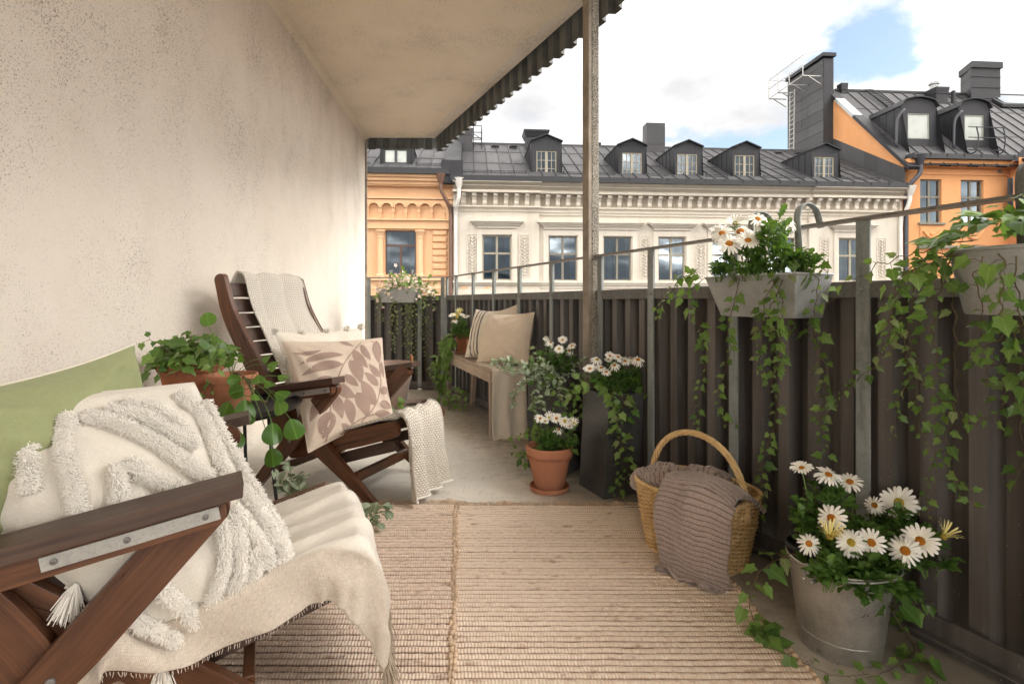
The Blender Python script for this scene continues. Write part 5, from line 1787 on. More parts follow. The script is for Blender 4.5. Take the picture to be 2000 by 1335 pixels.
def make_chair(label, loc, rot):
    t = thing('wooden_armchair', label, 'armchair', loc, rot, 'brown slatted wooden armchairs by the wall')
    W0 = M['wood']
    for v in (0.0, AW):
        sgn = 1 if v == 0 else -1
        mb = MB(); mb.strip([(-0.53, 0.535), (-0.26, 0.581), (-0.02, 0.620)], 0.030, v - 0.046, v + 0.046, rnd0=True, rnd1=False)
        mb.build('arm', M['woodgrey'], t, bevel=0.004)
        mb = MB(); mb.strip([(-0.50, 0.496), (-0.26, 0.538), (-0.07, 0.570)], 0.050, v - 0.016, v + 0.016)
        mb.build('arm_rail', W0, t, bevel=0.003)
        mb = MB(); yo = v - sgn * 0.0185
        mb.strip([(-0.345, 0.525), (-0.20, 0.549), (-0.06, 0.573)], 0.027, yo - 0.002, yo + 0.002, False, False)
        pl = mb.build('bracket_plate', M['plate'], t, bevel=0.001)
        for f in (-0.325, -0.215, -0.085):
            mb = MB(); mb.lathe([(0.0065, 0), (0.006, 0.002), (0.003, 0.0025), (0.0025, 0.0012), (0, 0.0012)], 10)
            me = mb.mesh('screw', [M['screw']], smooth=True, sharp=30)
            inst('screw', me, pl, Matrix.Translation((f, yo - sgn * 0.002, 0.5285 + (f + 0.325) * 0.165)) @ Matrix.Rotation(R(90 * sgn), 4, 'X'))
        # crossing legs
        ya = v + sgn * 0.034
        mb = MB(); mb.strip([(-0.085, 0.575), (-0.30, 0.335), (-0.61, -0.03)], [0.090, 0.086, 0.080], ya - 0.016, ya + 0.016, rnd1=False)
        for k, q in enumerate(mb.v):
            if q[2] < 0: mb.v[k] = (q[0], q[1], 0.0)
        mb.build('leg', W0, t, bevel=0.004)
        yb = v + sgn * 0.100
        mb = MB(); mb.strip([(-0.47, 0.47), (-0.20, 0.240), (0.115, -0.03)], [0.082, 0.090, 0.085], yb - 0.016, yb + 0.016, rnd1=False)
        for k, q in enumerate(mb.v):
            if q[2] < 0: mb.v[k] = (q[0], q[1], 0.0)
        lo = mb.build('leg', W0, t, bevel=0.004)
        mb = MB(); mb.lathe([(0.009, 0), (0.008, 0.003), (0.004, 0.004), (0, 0.0035)], 10)
        me = mb.mesh('bolt', [M['screw']], smooth=True, sharp=30)
        inst('bolt', me, t, Matrix.Translation((-0.34, ya - sgn * 0.0165, 0.29)) @ Matrix.Rotation(R(90 * sgn), 4, 'X'))
    for v in (VR0, VR1):
        sgn = 1 if v == VR0 else -1
        v2 = v + sgn * 0.008
        mb = MB(); n = len(POST)
        mb.strip([tuple(p) for p in POST], [0.074 + 0.034 * min(1, i / n * 2.2) for i in range(n)], v2 - 0.015, v2 + 0.015, rnd1=False)
        mb.build('back_post', W0, t, bevel=0.004)
        mb = MB(); mb.strip([SEATA, (-0.15, 0.272), (0.03, 0.322), SEATB], [0.075, 0.088, 0.09, 0.080], v2 + sgn * 0.065 - 0.014, v2 + sgn * 0.065 + 0.014)
        mb.build('seat_rail', W0, t, bevel=0.004)
        v3 = v2 + sgn * 0.097
        mb = MB(); mb.strip([(-0.12, 0.190), (0.04, 0.240), (0.185, 0.283)], 0.055, v3 - 0.014, v3 + 0.014)
        mb.build('lower_rail', M['woodgrey'], t, bevel=0.004)
    a, b = VR0 + 0.024, VR1 - 0.024
    # slats of the back and of the seat
    L = [0.0]
    for p, q in zip(POST, POST[1:]): L.append(L[-1] + math.hypot(q[0] - p[0], q[1] - p[1]))
    def along(s):
        for k in range(len(L) - 1):
            if L[k + 1] >= s:
                f = (s - L[k]) / (L[k + 1] - L[k])
                p = POST[k]; q = POST[k + 1]
                return Vector((p[0] + (q[0] - p[0]) * f, 0, p[1] + (q[1] - p[1]) * f)), Vector((q[0] - p[0], 0, q[1] - p[1])).normalized()
        return Vector((POST[-1][0], 0, POST[-1][1])), Vector((0, 0, -1))
    s = 0.06
    while s < L[-1] - 0.06:
        c, d = along(s)
        mb = MB(); mb.beam((c.x, a, c.z), (c.x, b, c.z), 0.078, 0.018, (-d.z, 0, d.x))
        mb.build('back_slat', M['woodgrey'], t, bevel=0.003)
        s += 0.091
    A, B = Vector((SEATA[0], 0, SEATA[1])), Vector((SEATB[0], 0, SEATB[1]))
    d = (B - A).normalized(); up = Vector((-d.z, 0, d.x))
    for k in range(7):
        c = A + d * (0.05 + k * 0.083) + up * 0.022
        mb = MB(); mb.beam((c.x, a + 0.066, c.z), (c.x, b - 0.066, c.z), 0.07, 0.016, up)
        mb.build('seat_slat', M['woodgrey'], t, bevel=0.003)
    mb = MB(); mb.beam((-0.525, 0.052, 0.10), (-0.525, AW - 0.052, 0.10), 0.026, 0.045); mb.build('stretcher', W0, t, bevel=0.003)
    mb = MB(); mb.beam((-0.36, 0.119, 0.255), (-0.36, AW - 0.119, 0.255), 0.028, 0.07); mb.build('cross_rail', M['woodgrey'], t, bevel=0.003)
    mb = MB(); mb.beam((-0.01, 0.119, 0.115), (-0.01, AW - 0.119, 0.115), 0.026, 0.05); mb.build('stretcher', W0, t, bevel=0.003)
    return t


CH1, CR1 = Vector((-0.545, 1.13, 0)), R(25.0)          # near armchair
CH2, CR2 = Vector((-0.819, 2.59, 0)), R(-21.16)        # far armchair
chair_far = make_chair('brown slatted armchair with its bare slats showing beside a white knitted throw', CH2, CR2)
chair_near = copy_tree(chair_far)
chair_near.location = CH1
chair_near.rotation_euler = (0, 0, CR1)
chair_near['label'] = 'brown armchair in the front left corner, its arm crossing the tufted cushion'


def ch(base, rot, u, v, z):
    return Vector((base.x + u * math.cos(rot) - v * math.sin(rot), base.y + u * math.sin(rot) + v * math.cos(rot), z))


def c1(u, v, z): return ch(CH1, CR1, u, v, z)
def c2(u, v, z): return ch(CH2, CR2, u, v, z)


# ------------------------------------------------------------------ cushions
class Cushion:
    """soft square pad between four corners; a runs left to right and b bottom to top, both -1..1"""
    def __init__(s, TL, TR, BR, BL, thick, seed=0, pinch=0.07, wr=0.006, sag=0.0, power=2.3):
        s.c = [Vector(p) for p in (TL, TR, BR, BL)]
        s.n = ((s.c[1] - s.c[3]).cross(s.c[0] - s.c[2])).normalized()
        s.t = thick; s.seed = seed; s.pinch = pinch; s.wr = wr; s.sag = sag; s.pw = power
        s.o = sum(s.c, Vector()) / 4
        s.w = ((s.c[1] - s.c[0]).length + (s.c[2] - s.c[3]).length) / 2
        s.h = ((s.c[0] - s.c[3]).length + (s.c[1] - s.c[2]).length) / 2

    def at(s, a, b, side=1, lift=0.0):
        a2 = a * (1 - s.pinch * (1 - b * b)); b2 = b * (1 - s.pinch * (1 - a * a))
        u, v = (a2 + 1) / 2, (b2 + 1) / 2
        TL, TR, BR, BL = s.c
        p = BL * ((1 - u) * (1 - v)) + BR * (u * (1 - v)) + TR * (u * v) + TL * ((1 - u) * v)
        h = max(0.0, (1 - abs(a) ** s.pw) * (1 - abs(b) ** s.pw)) ** 0.55
        e = min(1.0, h * 2.2)
        w = s.wr * (nz(a * 2.1 + s.seed, b * 2.1, side * 3.3) * 1.4 + 0.7 * nz(a * 4.7, b * 4.7 + s.seed, side * 5.1))
        # pulled creases that run in from the corners
        for ca, cb in ((1, 1), (-1, 1), (1, -1), (-1, -1)):
            da, db = (ca - a), (cb - b)
            r = math.hypot(da, db)
            if r < 1.1:
                ang = math.atan2(db * cb, da * ca)
                w += s.wr * 0.75 * math.sin(ang * 13 + s.seed * 1.7 + ca) * r * max(0, 1.1 - r) * 2.4
        edge = 0.003 * (1 - e)
        return p + s.n * (side * (s.t * 0.5 * h + w * e + edge + lift)) - Vector((0, 0, s.sag * e))

    def normal(s, a, b):
        e = 0.02
        return ((s.at(a + e, b) - s.at(a - e, b)).cross(s.at(a, b + e) - s.at(a, b - e))).normalized()

    def build(s, name, label, cat, mat, group=None, n=34, piping=None, flip_uv=False):
        o = thing(name, label, cat, s.o - Vector((0, 0, s.h * 0.3)), 0, group)
        s.root = o
        base = o.location.copy()
        for side, nm in ((1, 'front_cover'), (-1, 'back_cover')):
            P = [[s.at(-1 + 2 * i / n, -1 + 2 * j / n, side) - base for i in range(n + 1)] for j in range(n + 1)]
            uv = [[(i / n * s.w, j / n * s.h) for i in range(n + 1)] for j in range(n + 1)]
            mb = MB(); mb.grid(P, uv, flip=(side == -1))
            ob = mb.build(nm, mat, o, smooth=True, fixn=False)
            if side == 1:
                sb = ob.modifiers.new('sub', 'SUBSURF'); sb.levels = 1; sb.render_levels = 1
        E = []
        for k in range(4 * n):
            f = k % n
            q = -1 + 2 * f / n
            a, b = [(q, 1), (1, -q), (-q, -1), (-1, q)][k // n]
            E.append(s.at(a, b, 1) - base - s.n * 0.003)
        E.append(E[0])
        mb = MB(); mb.tube(E, 0.0042 if piping else 0.0034, 6, cap=False)
        mb.build('piping' if piping else 'seam', piping or mat, o, smooth=True)
        return o


# green cushion at the back of the near chair
gc = Cushion(c1(-0.60, -0.02, 0.815), W(262, 672, 1.47), c1(-0.24, 0.56, 0.42), c1(-0.50, 0.10, 0.52), 0.25, 2, pinch=0.10, wr=0.012)
gc.build('green_cushion', 'plain olive green cushion behind the tufted white cushion', 'cushion', M['green'], piping=M['cream'])

# tufted cushion
tc_ = Cushion(c1(-0.68, 0.13, 0.81), W(378, 748, 1.42), W(572, 1088, 1.285), W(318, 1290, 1.145), 0.18, 7, pinch=0.035, wr=0.006)
tuo = tc_.build('tufted_cushion', 'big off-white cushion with shaggy tufted stripes and corner tassels', 'cushion', M['tuft'], n=40)


def tuft_bands():
    base = tuo.location
    rr = random.Random(9)
    # polylines in cushion coordinates, read off the photograph through the fitted surface
    C_ = Vector((0, 0, 1.0))
    samples = [(-1 + 2 * i / 60, -1 + 2 * j / 60) for i in range(61) for j in range(61)]
    pts = np.array([[*tc_.at(a, b)] for a, b in samples])
    pix = np.stack([CX + FPX * pts[:, 0] / pts[:, 1], CY - FPX * (pts[:, 2] - 1.0) / pts[:, 1]], 1)
    def inv(px, py):
        d = (pix[:, 0] - px) ** 2 + (pix[:, 1] - py) ** 2
        k = np.argsort(d)[:4]
        w = 1 / (d[k] + 1.0)
        s_ = np.array([samples[q] for q in k])
        return tuple((s_ * w[:, None]).sum(0) / w.sum())
    bands = [
        [(50, 850), (54, 900), (60, 965)],
        [(135, 810), (122, 870), (140, 940), (155, 1010)],
        [(160, 812), (230, 830), (310, 870), (370, 910), (410, 935)],
        [(205, 800), (290, 820), (350, 855), (385, 872)],
        [(235, 790), (300, 800), (345, 830), (370, 862)],
        [(345, 770), (395, 820), (420, 880), (440, 925), (505, 1000), (535, 1060)],
        [(400, 785), (435, 835), (475, 905), (520, 965), (552, 1035), (548, 1078)],
        [(225, 905), (232, 950), (228, 985)],
        [(245, 905), (300, 935), (352, 958)],
        [(450, 990), (490, 1040), (525, 1095), (515, 1110)],
        [(415, 995), (440, 1060), (430, 1130), (405, 1190)],
        [(452, 995), (465, 1050), (470, 1110), (435, 1180), (420, 1200)],
        [(490, 1075), (500, 1110), (470, 1150), (450, 1170)],
        [(500, 1000), (555, 1075), (540, 1100)],
        [(285, 1135), (330, 1165), (385, 1215), (400, 1225)],
        [(225, 1190), (270, 1215), (330, 1240), (365, 1268)],
        [(200, 1270), (240, 1295), (300, 1310)],
    ]
    V = []; F = []
    for bd in bands:
        q = [inv(*p) for p in bd]
        pth = cr(q, 14)
        L = [0.0]
        P3 = [tc_.at(*p) for p in pth]
        for p, r_ in zip(P3, P3[1:]): L.append(L[-1] + (r_ - p).length)
        # raised ridge under the yarn
        mb = MB()
        mb.tube([p - base + tc_.n * 0.004 for p in P3], [0.0125 + 0.002 * nz(i_ * 0.5, 3, 1) for i_ in range(len(P3))], 8)
        mb.build('tuft_ridge', M['yarn'], tuo, smooth=True)
        n = int(L[-1] * 7600)
        for k in range(n):
            s_ = rr.random() * L[-1]
            i = max(0, next((ii for ii in range(len(L) - 1) if L[ii + 1] >= s_), len(L) - 2))
            f = (s_ - L[i]) / max(1e-6, L[i + 1] - L[i])
            p = P3[i].lerp(P3[i + 1], f)
            d = (P3[i + 1] - P3[i]).normalized()
            sd_ = d.cross(tc_.n).normalized()
            lat = max(-1.6, min(1.6, rr.gauss(0, 0.75)))
            p = p + sd_ * lat * 0.0085 + tc_.n * (0.004 + 0.011 * math.sqrt(max(0, 1 - (lat / 1.6) ** 2)))
            v = (tc_.n * rr.uniform(0.3, 0.8) + sd_ * (lat * 0.75 + rr.uniform(-.35, .35)) + d * rr.uniform(-.45, .45)).normalized()
            ln = rr.uniform(0.0075, 0.0125)
            bnd = Vector((rr.uniform(-1, 1), rr.uniform(-1, 1), rr.uniform(-1.4, 0.2))) * 0.7
            a_ = p - base; b_ = a_ + v * ln * 0.55; c_ = b_ + (v + bnd).normalized() * ln * 0.45
            x1 = v.orthogonal().normalized() * 0.00125; x2 = v.cross(x1).normalized() * 0.00125
            bs = len(V)
            for c0_, sc_ in ((a_, 1.0), (b_, 1.1), (c_, 0.6)):
                V += [c0_ + x1 * sc_, c0_ - x1 * 0.5 * sc_ + x2 * 0.87 * sc_, c0_ - x1 * 0.5 * sc_ - x2 * 0.87 * sc_]
            for r_ in (0, 3):
                for e in range(3): F.append((bs + r_ + e, bs + r_ + (e + 1) % 3, bs + r_ + 3 + (e + 1) % 3, bs + r_ + 3 + e))
            F.append((bs + 6, bs + 7, bs + 8))
    me = mesh_np('tuft_yarn', V, F, None, [M['yarn']], None, True)
    props(inst('tuft_yarn', me, tuo), kind='stuff')
    # corner tassels
    for ca, cb, L_ in ((-1, -1, 0.075), (1, -1, 0.06), (0.9, -1.0, 0.03), (-0.95, -0.35, 0.06)):
        p = tc_.at(ca * 0.99, cb * 0.99) - base
        mb = MB()
        out = ((tc_.at(ca, cb) - tc_.o).normalized() + Vector((0, 0, -0.5))).normalized()
        for k in range(150):
            d = (out + Vector((rr.uniform(-.5, .5), rr.uniform(-.5, .5), rr.uniform(-.5, .3)))).normalized()
            l_ = L_ * rr.uniform(0.6, 1.15)
            q1 = p + d * l_ * 0.5; q2 = p + d * l_ + Vector((0, 0, -0.2 * l_))
            mb.tube([p + d * 0.004, q1, q2], [0.0014, 0.0014, 0.0009], 4, cap=False)
        mb.build('tassel', M['yarn'], tuo)


tuft_bands()

# cushions on the far chair
pc = Cushion(c2(-0.50, 0.085, 0.835), c2(-0.34, 0.60, 0.838), c2(-0.18, 0.60, 0.38), c2(-0.32, 0.07, 0.33), 0.13, 4)
po = pc.build('pompom_cushion', 'plain cream cushion with woolly pompoms behind the leaf print cushion', 'cushion', M['cream'])
rr = random.Random(4)
for a, b in ((-1, 1), (-0.45, 1), (0.12, 1), (0.62, 1), (1, 1), (1, 0.4), (-1, 0.4)):
    mb = MB()
    c = pc.at(a, b) - po.location + Vector((0, 0, 0.008))
    for i in range(260):
        z_ = rr.uniform(-1, 1); an = rr.uniform(0, 6.28); q = math.sqrt(1 - z_ * z_)
        d = Vector((q * math.cos(an), q * math.sin(an), z_))
        x1 = d.orthogonal().normalized() * 0.0022; x2 = d.cross(x1) 
        tip = c + d * rr.uniform(0.019, 0.024)
        mb.add([c + x1, c + x2, c - x1, tip + x1, tip + x2, tip - x1], [(0, 1, 4, 3), (1, 2, 5, 4), (2, 0, 3, 5), (3, 4, 5)])
    mb.build('pompom', M['yarn'], po)

lc = Cushion(W(551, 666, 2.79), W(746, 660, 3.02), W(768, 812, 2.93), W(602, 884, 2.60), 0.15, 12, pinch=0.055, wr=0.007)
lo = lc.build('leaf_cushion', 'beige linen cushion printed with taupe leafy branches', 'cushion', M['leafbase'], n=40)


def leaf_print():
    base = lo.location
    rr = random.Random(2)
    def patch(outline, nm):
        """outline: list of (left, right) pairs in cushion coordinates from base to tip"""
        rows = []
        for l, r_ in outline:
            rows.append([lc.at(l[0] + (r_[0] - l[0]) * k / 4, l[1] + (r_[1] - l[1]) * k / 4, 1, 0.0011) - base for k in range(5)])
        mb = MB(); mb.grid(rows, [[(q * 0.03, k * 0.02) for k in range(5)] for q in range(len(rows))])
        mb.build(nm, M['leafprint'], lo, smooth=True, fixn=False)
    # leaves and stems read off the photograph (zoomed coordinates), carried to the cushion by its corners
    def uvp(x, y):
        TL, TR, BR, BL = np.array([430., 372.]), np.array([915., 357.]), np.array([975., 740.]), np.array([555., 915.])
        u = v = 0.5
        p = np.array([x, y], float)
        for _ in range(12):
            q = TL * (1 - u) * (1 - v) + TR * u * (1 - v) + BR * u * v + BL * (1 - u) * v
            du = (TR - TL) * (1 - v) + (BR - BL) * v; dv = (BL - TL) * (1 - u) + (BR - TR) * u
            sol = np.linalg.solve(np.stack([du, dv], 1), p - q)
            u += sol[0]; v += sol[1]
        return np.array([2 * u - 1, 1 - 2 * v])
    LV = [(705, 452, 500, 502, 34), (700, 505, 512, 556, 46), (600, 425, 472, 440, 20), (735, 480, 790, 602, 62), (752, 425, 830, 520, 46), (795, 395, 845, 480, 34), (880, 372, 898, 490, 52), (905, 560, 838, 502, 36), (890, 605, 812, 548, 40),
          (868, 705, 793, 590, 66), (912, 480, 925, 560, 26), (905, 640, 955, 612, 36), (895, 690, 968, 700, 40), (868, 745, 968, 738, 34), (640, 742, 618, 862, 78), (632, 660, 552, 780, 50), (672, 612, 762, 672, 52), (705, 562, 775, 618, 38),
          (655, 660, 700, 775, 50), (715, 680, 752, 802, 50), (768, 650, 826, 762, 68), (700, 800, 745, 850, 30), (560, 600, 640, 570, 30), (950, 600, 962, 660, 26), (690, 370, 760, 400, 22)]
    for x0, y0, x1, y1, w_ in LV:
        ax = np.array([x1 - x0, y1 - y0], float) * 1.04; L_ = np.linalg.norm(ax); nn = np.array([-ax[1], ax[0]]) / L_
        pts = []
        bend = rr.uniform(-0.09, 0.09) * L_
        for k in range(11):
            f = k / 10
            w = w_ * 0.55 * math.sin(math.pi * f ** 0.8) ** 0.85
            c = np.array([x0, y0]) + ax * f + nn * bend * math.sin(math.pi * f)
            pts.append((np.clip(uvp(*(c + nn * w)), -0.985, 0.985), np.clip(uvp(*(c - nn * w)), -0.985, 0.985)))
        patch(pts, 'printed_leaf')
    for P in ([(655, 640), (690, 530), (740, 450), (800, 378)], [(798, 792), (860, 720), (898, 640), (905, 560), (895, 470), (885, 400)], [(630, 880), (645, 800), (640, 720), (655, 650)], [(700, 850), (760, 800), (820, 765), (880, 745)], [(720, 690), (705, 640), (700, 580)], [(905, 450), (880, 400), (850, 372)]):
        pth = cr(P, 8); out = []
        for k, p in enumerate(pth):
            q = pth[min(k + 1, len(pth) - 1)] - pth[max(k - 1, 0)]
            q = q / (np.linalg.norm(q) + 1e-9); nn = np.array([-q[1], q[0]])
            ww = 4.2 - 1.8 * k / len(pth)
            out.append((np.clip(uvp(*(p + nn * ww)), -0.985, 0.985), np.clip(uvp(*(p - nn * ww)), -0.985, 0.985)))
        patch(out, 'printed_stem')


leaf_print()


# ------------------------------------------------------------------ throws on the chairs
def throw_near():
    # sheet dropped over the seat, in the chair's own axes
    A = np.array([SEATA[0], 0, SEATA[1]]); B = np.array([SEATB[0], 0, SEATB[1]])
    d = (B - A) / np.linalg.norm(B - A); up = np.array([-d[2], 0, d[0]])
    rot = np.stack([d, [0, 1, 0], up], 1)
    cen = (A + B) / 2 + np.array([0.0, 0.355, 0])
    seat = box_col(cen - up * 0.054 + d * 0.012, (0.317 + 0.045, 0.266, 0.090), rot, 0.014)
    n, m = 70, 66
    P = np.zeros((n, m, 3))
    for i in range(n):
        for j in range(m):
            s_ = -0.03 + 0.94 * i / (n - 1)              # along the seat from the rear
            v = 0.012 + 0.515 * j / (m - 1)
            q = A + d * s_ + up * 0.078
            if s_ > 0.73:
                q = A + d * 0.73 + up * 0.078 + np.array([0.9, 0, 0.1]) * (s_ - 0.73)
            q[1] = v + 0.02 * (s_ - 0.4) - 0.16 * max(0, s_ - 0.62)
            # slack that settles into folds running from the rear to the front
            q[2] += 0.030 * max(0, math.sin(v * 21 - s_ * 2.4 + 0.6)) ** 2 + 0.02 * nz(i * 0.11, j * 0.13, 2.0)
            P[i, j] = q
    legs = [box_col((-0.17, 0.068, 0.214), (0.36, 0.018, 0.035), np.stack([[0.78, 0, -0.63], [0, 1, 0], [0.63, 0, 0.78]], 1), 0.008)]
    P = drape(P, [seat] + legs + [floor_col(0.012)], 80, 11, None, 0.06, 0.8)
    t = thing('linen_throw', 'oatmeal woven throw with brown fringe draped over the seat of the front left armchair', 'throw', CH1, CR1)
    uv = [[(i * 0.016, j * 0.0107) for j in range(m)] for i in range(n)]
    I, J = np.meshgrid(np.arange(n) / (n - 1), np.arange(m) / (m - 1), indexing='ij')
    Rg = np.zeros((n, m))
    for c0, sl, wd, am in ((0.30, 0.22, 0.030, 0.017), (0.52, -0.10, 0.022, 0.013), (0.68, 0.16, 0.035, 0.016), (0.17, 0.05, 0.025, 0.009), (0.84, -0.12, 0.03, 0.011)):
        x = (J - c0 - sl * (I - 0.45) - 0.03 * np.sin(I * 7 + c0 * 20)) / wd
        Rg += am * np.exp(-x * x) * np.clip(1.4 - np.abs(I - 0.55) * 1.6, 0.15, 1) - am * 0.35 * np.exp(-((x - 1.9) / 1.1) ** 2)
    for i in range(n):
        for j in range(m): Rg[i, j] += 0.0065 * nz(i * 0.12, j * 0.22, 4.0) + 0.0035 * nz(i * 0.33, j * 0.45, 8.0) + 0.0014 * nz(i * 0.9, j * 1.1, 2.0)
    Rg += 0.010 * np.sin(I * 26 + 1.5 * np.sin(J * 9)) * np.clip((0.17 - J) * 7, 0, 1)
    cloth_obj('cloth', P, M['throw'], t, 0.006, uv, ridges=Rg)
    rr = random.Random(8)
    fringe('fringe', [P[-1, j] for j in range(0, m)], M['fringe'], t, rr, 0.11, (0.25, -0.25, -0.6), 0.004, 0.0015, 3)
    fringe('frayed_edge', [P[i, -1] for i in range(4, n - 8)], M['throw'], t, rr, 0.012, (0, 1, 0.3), 0.004, 0.0008, 1, 0.3)
    fringe('frayed_edge', [P[i, 0] for i in range(4, n)], M['throw'], t, rr, 0.010, (0, -0.3, -0.8), 0.005, 0.0008, 1, 0.6)


throw_near()


def throw_far():
    """knitted blanket: over the top of the back, down the back, across the seat and over its front edge"""
    up_front = []
    off = 0.034
    P2 = [Vector(p) for p in POST]
    path = [(-0.955, 1.02), (-0.935, 1.09), (-0.885, 1.153), (-0.835, 1.135)]
    for k in range(2, len(P2) - 6, 2):
        d = (P2[k + 1] - P2[k - 1]).normalized()
        nn = Vector((-d.y, d.x)); nn = nn if nn.x > 0 else -nn
        q = P2[k] + nn * off
        path.append((q.x, q.y))
    sd_ = (Vector(SEATB) - Vector(SEATA)).normalized(); su = Vector((-sd_.y, sd_.x))
    for s_ in (0.09, 0.2, 0.31, 0.42, 0.52, 0.60):
        q = Vector(SEATA) + sd_ * s_ + su * 0.058
        path.append((q.x, q.y))
    path += [(0.228, 0.430), (0.262, 0.402), (0.275, 0.345), (0.278, 0.27), (0.285, 0.18), (0.296, 0.09), (0.305, 0.03)]
    pth = cr(path, 6)
    L = [0]
    for a, b in zip(pth, pth[1:]): L.append(L[-1] + np.linalg.norm(b - a))
    tot = L[-1]
    n = len(pth); m = 56
    P = np.zeros((n, m, 3)); uv = []
    for i in range(n):
        f = L[i] / tot
        t_ = pth[min(i + 1, n - 1)] - pth[max(i - 1, 0)]; t_ = t_ / (np.linalg.norm(t_) + 1e-9)
        nn = np.array([-t_[1], t_[0]])
        if i < 5: pass
        # edges of the blanket across the chair
        lo_ = np.interp(f, [0, 0.22, 0.45, 0.60, 0.80, 0.9, 1], [0.175, 0.18, 0.15, 0.10, 0.11, 0.12, 0.10])
        hi_ = np.interp(f, [0, 0.22, 0.45, 0.60, 0.80, 0.9, 1], [0.645, 0.64, 0.61, 0.55, 0.44, 0.43, 0.47])
        hang = np.interp(f, [0.70, 0.80, 1], [0, 0.5, 1]); back = np.interp(f, [0.1, 0.3, 0.5, 0.6], [0.8, 1, 0.7, 0.15])
        row = []
        for j in range(m):
            g = j / (m - 1)
            v = lo_ + (hi_ - lo_) * g
            amp = 0.026 * hang * math.sin(g * 19 + 0.9 + 0.8 * math.sin(f * 9)) + 0.022 * back * abs(math.sin(g * 8.5 + 0.5 + 0.9 * math.sin(f * 6))) ** 0.8
            amp += 0.006 * nz(i * 0.12, j * 0.15, 8.0)
            if hang > 0.5: amp = amp + 0.020
            v += 0.010 * hang * math.sin(g * 11 + 2)
            x = pth[i][0] - nn[0] * amp * -1 if False else pth[i][0] + abs(nn[0]) * amp
            z = pth[i][1] + abs(nn[1]) * amp
            P[i, j] = (x, v, max(z, 0.012))
            row.append((g * 0.42, L[i]))
        uv.append(row)
    # ragged lower hem
    t = thing('knitted_throw', 'cream moss-stitch knitted throw hanging over the back and seat of the far armchair', 'throw', CH2, CR2)
    cloth_obj('cloth', P, M['knit'], t, 0.009, uv)
    for j in (0, m - 1):
        mb = MB(); mb.tube([P[i, j] + np.array([0, 0, 0.002]) for i in range(0, n)], 0.0028, 6); mb.build('hem', M['knit'], t, smooth=True)
    mb = MB(); mb.tube([P[-1, j] for j in range(m)], 0.006, 6); mb.build('hem', M['yarn'], t, smooth=True)


throw_far()

# ------------------------------------------------------------------ side table
TBL = Vector((-1.28, 2.45, 0)); TZ = 0.52
t = thing('side_table', 'round black metal side table with thin legs between the two armchairs', 'table', TBL)
mb = MB(); mb.lathe([(0.0, TZ - 0.012), (0.285, TZ - 0.012), (0.300, TZ + 0.004), (0.305, TZ + 0.014), (0.298, TZ + 0.014), (0.286, TZ), (0.0, TZ)], 56)
mb.build('tray_top', M['black'], t, smooth=True, sharp=30)
for a in (-18, 102, 222, -75):
    c, s = math.cos(R(a)), math.sin(R(a))
    mb = MB(); mb.tube([(c * 0.27, s * 0.27, 0.0), (c * 0.235, s * 0.235, 0.25), (c * 0.21, s * 0.21, TZ - 0.012)], [0.007, 0.0085, 0.009], 8); mb.build('leg', M['black'], t, smooth=True)
mb = MB(); P = [(0.225 * math.cos(2 * math.pi * k / 40), 0.225 * math.sin(2 * math.pi * k / 40), TZ - 0.03) for k in range(41)]
mb.tube(P, 0.006, 6); mb.build('ring_brace', M['black'], t, smooth=True)


def flower_pot(label, loc, r, h, mat='terra', rim=True, saucer=0.0, group=None, scal=False, name='terracotta_pot', base=0.66, soil=0.86):
    t = thing(name, label, 'flower pot', loc, 0, group)
    z0 = 0.014 if saucer else 0.0
    rb = r * base
    rh = h * 0.2
    k = (r * 0.93 - rb) / (h - rh)
    prof = [(rb * 0.93, z0), (rb, z0 + 0.006), (r * 0.90, z0 + h - rh), (r * 0.965, z0 + h - rh + 0.002), (r * 0.995, z0 + h - 0.012), (r, z0 + h - 0.004), (r * 0.985, z0 + h), (r * 0.91, z0 + h), (r * 0.875, z0 + h - 0.012), (r * 0.83, z0 + h * soil - 0.02)]
    mb = MB(); mb.lathe(prof, 44)
    mb.f.pop(); 
    for _ in range(44): mb.uv.pop()
    mb.mi.pop()
    mb.build('pot_body', M[mat], t, smooth=True, sharp=35)
    if scal:
        mb = MB(); n = 22
        for q in range(n):
            P = []
            for j in range(7):
                a = 2 * math.pi * (q + j / 6) / n
                P.append((r * 0.925 * math.cos(a), r * 0.925 * math.sin(a), z0 + h - rh - 0.004 - 0.010 * math.sin(math.pi * j / 6)))
            mb.tube(P, 0.0045, 5)
        mb.build('scalloped_edge', M[mat], t, smooth=True)
    mb = MB(); 
    P = [[((r * 0.845) * q * math.cos(a), (r * 0.845) * q * math.sin(a), z0 + h * soil + 0.006 * nz(q * 5 + loc[0], a, 1)) for a in [2 * math.pi * k / 24 for k in range(25)]] for q in (0.02, 0.4, 0.75, 1.0)]
    mb.grid(P); mb.build('soil', M['soil'], t, smooth=True)
    if saucer:
        mb = MB(); s = saucer
        mb.lathe([(s * 0.86, 0), (s * 0.97, 0.004), (s, 0.024), (s * 0.985, 0.028), (s * 0.95, 0.026), (s * 0.9, 0.0135), (0, 0.0135)], 44)
        mb.build('saucer', M[mat], t, smooth=True, sharp=35)
    return t


P_IVY = Vector((-1.465, 2.46, TZ + 0.001)); P_PIL = Vector((-1.215, 2.335, TZ + 0.001))
flower_pot('pale terracotta pot of ivy at the wall side of the round black table', P_IVY, 0.142, 0.205)
flower_pot('orange terracotta pot of round-leaved trailing plant on the black table', P_PIL, 0.104, 0.165)

# ------------------------------------------------------------------ bench with its things
BO = Vector((-0.164, 3.95, 0)); BD = Vector((-0.336, 0.942, 0)); BN = Vector((0.942, 0.336, 0))
BROT = math.atan2(BD.y, BD.x)                 # local x along the bench away from the camera, local -y to the fence


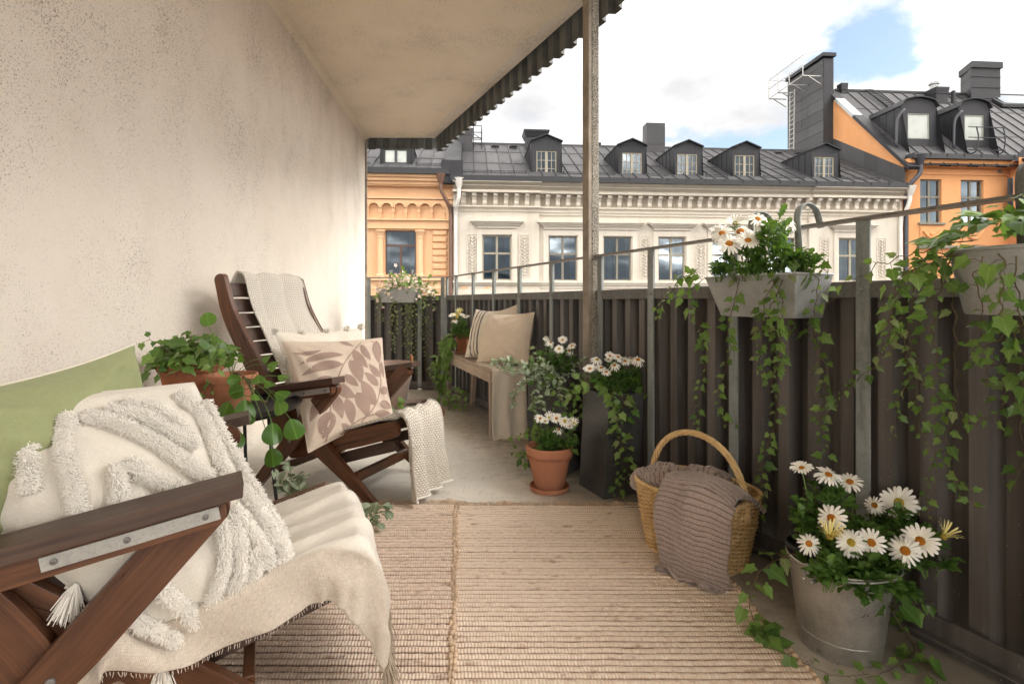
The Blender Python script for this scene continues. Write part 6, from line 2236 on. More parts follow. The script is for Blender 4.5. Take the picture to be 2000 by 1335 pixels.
def bp(a, n, z): return BO + BD * a + BN * n + Vector((0, 0, z))


BZ = 0.50
t = thing('wooden_bench', 'weathered wooden bench standing along the parapet', 'bench', BO + BD * 0.75 + BN * 0.13, BROT)
def bl(a, n, z): return (a - 0.75, -(n - 0.13), z)
for k in range(3):
    mb = MB(); n0 = 0.004 + k * 0.088
    mb.beam(bl(-0.03, n0 + 0.042, BZ - 0.011), bl(1.52, n0 + 0.042, BZ - 0.011), 0.083, 0.022); mb.build('seat_board', M['bench'], t, bevel=0.003)
for n0 in (0.012, 0.248):
    mb = MB(); mb.beam(bl(0.0, n0, BZ - 0.062), bl(1.49, n0, BZ - 0.062), 0.022, 0.078); mb.build('apron', M['bench'], t, bevel=0.003)
for a0 in (0.0, 1.49):
    mb = MB(); mb.beam(bl(a0, 0.024, BZ - 0.062), bl(a0, 0.236, BZ - 0.062), 0.022, 0.076); mb.build('apron', M['bench'], t, bevel=0.003)
for a0, n0, da in ((0.035, 0.03, 0.0), (1.455, 0.03, 0.0), (0.035, 0.23, 0.0), (1.20, 0.20, -0.10)):
    mb = MB(); mb.beam(bl(a0, n0, 0), bl(a0 + da, n0, BZ - 0.024), 0.042, 0.042, (1, 0, 0)); mb.build('leg', M['bench'], t, bevel=0.003)

# blanket over the near end of the bench
def bench_blanket():
    path = [(0.42, BZ + 0.006), (0.2, BZ + 0.007), (0.02, BZ + 0.009), (-0.038, BZ + 0.002), (-0.050, BZ - 0.03), (-0.052, 0.36), (-0.055, 0.24), (-0.06, 0.12), (-0.075, 0.035), (-0.10, 0.012)]
    pth = cr(path, 6)
    n = len(pth); m = 40
    P = np.zeros((n, m, 3)); uv = []; L = 0
    for i in range(n):
        if i: L += np.linalg.norm(pth[i] - pth[i - 1])
        row = []
        hang = max(0, min(1, (BZ - pth[i][1]) / 0.3))
        for j in range(m):
            g = j / (m - 1)
            nn = 0.006 + 0.262 * g - 0.012 * hang * (1 - g)
            a = pth[i][0] - 0.020 * hang * (1 + math.sin(g * 13 + 1.2 + hang)) * 0.6 - 0.004 * nz(i * .2, j * .2, 3)
            P[i, j] = bp(a, nn, max(0.006, pth[i][1] + 0.002 * nz(i * .3, j * .3, 7)))
            row.append((g * 0.27, L))
        uv.append(row)
    P -= np.array(BO)
    t = thing('bench_blanket', 'beige wool blanket hanging over the near end of the wooden bench', 'blanket', BO)
    cloth_obj('cloth', P, M['blanket'], t, 0.006, uv)
    rr = random.Random(6)
    fringe('fringe', [P[-1, j] for j in range(m)], M['blanket'], t, rr, 0.05, (0.3, -0.9, 0), 0.005, 0.0012, 2, 0.4, 0.004)


bench_blanket()

q = Cushion(W(958, 613, 4.34), Vector((0.165, 3.95, 0.918)), Vector((0.118, 3.92, 0.535)), W(931, 706, 4.29), 0.22, 21, pinch=0.06, wr=0.008)
q.build('plain_cushion', 'plain sand coloured cushion at the front of the bench cushions', 'cushion', M['natural'])
q = Cushion(W(930, 604, 4.72), Vector((-0.085, 4.47, 0.92)), Vector((-0.10, 4.42, 0.52)), W(908, 697, 4.66), 0.15, 25, pinch=0.06, wr=0.006)
q.build('striped_cushion', 'beige cushion with three dark stripes leaning behind the plain cushion', 'cushion', M['striped'])
q = Cushion(W(950, 612, 4.68), W(1012, 594, 4.30), Vector((0.10, 4.16, 0.54)), Vector((-0.10, 4.60, 0.53)), 0.10, 28, pinch=0.06, wr=0.006)
q.build('back_cushion', 'brown striped cushion of which only a pointed corner shows at the parapet', 'cushion', M['striped'])
flower_pot('larger terracotta pot on the far end of the bench, on a saucer', bp(1.22, 0.13, BZ + 0.001), 0.098, 0.165, saucer=0.092)
flower_pot('smaller terracotta pot on the bench beside the striped cushion', bp(0.98, 0.14, BZ + 0.001), 0.062, 0.155)

# ------------------------------------------------------------------ felt bag and mat behind the far chair
fb = Vector((-1.125, 5.0, 0))
t = thing('felt_basket', 'taupe felt storage basket with a leather ring handle behind the far armchair', 'basket', fb)
mb = MB(); mb.lathe([(0.12, 0), (0.135, 0.01), (0.165, 0.2), (0.205, 0.38), (0.215, 0.43), (0.207, 0.43), (0.195, 0.38), (0.155, 0.2), (0.12, 0.02), (0, 0.02)], 36); mb.build('felt_body', M['felt'], t, smooth=True, sharp=60)
for a in (20, 200):
    c, s = math.cos(R(a)), math.sin(R(a))
    mb = MB(); P = [(0.19 * c - s * 0.06 * math.cos(q), 0.19 * s + c * 0.06 * math.cos(q), 0.41 + 0.085 * math.sin(q)) for q in [math.pi * k / 14 for k in range(15)]]
    mb.tube(P, 0.008, 8); mb.build('handle', M['leather'], t, smooth=True)
t = thing('felt_mat', 'folded taupe cloth lying flat on the floor by the felt basket', 'cloth', G(795, 788))
mb = MB()
P = [[(-0.17 + 0.32 * i / 12 + 0.02 * math.sin(j), -0.13 + 0.26 * j / 10 + 0.05 * i / 12, 0.012 + 0.01 * abs(math.sin(i * 0.5)) * (1 - j / 14)) for j in range(11)] for i in range(13)]
mb.grid(P); mb.build('cloth', M['felt'], t, smooth=True, solid=0.012)


# ------------------------------------------------------------------ planters on the floor
def square_planter(label, C4, z, lean, group):
    """C4: four foot corners in order, z height, lean: shift of the top"""
    c = sum((Vector(p) for p in C4), Vector((0, 0, 0))) / 4
    t = thing('steel_planter', label, 'planter', c, 0, group)
    F = [Vector(p) - c for p in C4]
    T = [p + Vector(lean) + Vector((0, 0, z)) for p in F]
    mb = MB()
    th = 0.012
    Ti = [p * (1 - 0.09) + Vector((0, 0, z * 0.09)) + Vector(lean) * 0.09 for p in T]
    S = [Vector((p.x, p.y, z - 0.035)) for p in Ti]
    mb.add(F + T + Ti + S, [(0, 1, 5, 4), (1, 2, 6, 5), (2, 3, 7, 6), (3, 0, 4, 7), (4, 5, 9, 8), (5, 6, 10, 9), (6, 7, 11, 10), (7, 4, 8, 11), (8, 9, 13, 12), (9, 10, 14, 13), (10, 11, 15, 14), (11, 8, 12, 15), (0, 3, 2, 1)])
    mb.build('steel_body', M['planter'], t, bevel=0.003)
    mb = MB()
    P = [[S[0].lerp(S[1], a / 8).lerp(S[3].lerp(S[2], a / 8), b / 8) + Vector((0, 0, 0.012 * nz(a, b, z))) for a in range(9)] for b in range(9)]
    mb.grid(P); mb.build('soil', M['soil'], t, smooth=True)
    return t


PL1 = [Vector((0.095, 3.24, 0)), Vector((0.305, 3.07, 0)), Vector((0.425, 3.235, 0)), Vector((0.215, 3.405, 0))]
PL2 = [Vector((0.365, 2.933, 0)), Vector((0.462, 2.713, 0)), Vector((0.660, 2.800, 0)), Vector((0.563, 3.020, 0))]
square_planter('taller black steel planter beside the speckled post, with pale trailing plants', PL1, 0.585, (0, 0, 0), 'black steel planters')
square_planter('dark steel planter with rusty rim between the terracotta pot and the basket', PL2, 0.525, (0.028, 0.0, 0), 'black steel planters')
TP = Vector((0.199, 2.86, 0))
flower_pot('large terracotta pot with scalloped rim standing on the floor before the black planters', TP, 0.127, 0.222, saucer=0.105, scal=True, base=0.62)


# ------------------------------------------------------------------ wicker basket and its blanket
BKC = Vector((0.728, 2.135, 0)); BKA = Vector((0.56, -0.83, 0)).normalized(); BKP = Vector((0.83, 0.56, 0)).normalized()
BKROT = math.atan2(BKA.y, BKA.x)              # local x along the handle span, local y away from the camera side


def superell(a, rx, ry, p=3.0):
    c, s = math.cos(a), math.sin(a)
    k = (abs(c / rx) ** p + abs(s / ry) ** p) ** (-1 / p)
    return k * c, k * s


def wicker_basket():
    t = thing('wicker_basket', 'honey coloured wicker basket with a tall arched handle standing at the rug edge', 'basket', BKC, BKROT)
    H = 0.275
    def sz(z):
        f = z / H
        return 0.185 + 0.045 * f, 0.135 + 0.040 * f
    nst = 44
    # uprights
    mb = MB()
    for k in range(nst):
        a = 2 * math.pi * k / nst
        P = []
        for q in range(6):
            z = 0.006 + (H - 0.006) * q / 5
            x, y = superell(a, *sz(z))
            P.append((x, y, z))
        mb.tube(P, 0.0042, 5)
    mb.build('stakes', M['wicker'], t, smooth=True)
    # weavers, over one and under one; a plaited waist band
    mb = MB()
    z = 0.010; k = 0
    rr = random.Random(12)
    while z < H - 0.012:
        n = nst * 4
        band = 0.150 < z < 0.178
        P = []
        for i in range(n + 1):
            a = 2 * math.pi * i / n
            x, y = superell(a, *sz(z))
            w = math.cos(math.pi * (i / 4.0) * 1.0 + math.pi * k) * (0.0058 if not band else 0.0085)
            l_ = math.hypot(x, y)
            P.append((x * (1 + w / l_), y * (1 + w / l_), z + 0.0012 * nz(i * 0.3, k, 1) + (0.002 * math.sin(i * 1.57) if band else 0)))
        rad = rr.uniform(0.0032, 0.0041) * (1.25 if band else 1)
        mb.tube(P, rad, 5, cap=False)
        z += 0.0076 * (1.2 if band else 1); k += 1
    mb.build('weavers', M['wicker'], t, smooth=True)
    # rolled rim and foot
    for zc, rad, tw in ((H - 0.004, 0.009, 30), (0.008, 0.007, 26)):
        mb = MB()
        for s_ in range(3):
            P = []
            n = 180
            for i in range(n + 1):
                a = 2 * math.pi * i / n
                x, y = superell(a, *sz(zc))
                l_ = math.hypot(x, y)
                ph = a * tw + s_ * 2.094
                w = rad * 0.6 * math.cos(ph)
                P.append((x * (1 + w / l_), y * (1 + w / l_), zc + rad * 0.6 * math.sin(ph)))
            mb.tube(P, rad * 0.62, 5, cap=False)
        mb.build('rim' if zc > 0.1 else 'foot_rim', M['wicker'], t, smooth=True)
    mb = MB(); n = 40
    mb.add([(*superell(2 * math.pi * i / n, 0.18, 0.13), 0.012) for i in range(n)], [tuple(range(n))]); mb.build('basket_floor', M['wicker'], t)
    # twisted arch handle
    mb = MB()
    for s_ in range(5):
        P = []
        n = 150
        for i in range(n + 1):
            f = i / n
            a = math.pi * f
            cx_ = 0.222 * -math.cos(a) * (1.0 if True else 0); cz_ = 0.20 + 0.275 * math.sin(a) ** 0.8
            tx, tz = math.sin(a) * 0.222, 0.275 * math.cos(a)
            l_ = math.hypot(tx, tz) + 1e-6
            nx_, nz2 = -tz / l_, tx / l_
            ph = f * 34 + s_ * 1.2566
            r_ = 0.0078
            P.append((cx_ + nx_ * r_ * math.cos(ph), 0.0 + r_ * 1.25 * math.sin(ph), cz_ + nz2 * r_ * math.cos(ph)))
        mb.tube(P, 0.0052, 5)
    mb.build('handle', M['wicker'], t, smooth=True)
    return t


wicker_basket()


def ribbed_blanket():
    t = thing('ribbed_blanket', 'fluffy grey-brown ribbed blanket stuffed in the wicker basket and hanging over its side', 'blanket', BKC, BKROT)
    # hanging flap: from inside the basket over the near rim and down to the floor (local -y is the camera side)
    path = [(0.05, 0.275), (-0.02, 0.325), (-0.095, 0.342), (-0.162, 0.325), (-0.198, 0.28), (-0.205, 0.22), (-0.205, 0.15), (-0.200, 0.085), (-0.198, 0.04), (-0.215, 0.018), (-0.245, 0.014)]
    pth = cr(path, 14)
    n = len(pth); m = 60
    L = 0
    P = np.zeros((n, m, 3)); uv = []
    for i in range(n):
        if i: L += np.linalg.norm(pth[i] - pth[i - 1])
        t_ = pth[min(i + 1, n - 1)] - pth[max(i - 1, 0)]; t_ = t_ / (np.linalg.norm(t_) + 1e-9)
        nn = np.array([-t_[1], t_[0]])
        if nn[1] < 0 and i < n * 0.35: nn = -nn
        row = []
        f = i / (n - 1)
        for j in range(m):
            g = j / (m - 1)
            wob = 0.006 * nz(f * 5, g * 4, 6.0)
            rib = 0.0085 * (abs(math.sin(math.pi * (L + wob * 1.1) / RIB)) ** 0.65) 
            x0, x1 = -0.02 + 0.03 * f - 0.02 * math.sin(f * 3), 0.255 + 0.012 * math.sin(f * 4) - 0.03 * max(0, f - 0.8) * 5 * 0.4
            x = x0 + (x1 - x0) * g + 0.016 * nz(f * 4.2, g * 1.5, 9.0)
            y, z = pth[i]
            # follow the rounded corner of the basket and sag at the sides
            y += 0.55 * max(0, x - 0.12) ** 1.0 * (0.9 if f > 0.3 else 0.3) * 0.6
            z -= 0.030 * (2 * abs(g - 0.45)) ** 2.5 * (1 - f) 
            bulge = 0.012 * math.sin(g * 3.1) + 0.020 * nz(f * 2.6, g * 2.4, 1.2) + 0.010 * nz(f * 6, g * 6, 4.2)
            if f > 0.78: bulge += 0.016 * math.sin(g * 7.5 + 0.6) * (f - 0.78) * 4.5
            off = rib + bulge
            sgn = -1 if f > 0.3 else 0
            P[i, j] = (x, y + (-abs(nn[0]) * off), max(0.008, z + abs(nn[1]) * off))
            row.append((L + wob * 1.1, g * 0.3))
        uv.append(row)
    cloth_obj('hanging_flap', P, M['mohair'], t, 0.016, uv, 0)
    # crumpled heap inside: overlapping folded lobes
    def lobe(name, c, rx, ry, rz, rot, seed, pitch=RIB):
        mb = MB(); nn_, mm_ = 110, 70
        rows = []; uvl = []
        for i in range(nn_):
            th = math.pi * (0.02 + 0.70 * i / (nn_ - 1))
            row = []; ur = []
            for j in range(mm_ + 1):
                ph = 2 * math.pi * j / mm_
                d = Vector((math.sin(th) * math.cos(ph), math.sin(th) * math.sin(ph), math.cos(th)))
                k = 1 + 0.14 * nz(d.x * 2.2 + seed, d.y * 2.2, d.z * 2.2) + 0.07 * nz(d.x * 5, d.y * 5 + seed, d.z * 5)
                x = d.x * rx * k; y = d.y * ry * k; z = d.z * rz * k
                coord = x * math.cos(0.5) + z * 0.85 + 0.012 * nz(x * 14, y * 14, seed)
                rib = 0.0055 * abs(math.sin(math.pi * coord / pitch)) ** 0.65
                row.append((x + d.x * rib, y + d.y * rib, z + d.z * rib)); ur.append((coord, 0.0))
            rows.append(row); uvl.append(ur)
        cr_, sr_ = math.cos(rot), math.sin(rot)
        rows = [[(c[0] + a * cr_ - b * sr_, c[1] + a * sr_ + b * cr_, c[2] + z) for a, b, z in row] for row in rows]
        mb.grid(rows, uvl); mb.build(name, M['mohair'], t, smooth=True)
    lobe('folded_heap', (-0.115, -0.03, 0.24), 0.115, 0.115, 0.085, 0.3, 3)
    lobe('folded_heap', (0.03, 0.02, 0.245), 0.14, 0.105, 0.098, -0.2, 8)
    lobe('folded_heap', (0.12, 0.02, 0.235), 0.095, 0.10, 0.065, 0.5, 15)
    lobe('folded_heap', (-0.20, -0.07, 0.245), 0.055, 0.07, 0.05, 0.8, 19)


ribbed_blanket()

# ------------------------------------------------------------------ galvanised bucket on the floor
BK = Vector((0.957, 1.57, 0))
t = thing('galvanised_bucket', 'galvanised bucket full of white daisies on the floor at the right', 'bucket', BK)
H = 0.252
prof = [(0.0, 0.010), (0.098, 0.008), (0.101, 0.0), (0.105, 0.002), (0.106, 0.016), (0.1365, H - 0.004), (0.140, H - 0.003), (0.1415, H + 0.002), (0.1390, H + 0.006), (0.1355, H + 0.003), (0.1335, H - 0.01), (0.126, H - 0.075), (0.0, H - 0.075)]
mb = MB(); mb.lathe(prof, 64); mb.build('bucket_body', M['bucket'], t, smooth=True, sharp=40)
mb = MB()
for zz in (0.05,): mb.lathe([(0.1105, zz - 0.003), (0.1125, zz), (0.1115, zz + 0.003)], 64)
mb.build('rolled_bead', M['bucket'], t, smooth=True)
mb = MB(); P = [[(0.127 * q * math.cos(a), 0.127 * q * math.sin(a), H - 0.035 + 0.012 * nz(q * 3, a, 2)) for a in [2 * math.pi * k / 24 for k in range(25)]] for q in (0.02, 0.4, 0.75, 1.0)]
mb.grid(P); mb.build('soil', M['soil'], t, smooth=True)
for a in (205, 25):
    c, s = math.cos(R(a)), math.sin(R(a))
    mb = MB(); rx = 0.137
    mb.tube([(rx * c - s * 0.016 * math.cos(q), rx * s + c * 0.016 * math.cos(q), H - 0.012 + 0.02 * math.sin(q)) for q in [2 * math.pi * k / 16 for k in range(17)]], 0.0035, 6)
    mb.ell(((rx + 0.002) * c - s * 0.012, (rx + 0.002) * s + c * 0.012, H - 0.035), (0.007, 0.007, 0.007), 8, 5); mb.ell(((rx + 0.002) * c + s * 0.012, (rx + 0.002) * s - c * 0.012, H - 0.035), (0.007, 0.007, 0.007), 8, 5)
    mb.build('handle_lug', M['bucket'], t, smooth=True)
mb = MB(); a0 = R(205)
P = []
for k in range(31):
    q = a0 + math.pi * k / 30
    P.append((0.150 * math.cos(q), 0.150 * math.sin(q), H - 0.012 - 0.0 + 0.018 * math.sin(math.pi * k / 30)))
mb.tube(P, 0.0028, 6); mb.build('bail_handle', M['plate'], t, smooth=True)
NP = BK + Vector((-0.078, 0.045, 0.165))
t = thing('nursery_pot', 'black plastic nursery pot standing tilted inside the galvanised bucket', 'flower pot', NP)
mb = MB(); mb.lathe([(0.036, 0), (0.048, 0.10), (0.052, 0.10), (0.053, 0.112), (0.049, 0.113), (0.045, 0.095), (0, 0.095)], 28); mb.build('pot_body', M['pot_black'], t, smooth=True, sharp=35)

# ------------------------------------------------------------------ planters hooked on the rail
def rail_trough(name, label, L, z0, z1, lt, lb, dt, db, mat, face):
    """tapered zinc box on the fence; L is the station of its middle, face(L, out, z) gives world points"""
    c = face(L, -dt / 2, z0)
    t = thing(name, label, 'planter', c)
    mb = MB()
    def ring(z, l, d, inset=0.0):
        return [face(L - l / 2 + inset, -0.002 - inset, z) - c, face(L + l / 2 - inset, -0.002 - inset, z) - c, face(L + l / 2 - inset, -0.002 - d + inset, z) - c, face(L - l / 2 + inset, -0.002 - d + inset, z) - c]
    B = ring(z0, lb, db); T = ring(z1, lt, dt); I = ring(z1, lt, dt, 0.006); S = ring(z1 - 0.025, lt - 0.02, dt - 0.02, 0.004)
    mb.add(B + T + I + S, [(3, 2, 1, 0), (0, 1, 5, 4), (1, 2, 6, 5), (2, 3, 7, 6), (3, 0, 4, 7), (4, 5, 9, 8), (5, 6, 10, 9), (6, 7, 11, 10), (7, 4, 8, 11), (8, 9, 13, 12), (9, 10, 14, 13), (10, 11, 15, 14), (11, 8, 12, 15)])
    mb.build('zinc_box', M[mat], t, bevel=0.0015)
    mb = MB(); P = [[S[0].lerp(S[1], a / 10).lerp(S[3].lerp(S[2], a / 10), b / 5) + Vector((0, 0, 0.010 * nz(a * .8, b * .9, L))) for a in range(11)] for b in range(6)]
    mb.grid(P); mb.build('soil', M['soil'], t, smooth=True)
    mb = MB()
    for a, b in zip(T, T[1:] + T[:1]): mb.tube([a, b], 0.004, 6)
    mb.build('rolled_edge', M[mat], t, smooth=True)
    return t, c


def strap_hook(parent, c, L, z0, face, mat, drop=0.075):
    """flat strap that rises behind the planter and bends over the handrail"""
    pts = [(-0.02, z0), (-0.022, 1.20), (-0.030, 1.30), (-0.010, 1.345), (0.03, 1.352), (0.07, 1.33), (0.095, 1.27)]
    pth = cr(pts, 6)
    w = 0.013
    mb = MB()
    rows = [[face(L - w, p[0], p[1]) - c, face(L + w, p[0], p[1]) - c] for p in pth]
    mb.grid(rows)
    mb.build('rail_hook', mat, parent, smooth=True, solid=0.003, fixn=False)


TRL = 4.487
def f_right(L, out, z): return fence_pt(L, out, z)
TRLc = (6.03 - 1.93) / 0.9153 - 0.10
tr, trc = rail_trough('zinc_trough', 'large zinc trough of white daisies and ivy hooked on the parapet rail', TRLc, 0.942, 1.092, 0.405, 0.325, 0.185, 0.14, 'zinc', f_right)
strap_hook(tr, trc, TRLc + 0.085, 1.05, f_right, M['galvpost'])
strap_hook(tr, trc, TRLc - 0.12, 1.05, f_right, M['galvpost'])

E0 = e_loc; ED = Vector((math.cos(e_ang), math.sin(e_ang), 0)); EN = Vector((-math.sin(e_ang), math.cos(e_ang), 0))
def f_end(L, out, z): return Vector((E0.x, E0.y, 0)) + ED * L + EN * out + Vector((0, 0, z))
et, etc_ = rail_trough('zinc_trough', 'small grey trough of pink-white flowers on the far end parapet', 0.43, 0.985, 1.135, 0.46, 0.38, 0.17, 0.13, 'zinc', f_end)
strap_hook(et, etc_, 0.30, 1.1, f_end, M['galvpost']); strap_hook(et, etc_, 0.56, 1.1, f_end, M['galvpost'])

# zinc bucket hanging at the right edge
RB = Vector((1.235, 1.275, 0.968))
t = thing('zinc_pail', 'zinc pail of ivy hanging from the rail at the right edge of the view', 'pail', RB)
mb = MB(); mb.lathe([(0.0, 0.006), (0.115, 0.004), (0.122, 0.0), (0.126, 0.006), (0.155, 0.148), (0.159, 0.150), (0.160, 0.155), (0.157, 0.158), (0.152, 0.155), (0.146, 0.12), (0, 0.12)], 56); mb.build('pail_body', M['zinc'], t, smooth=True, sharp=40)
mb = MB(); P = [[(0.146 * q * math.cos(a), 0.146 * q * math.sin(a), 0.13 + 0.01 * nz(q * 3, a, 5)) for a in [2 * math.pi * k / 24 for k in range(25)]] for q in (0.02, 0.4, 0.75, 1.0)]
mb.grid(P); mb.build('soil', M['soil'], t, smooth=True)
Lp = (6.03 - 1.375) / 0.9153 + 0.03
mb = MB()
pth = cr([(-0.02, 1.09), (-0.022, 1.20), (-0.030, 1.30), (-0.010, 1.345), (0.03, 1.352), (0.07, 1.33), (0.095, 1.27)], 6)
mb.grid([[fence_pt(Lp - 0.03, p[0], p[1]) - RB, fence_pt(Lp - 0.004, p[0], p[1]) - RB] for p in pth]); mb.build('rail_hook', M['galvdark'], t, smooth=True, solid=0.003, fixn=False)

# ------------------------------------------------------------------ plants
def ivy_leaf_me(name, mat, w=1.0, seed=0):
    rr = random.Random(seed)
    j = lambda s=0.04: rr.uniform(-s, s)
    L = [(-0.12, -0.11), (-0.38 * w + j(), -0.05 + j()), (-0.35 * w, 0.16), (-0.50 * w + j(), 0.40 + j()), (-0.29 * w, 0.54), (0.0, 1.0)]
    Rr = [(0.12, -0.11), (0.38 * w + j(), -0.05 + j()), (0.35 * w, 0.16), (0.50 * w + j(), 0.40 + j()), (0.29 * w, 0.54)]
    C = [(0, 0), (0, 0.3), (0, 0.62)]
    pts = C + L + Rr
    vs = [(x, y, 0.22 * abs(x) - 0.28 * y * y + 0.05 * j(1)) for x, y in pts]
    F = [(0, 1, 5, 4, 3), (1, 2, 7, 6, 5), (2, 8, 7), (0, 9, 10, 11, 1), (1, 11, 12, 13, 2), (2, 13, 8)]
    uv = []
    for f in F:
        for i in f: uv.append((0.5 + 0.85 * pts[i][0], pts[i][1]))
    return mesh_np(name, vs, F, uv, [mat], None, True)


IVY = [ivy_leaf_me('ivy_leaf', M['ivy'], 1.0, 1), ivy_leaf_me('ivy_leaf', M['ivy'], 0.82, 2), ivy_leaf_me('ivy_leaf', M['ivylight'], 0.95, 3), ivy_leaf_me('ivy_leaf', M['ivylight'], 0.75, 4), ivy_leaf_me('ivy_leaf', M['ivydry'], 0.8, 5)]
IVY_W = {'mix': [4, 3, 3, 2, 1.0], 'dark': [6, 5, 2, 1, 0.4], 'light': [1, 1, 5, 4, 1.5], 'pale': [1, 1, 3, 3, 4]}


def frame(p, tip, nrm, s):
    """leaf matrix: y along tip, z along the blade's normal"""
    y = tip.normalized()
    z = (nrm - y * nrm.dot(y))
    z = z.normalized() if z.length > 1e-4 else y.orthogonal().normalized()
    x = y.cross(z)
    m = Matrix(((x.x * s, y.x * s, z.x * s, p.x), (x.y * s, y.y * s, z.y * s, p.y), (x.z * s, y.z * s, z.z * s, p.z), (0, 0, 0, 1)))
    return m


class Merge:
    """many small leaves joined into one mesh"""
    def __init__(s): s.V = []; s.F = []; s.U = []; s.n = 0
    def add(s, me, m):
        if not hasattr(s, 'cache'): s.cache = {}
        if me.name not in s.cache:
            v = np.array([tuple(q.co) for q in me.vertices])
            f = [tuple(p.vertices) for p in me.polygons]
            u = [tuple(q.uv) for q in me.uv_layers[0].data] if me.uv_layers else None
            s.cache[me.name] = (v, f, u)
        v, f, u = s.cache[me.name]
        A = np.array(m)
        s.V.append(v @ A[:3, :3].T + A[:3, 3])
        s.F += [tuple(i + s.n for i in q) for q in f]
        if u: s.U += u
        s.n += len(v)
    def build(s, name, mat, parent, stuff=True):
        if not s.V: return None
        me = mesh_np(name, np.concatenate(s.V), s.F, s.U if s.U else None, [mat], None, True)
        o = inst(name, me, parent)
        if stuff: o['kind'] = 'stuff'
        return o


def pick(rr, kind): return rr.choices(IVY, IVY_W[kind])[0]


def vine(t, pts, size, gap, rr, out, kind='mix', merge=None, r=0.0016, up=0.55, bare=0.0, taper=0.65, petiole=0.5, jitter=0.006, leaf_name='leaf'):
    """trailing stem through world points with leaves on short stalks, alternating sides"""
    base = t.matrix_world.translation if False else t.location
    P = [Vector(p) for p in cr([tuple(p) for p in pts], 7)]
    ph = rr.uniform(0, 99)
    P = [p + Vector((nz(ph, i * 0.35, 0), nz(ph, i * 0.35, 5), nz(ph, i * 0.35, 9))) * jitter * min(1, i / 3) for i, p in enumerate(P)]
    mb = MB()
    n = len(P)
    mb.tube([p - base for p in P], [r * (1 - 0.55 * i / n) for i in range(n)], 5)
    L = [0.0]
    for a, b in zip(P, P[1:]): L.append(L[-1] + (b - a).length)
    s = gap * rr.uniform(0.3, 0.9); side = 1
    cnt = 0
    i = 0
    while s < L[-1]:
        while i < n - 2 and L[i + 1] < s: i += 1
        f = (s - L[i]) / max(1e-6, L[i + 1] - L[i])
        p = P[i].lerp(P[i + 1], f); d = (P[i + 1] - P[i]).normalized()
        fr_ = s / L[-1]
        if rr.random() > bare:
            sz = size * (1 - (1 - taper) * fr_) * rr.choice((0.45, 0.7, 0.85, 1.0, 1.0, 1.15, 1.3)) * rr.uniform(0.9, 1.1)
            o_ = (out + Vector((rr.uniform(-.5, .5), rr.uniform(-.5, .5), rr.uniform(-.3, .5)))).normalized()
            lat = d.cross(o_).normalized() * side
            pe = (lat * rr.uniform(0.6, 1.1) + o_ * rr.uniform(0.15, 0.9) + Vector((0, 0, rr.uniform(-0.2, 0.45)))).normalized()
            q = p + pe * sz * petiole * rr.uniform(0.6, 1.3)
            mid = p.lerp(q, 0.5) + Vector((0, 0, 0.12 * sz))
            mb.tube([p - base, mid - base, q - base], [r * 0.55, r * 0.5, r * 0.45], 4, cap=False)
            tip = (pe * 0.8 + Vector((0, 0, -0.75)) + lat * 0.25 + Vector((rr.uniform(-.4, .4), rr.uniform(-.4, .4), rr.uniform(-.4, .3)))).normalized()
            nn = (o_ * 0.9 + Vector((0, 0, up)) + Vector((rr.uniform(-.45, .45), rr.uniform(-.45, .45), rr.uniform(-.3, .3))))
            m = frame(q - base, tip, nn, sz)
            me = pick(rr, kind)
            if merge is not None: merge.add(me, m)
            else: inst(leaf_name, me, t, m)
            cnt += 1
            side = -side
        s += gap * rr.uniform(0.65, 1.35)
    mb.build('stem', M['stem'], t, smooth=True, fixn=False)
    return cnt


# daisies
def petals_me(name, mat, n, rad, seed, lift=0.12, width=0.215, inner=0.13, drop=0.22):
    rr = random.Random(seed)
    mb = MB()
    for k in range(n):
        a = 2 * math.pi * (k + rr.uniform(-.22, .22)) / n
        L = rr.uniform(0.90, 1.06); w = width * rr.uniform(0.85, 1.15)
        tw = rr.uniform(-.06, .06); ly = rr.uniform(-.02, .03) + (0.02 if k % 2 else 0)
        dd = drop * rr.uniform(0.5, 1.4)
        ca, sa = math.cos(a), math.sin(a)
        rows = []
        for f, wf in ((0, .45), (0.25, .8), (0.55, 1.0), (0.82, .92), (0.95, .6), (1.0, .2)):
            r_ = inner + (L - inner) * f
            z = lift * math.sin(f * 1.9) - dd * f * f + ly
            row = []
            for s_, cz in ((-1, 0.02), (0, -0.012), (1, 0.02)):
                x, y = r_, s_ * w * wf * 0.5
                row.append(((x * ca - y * sa) * rad, (x * sa + y * ca) * rad, (z + cz + tw * s_ * f) * rad))
            rows.append(row)
        uv = [[(q / 5, 0.5 + (s_ - 1) * 0.4) for s_ in range(3)] for q in range(6)]
        mb.grid(rows, uv)
    return mb.mesh(name, [mat], smooth=True)


def disc_me(name, mat, rad):
    mb = MB()
    mb.lathe([(0.29, -0.03), (0.285, 0.05), (0.23, 0.11), (0.12, 0.14), (0.0, 0.145)], 14)
    mb.v = [(a * rad, b * rad, c * rad) for a, b, c in mb.v]
    return mb.mesh(name, [mat], smooth=True)


PET = [petals_me('daisy_petals', M['petal'], 17, 1.0, 1), petals_me('daisy_petals', M['petal'], 20, 1.0, 2, drop=0.35), petals_me('daisy_petals', M['petal'], 19, 1.0, 3, lift=0.2, drop=0.1)]
PETY = [petals_me('yellow_petals', M['petalyellow'], 15, 1.0, 5, lift=0.75, width=0.14, drop=-0.35)]
PET.append(petals_me('daisy_petals', M['petal'], 18, 1.0, 12, lift=0.05, width=0.2, drop=0.6))
PETC = [petals_me('daisy_petals', M['petal'], 15, 1.0, 6, lift=0.5, width=0.17, drop=-0.1)]
DSC = [disc_me('flower_disc', M['disc'], 1.0), disc_me('flower_disc', M['discyellow'], 1.0)]


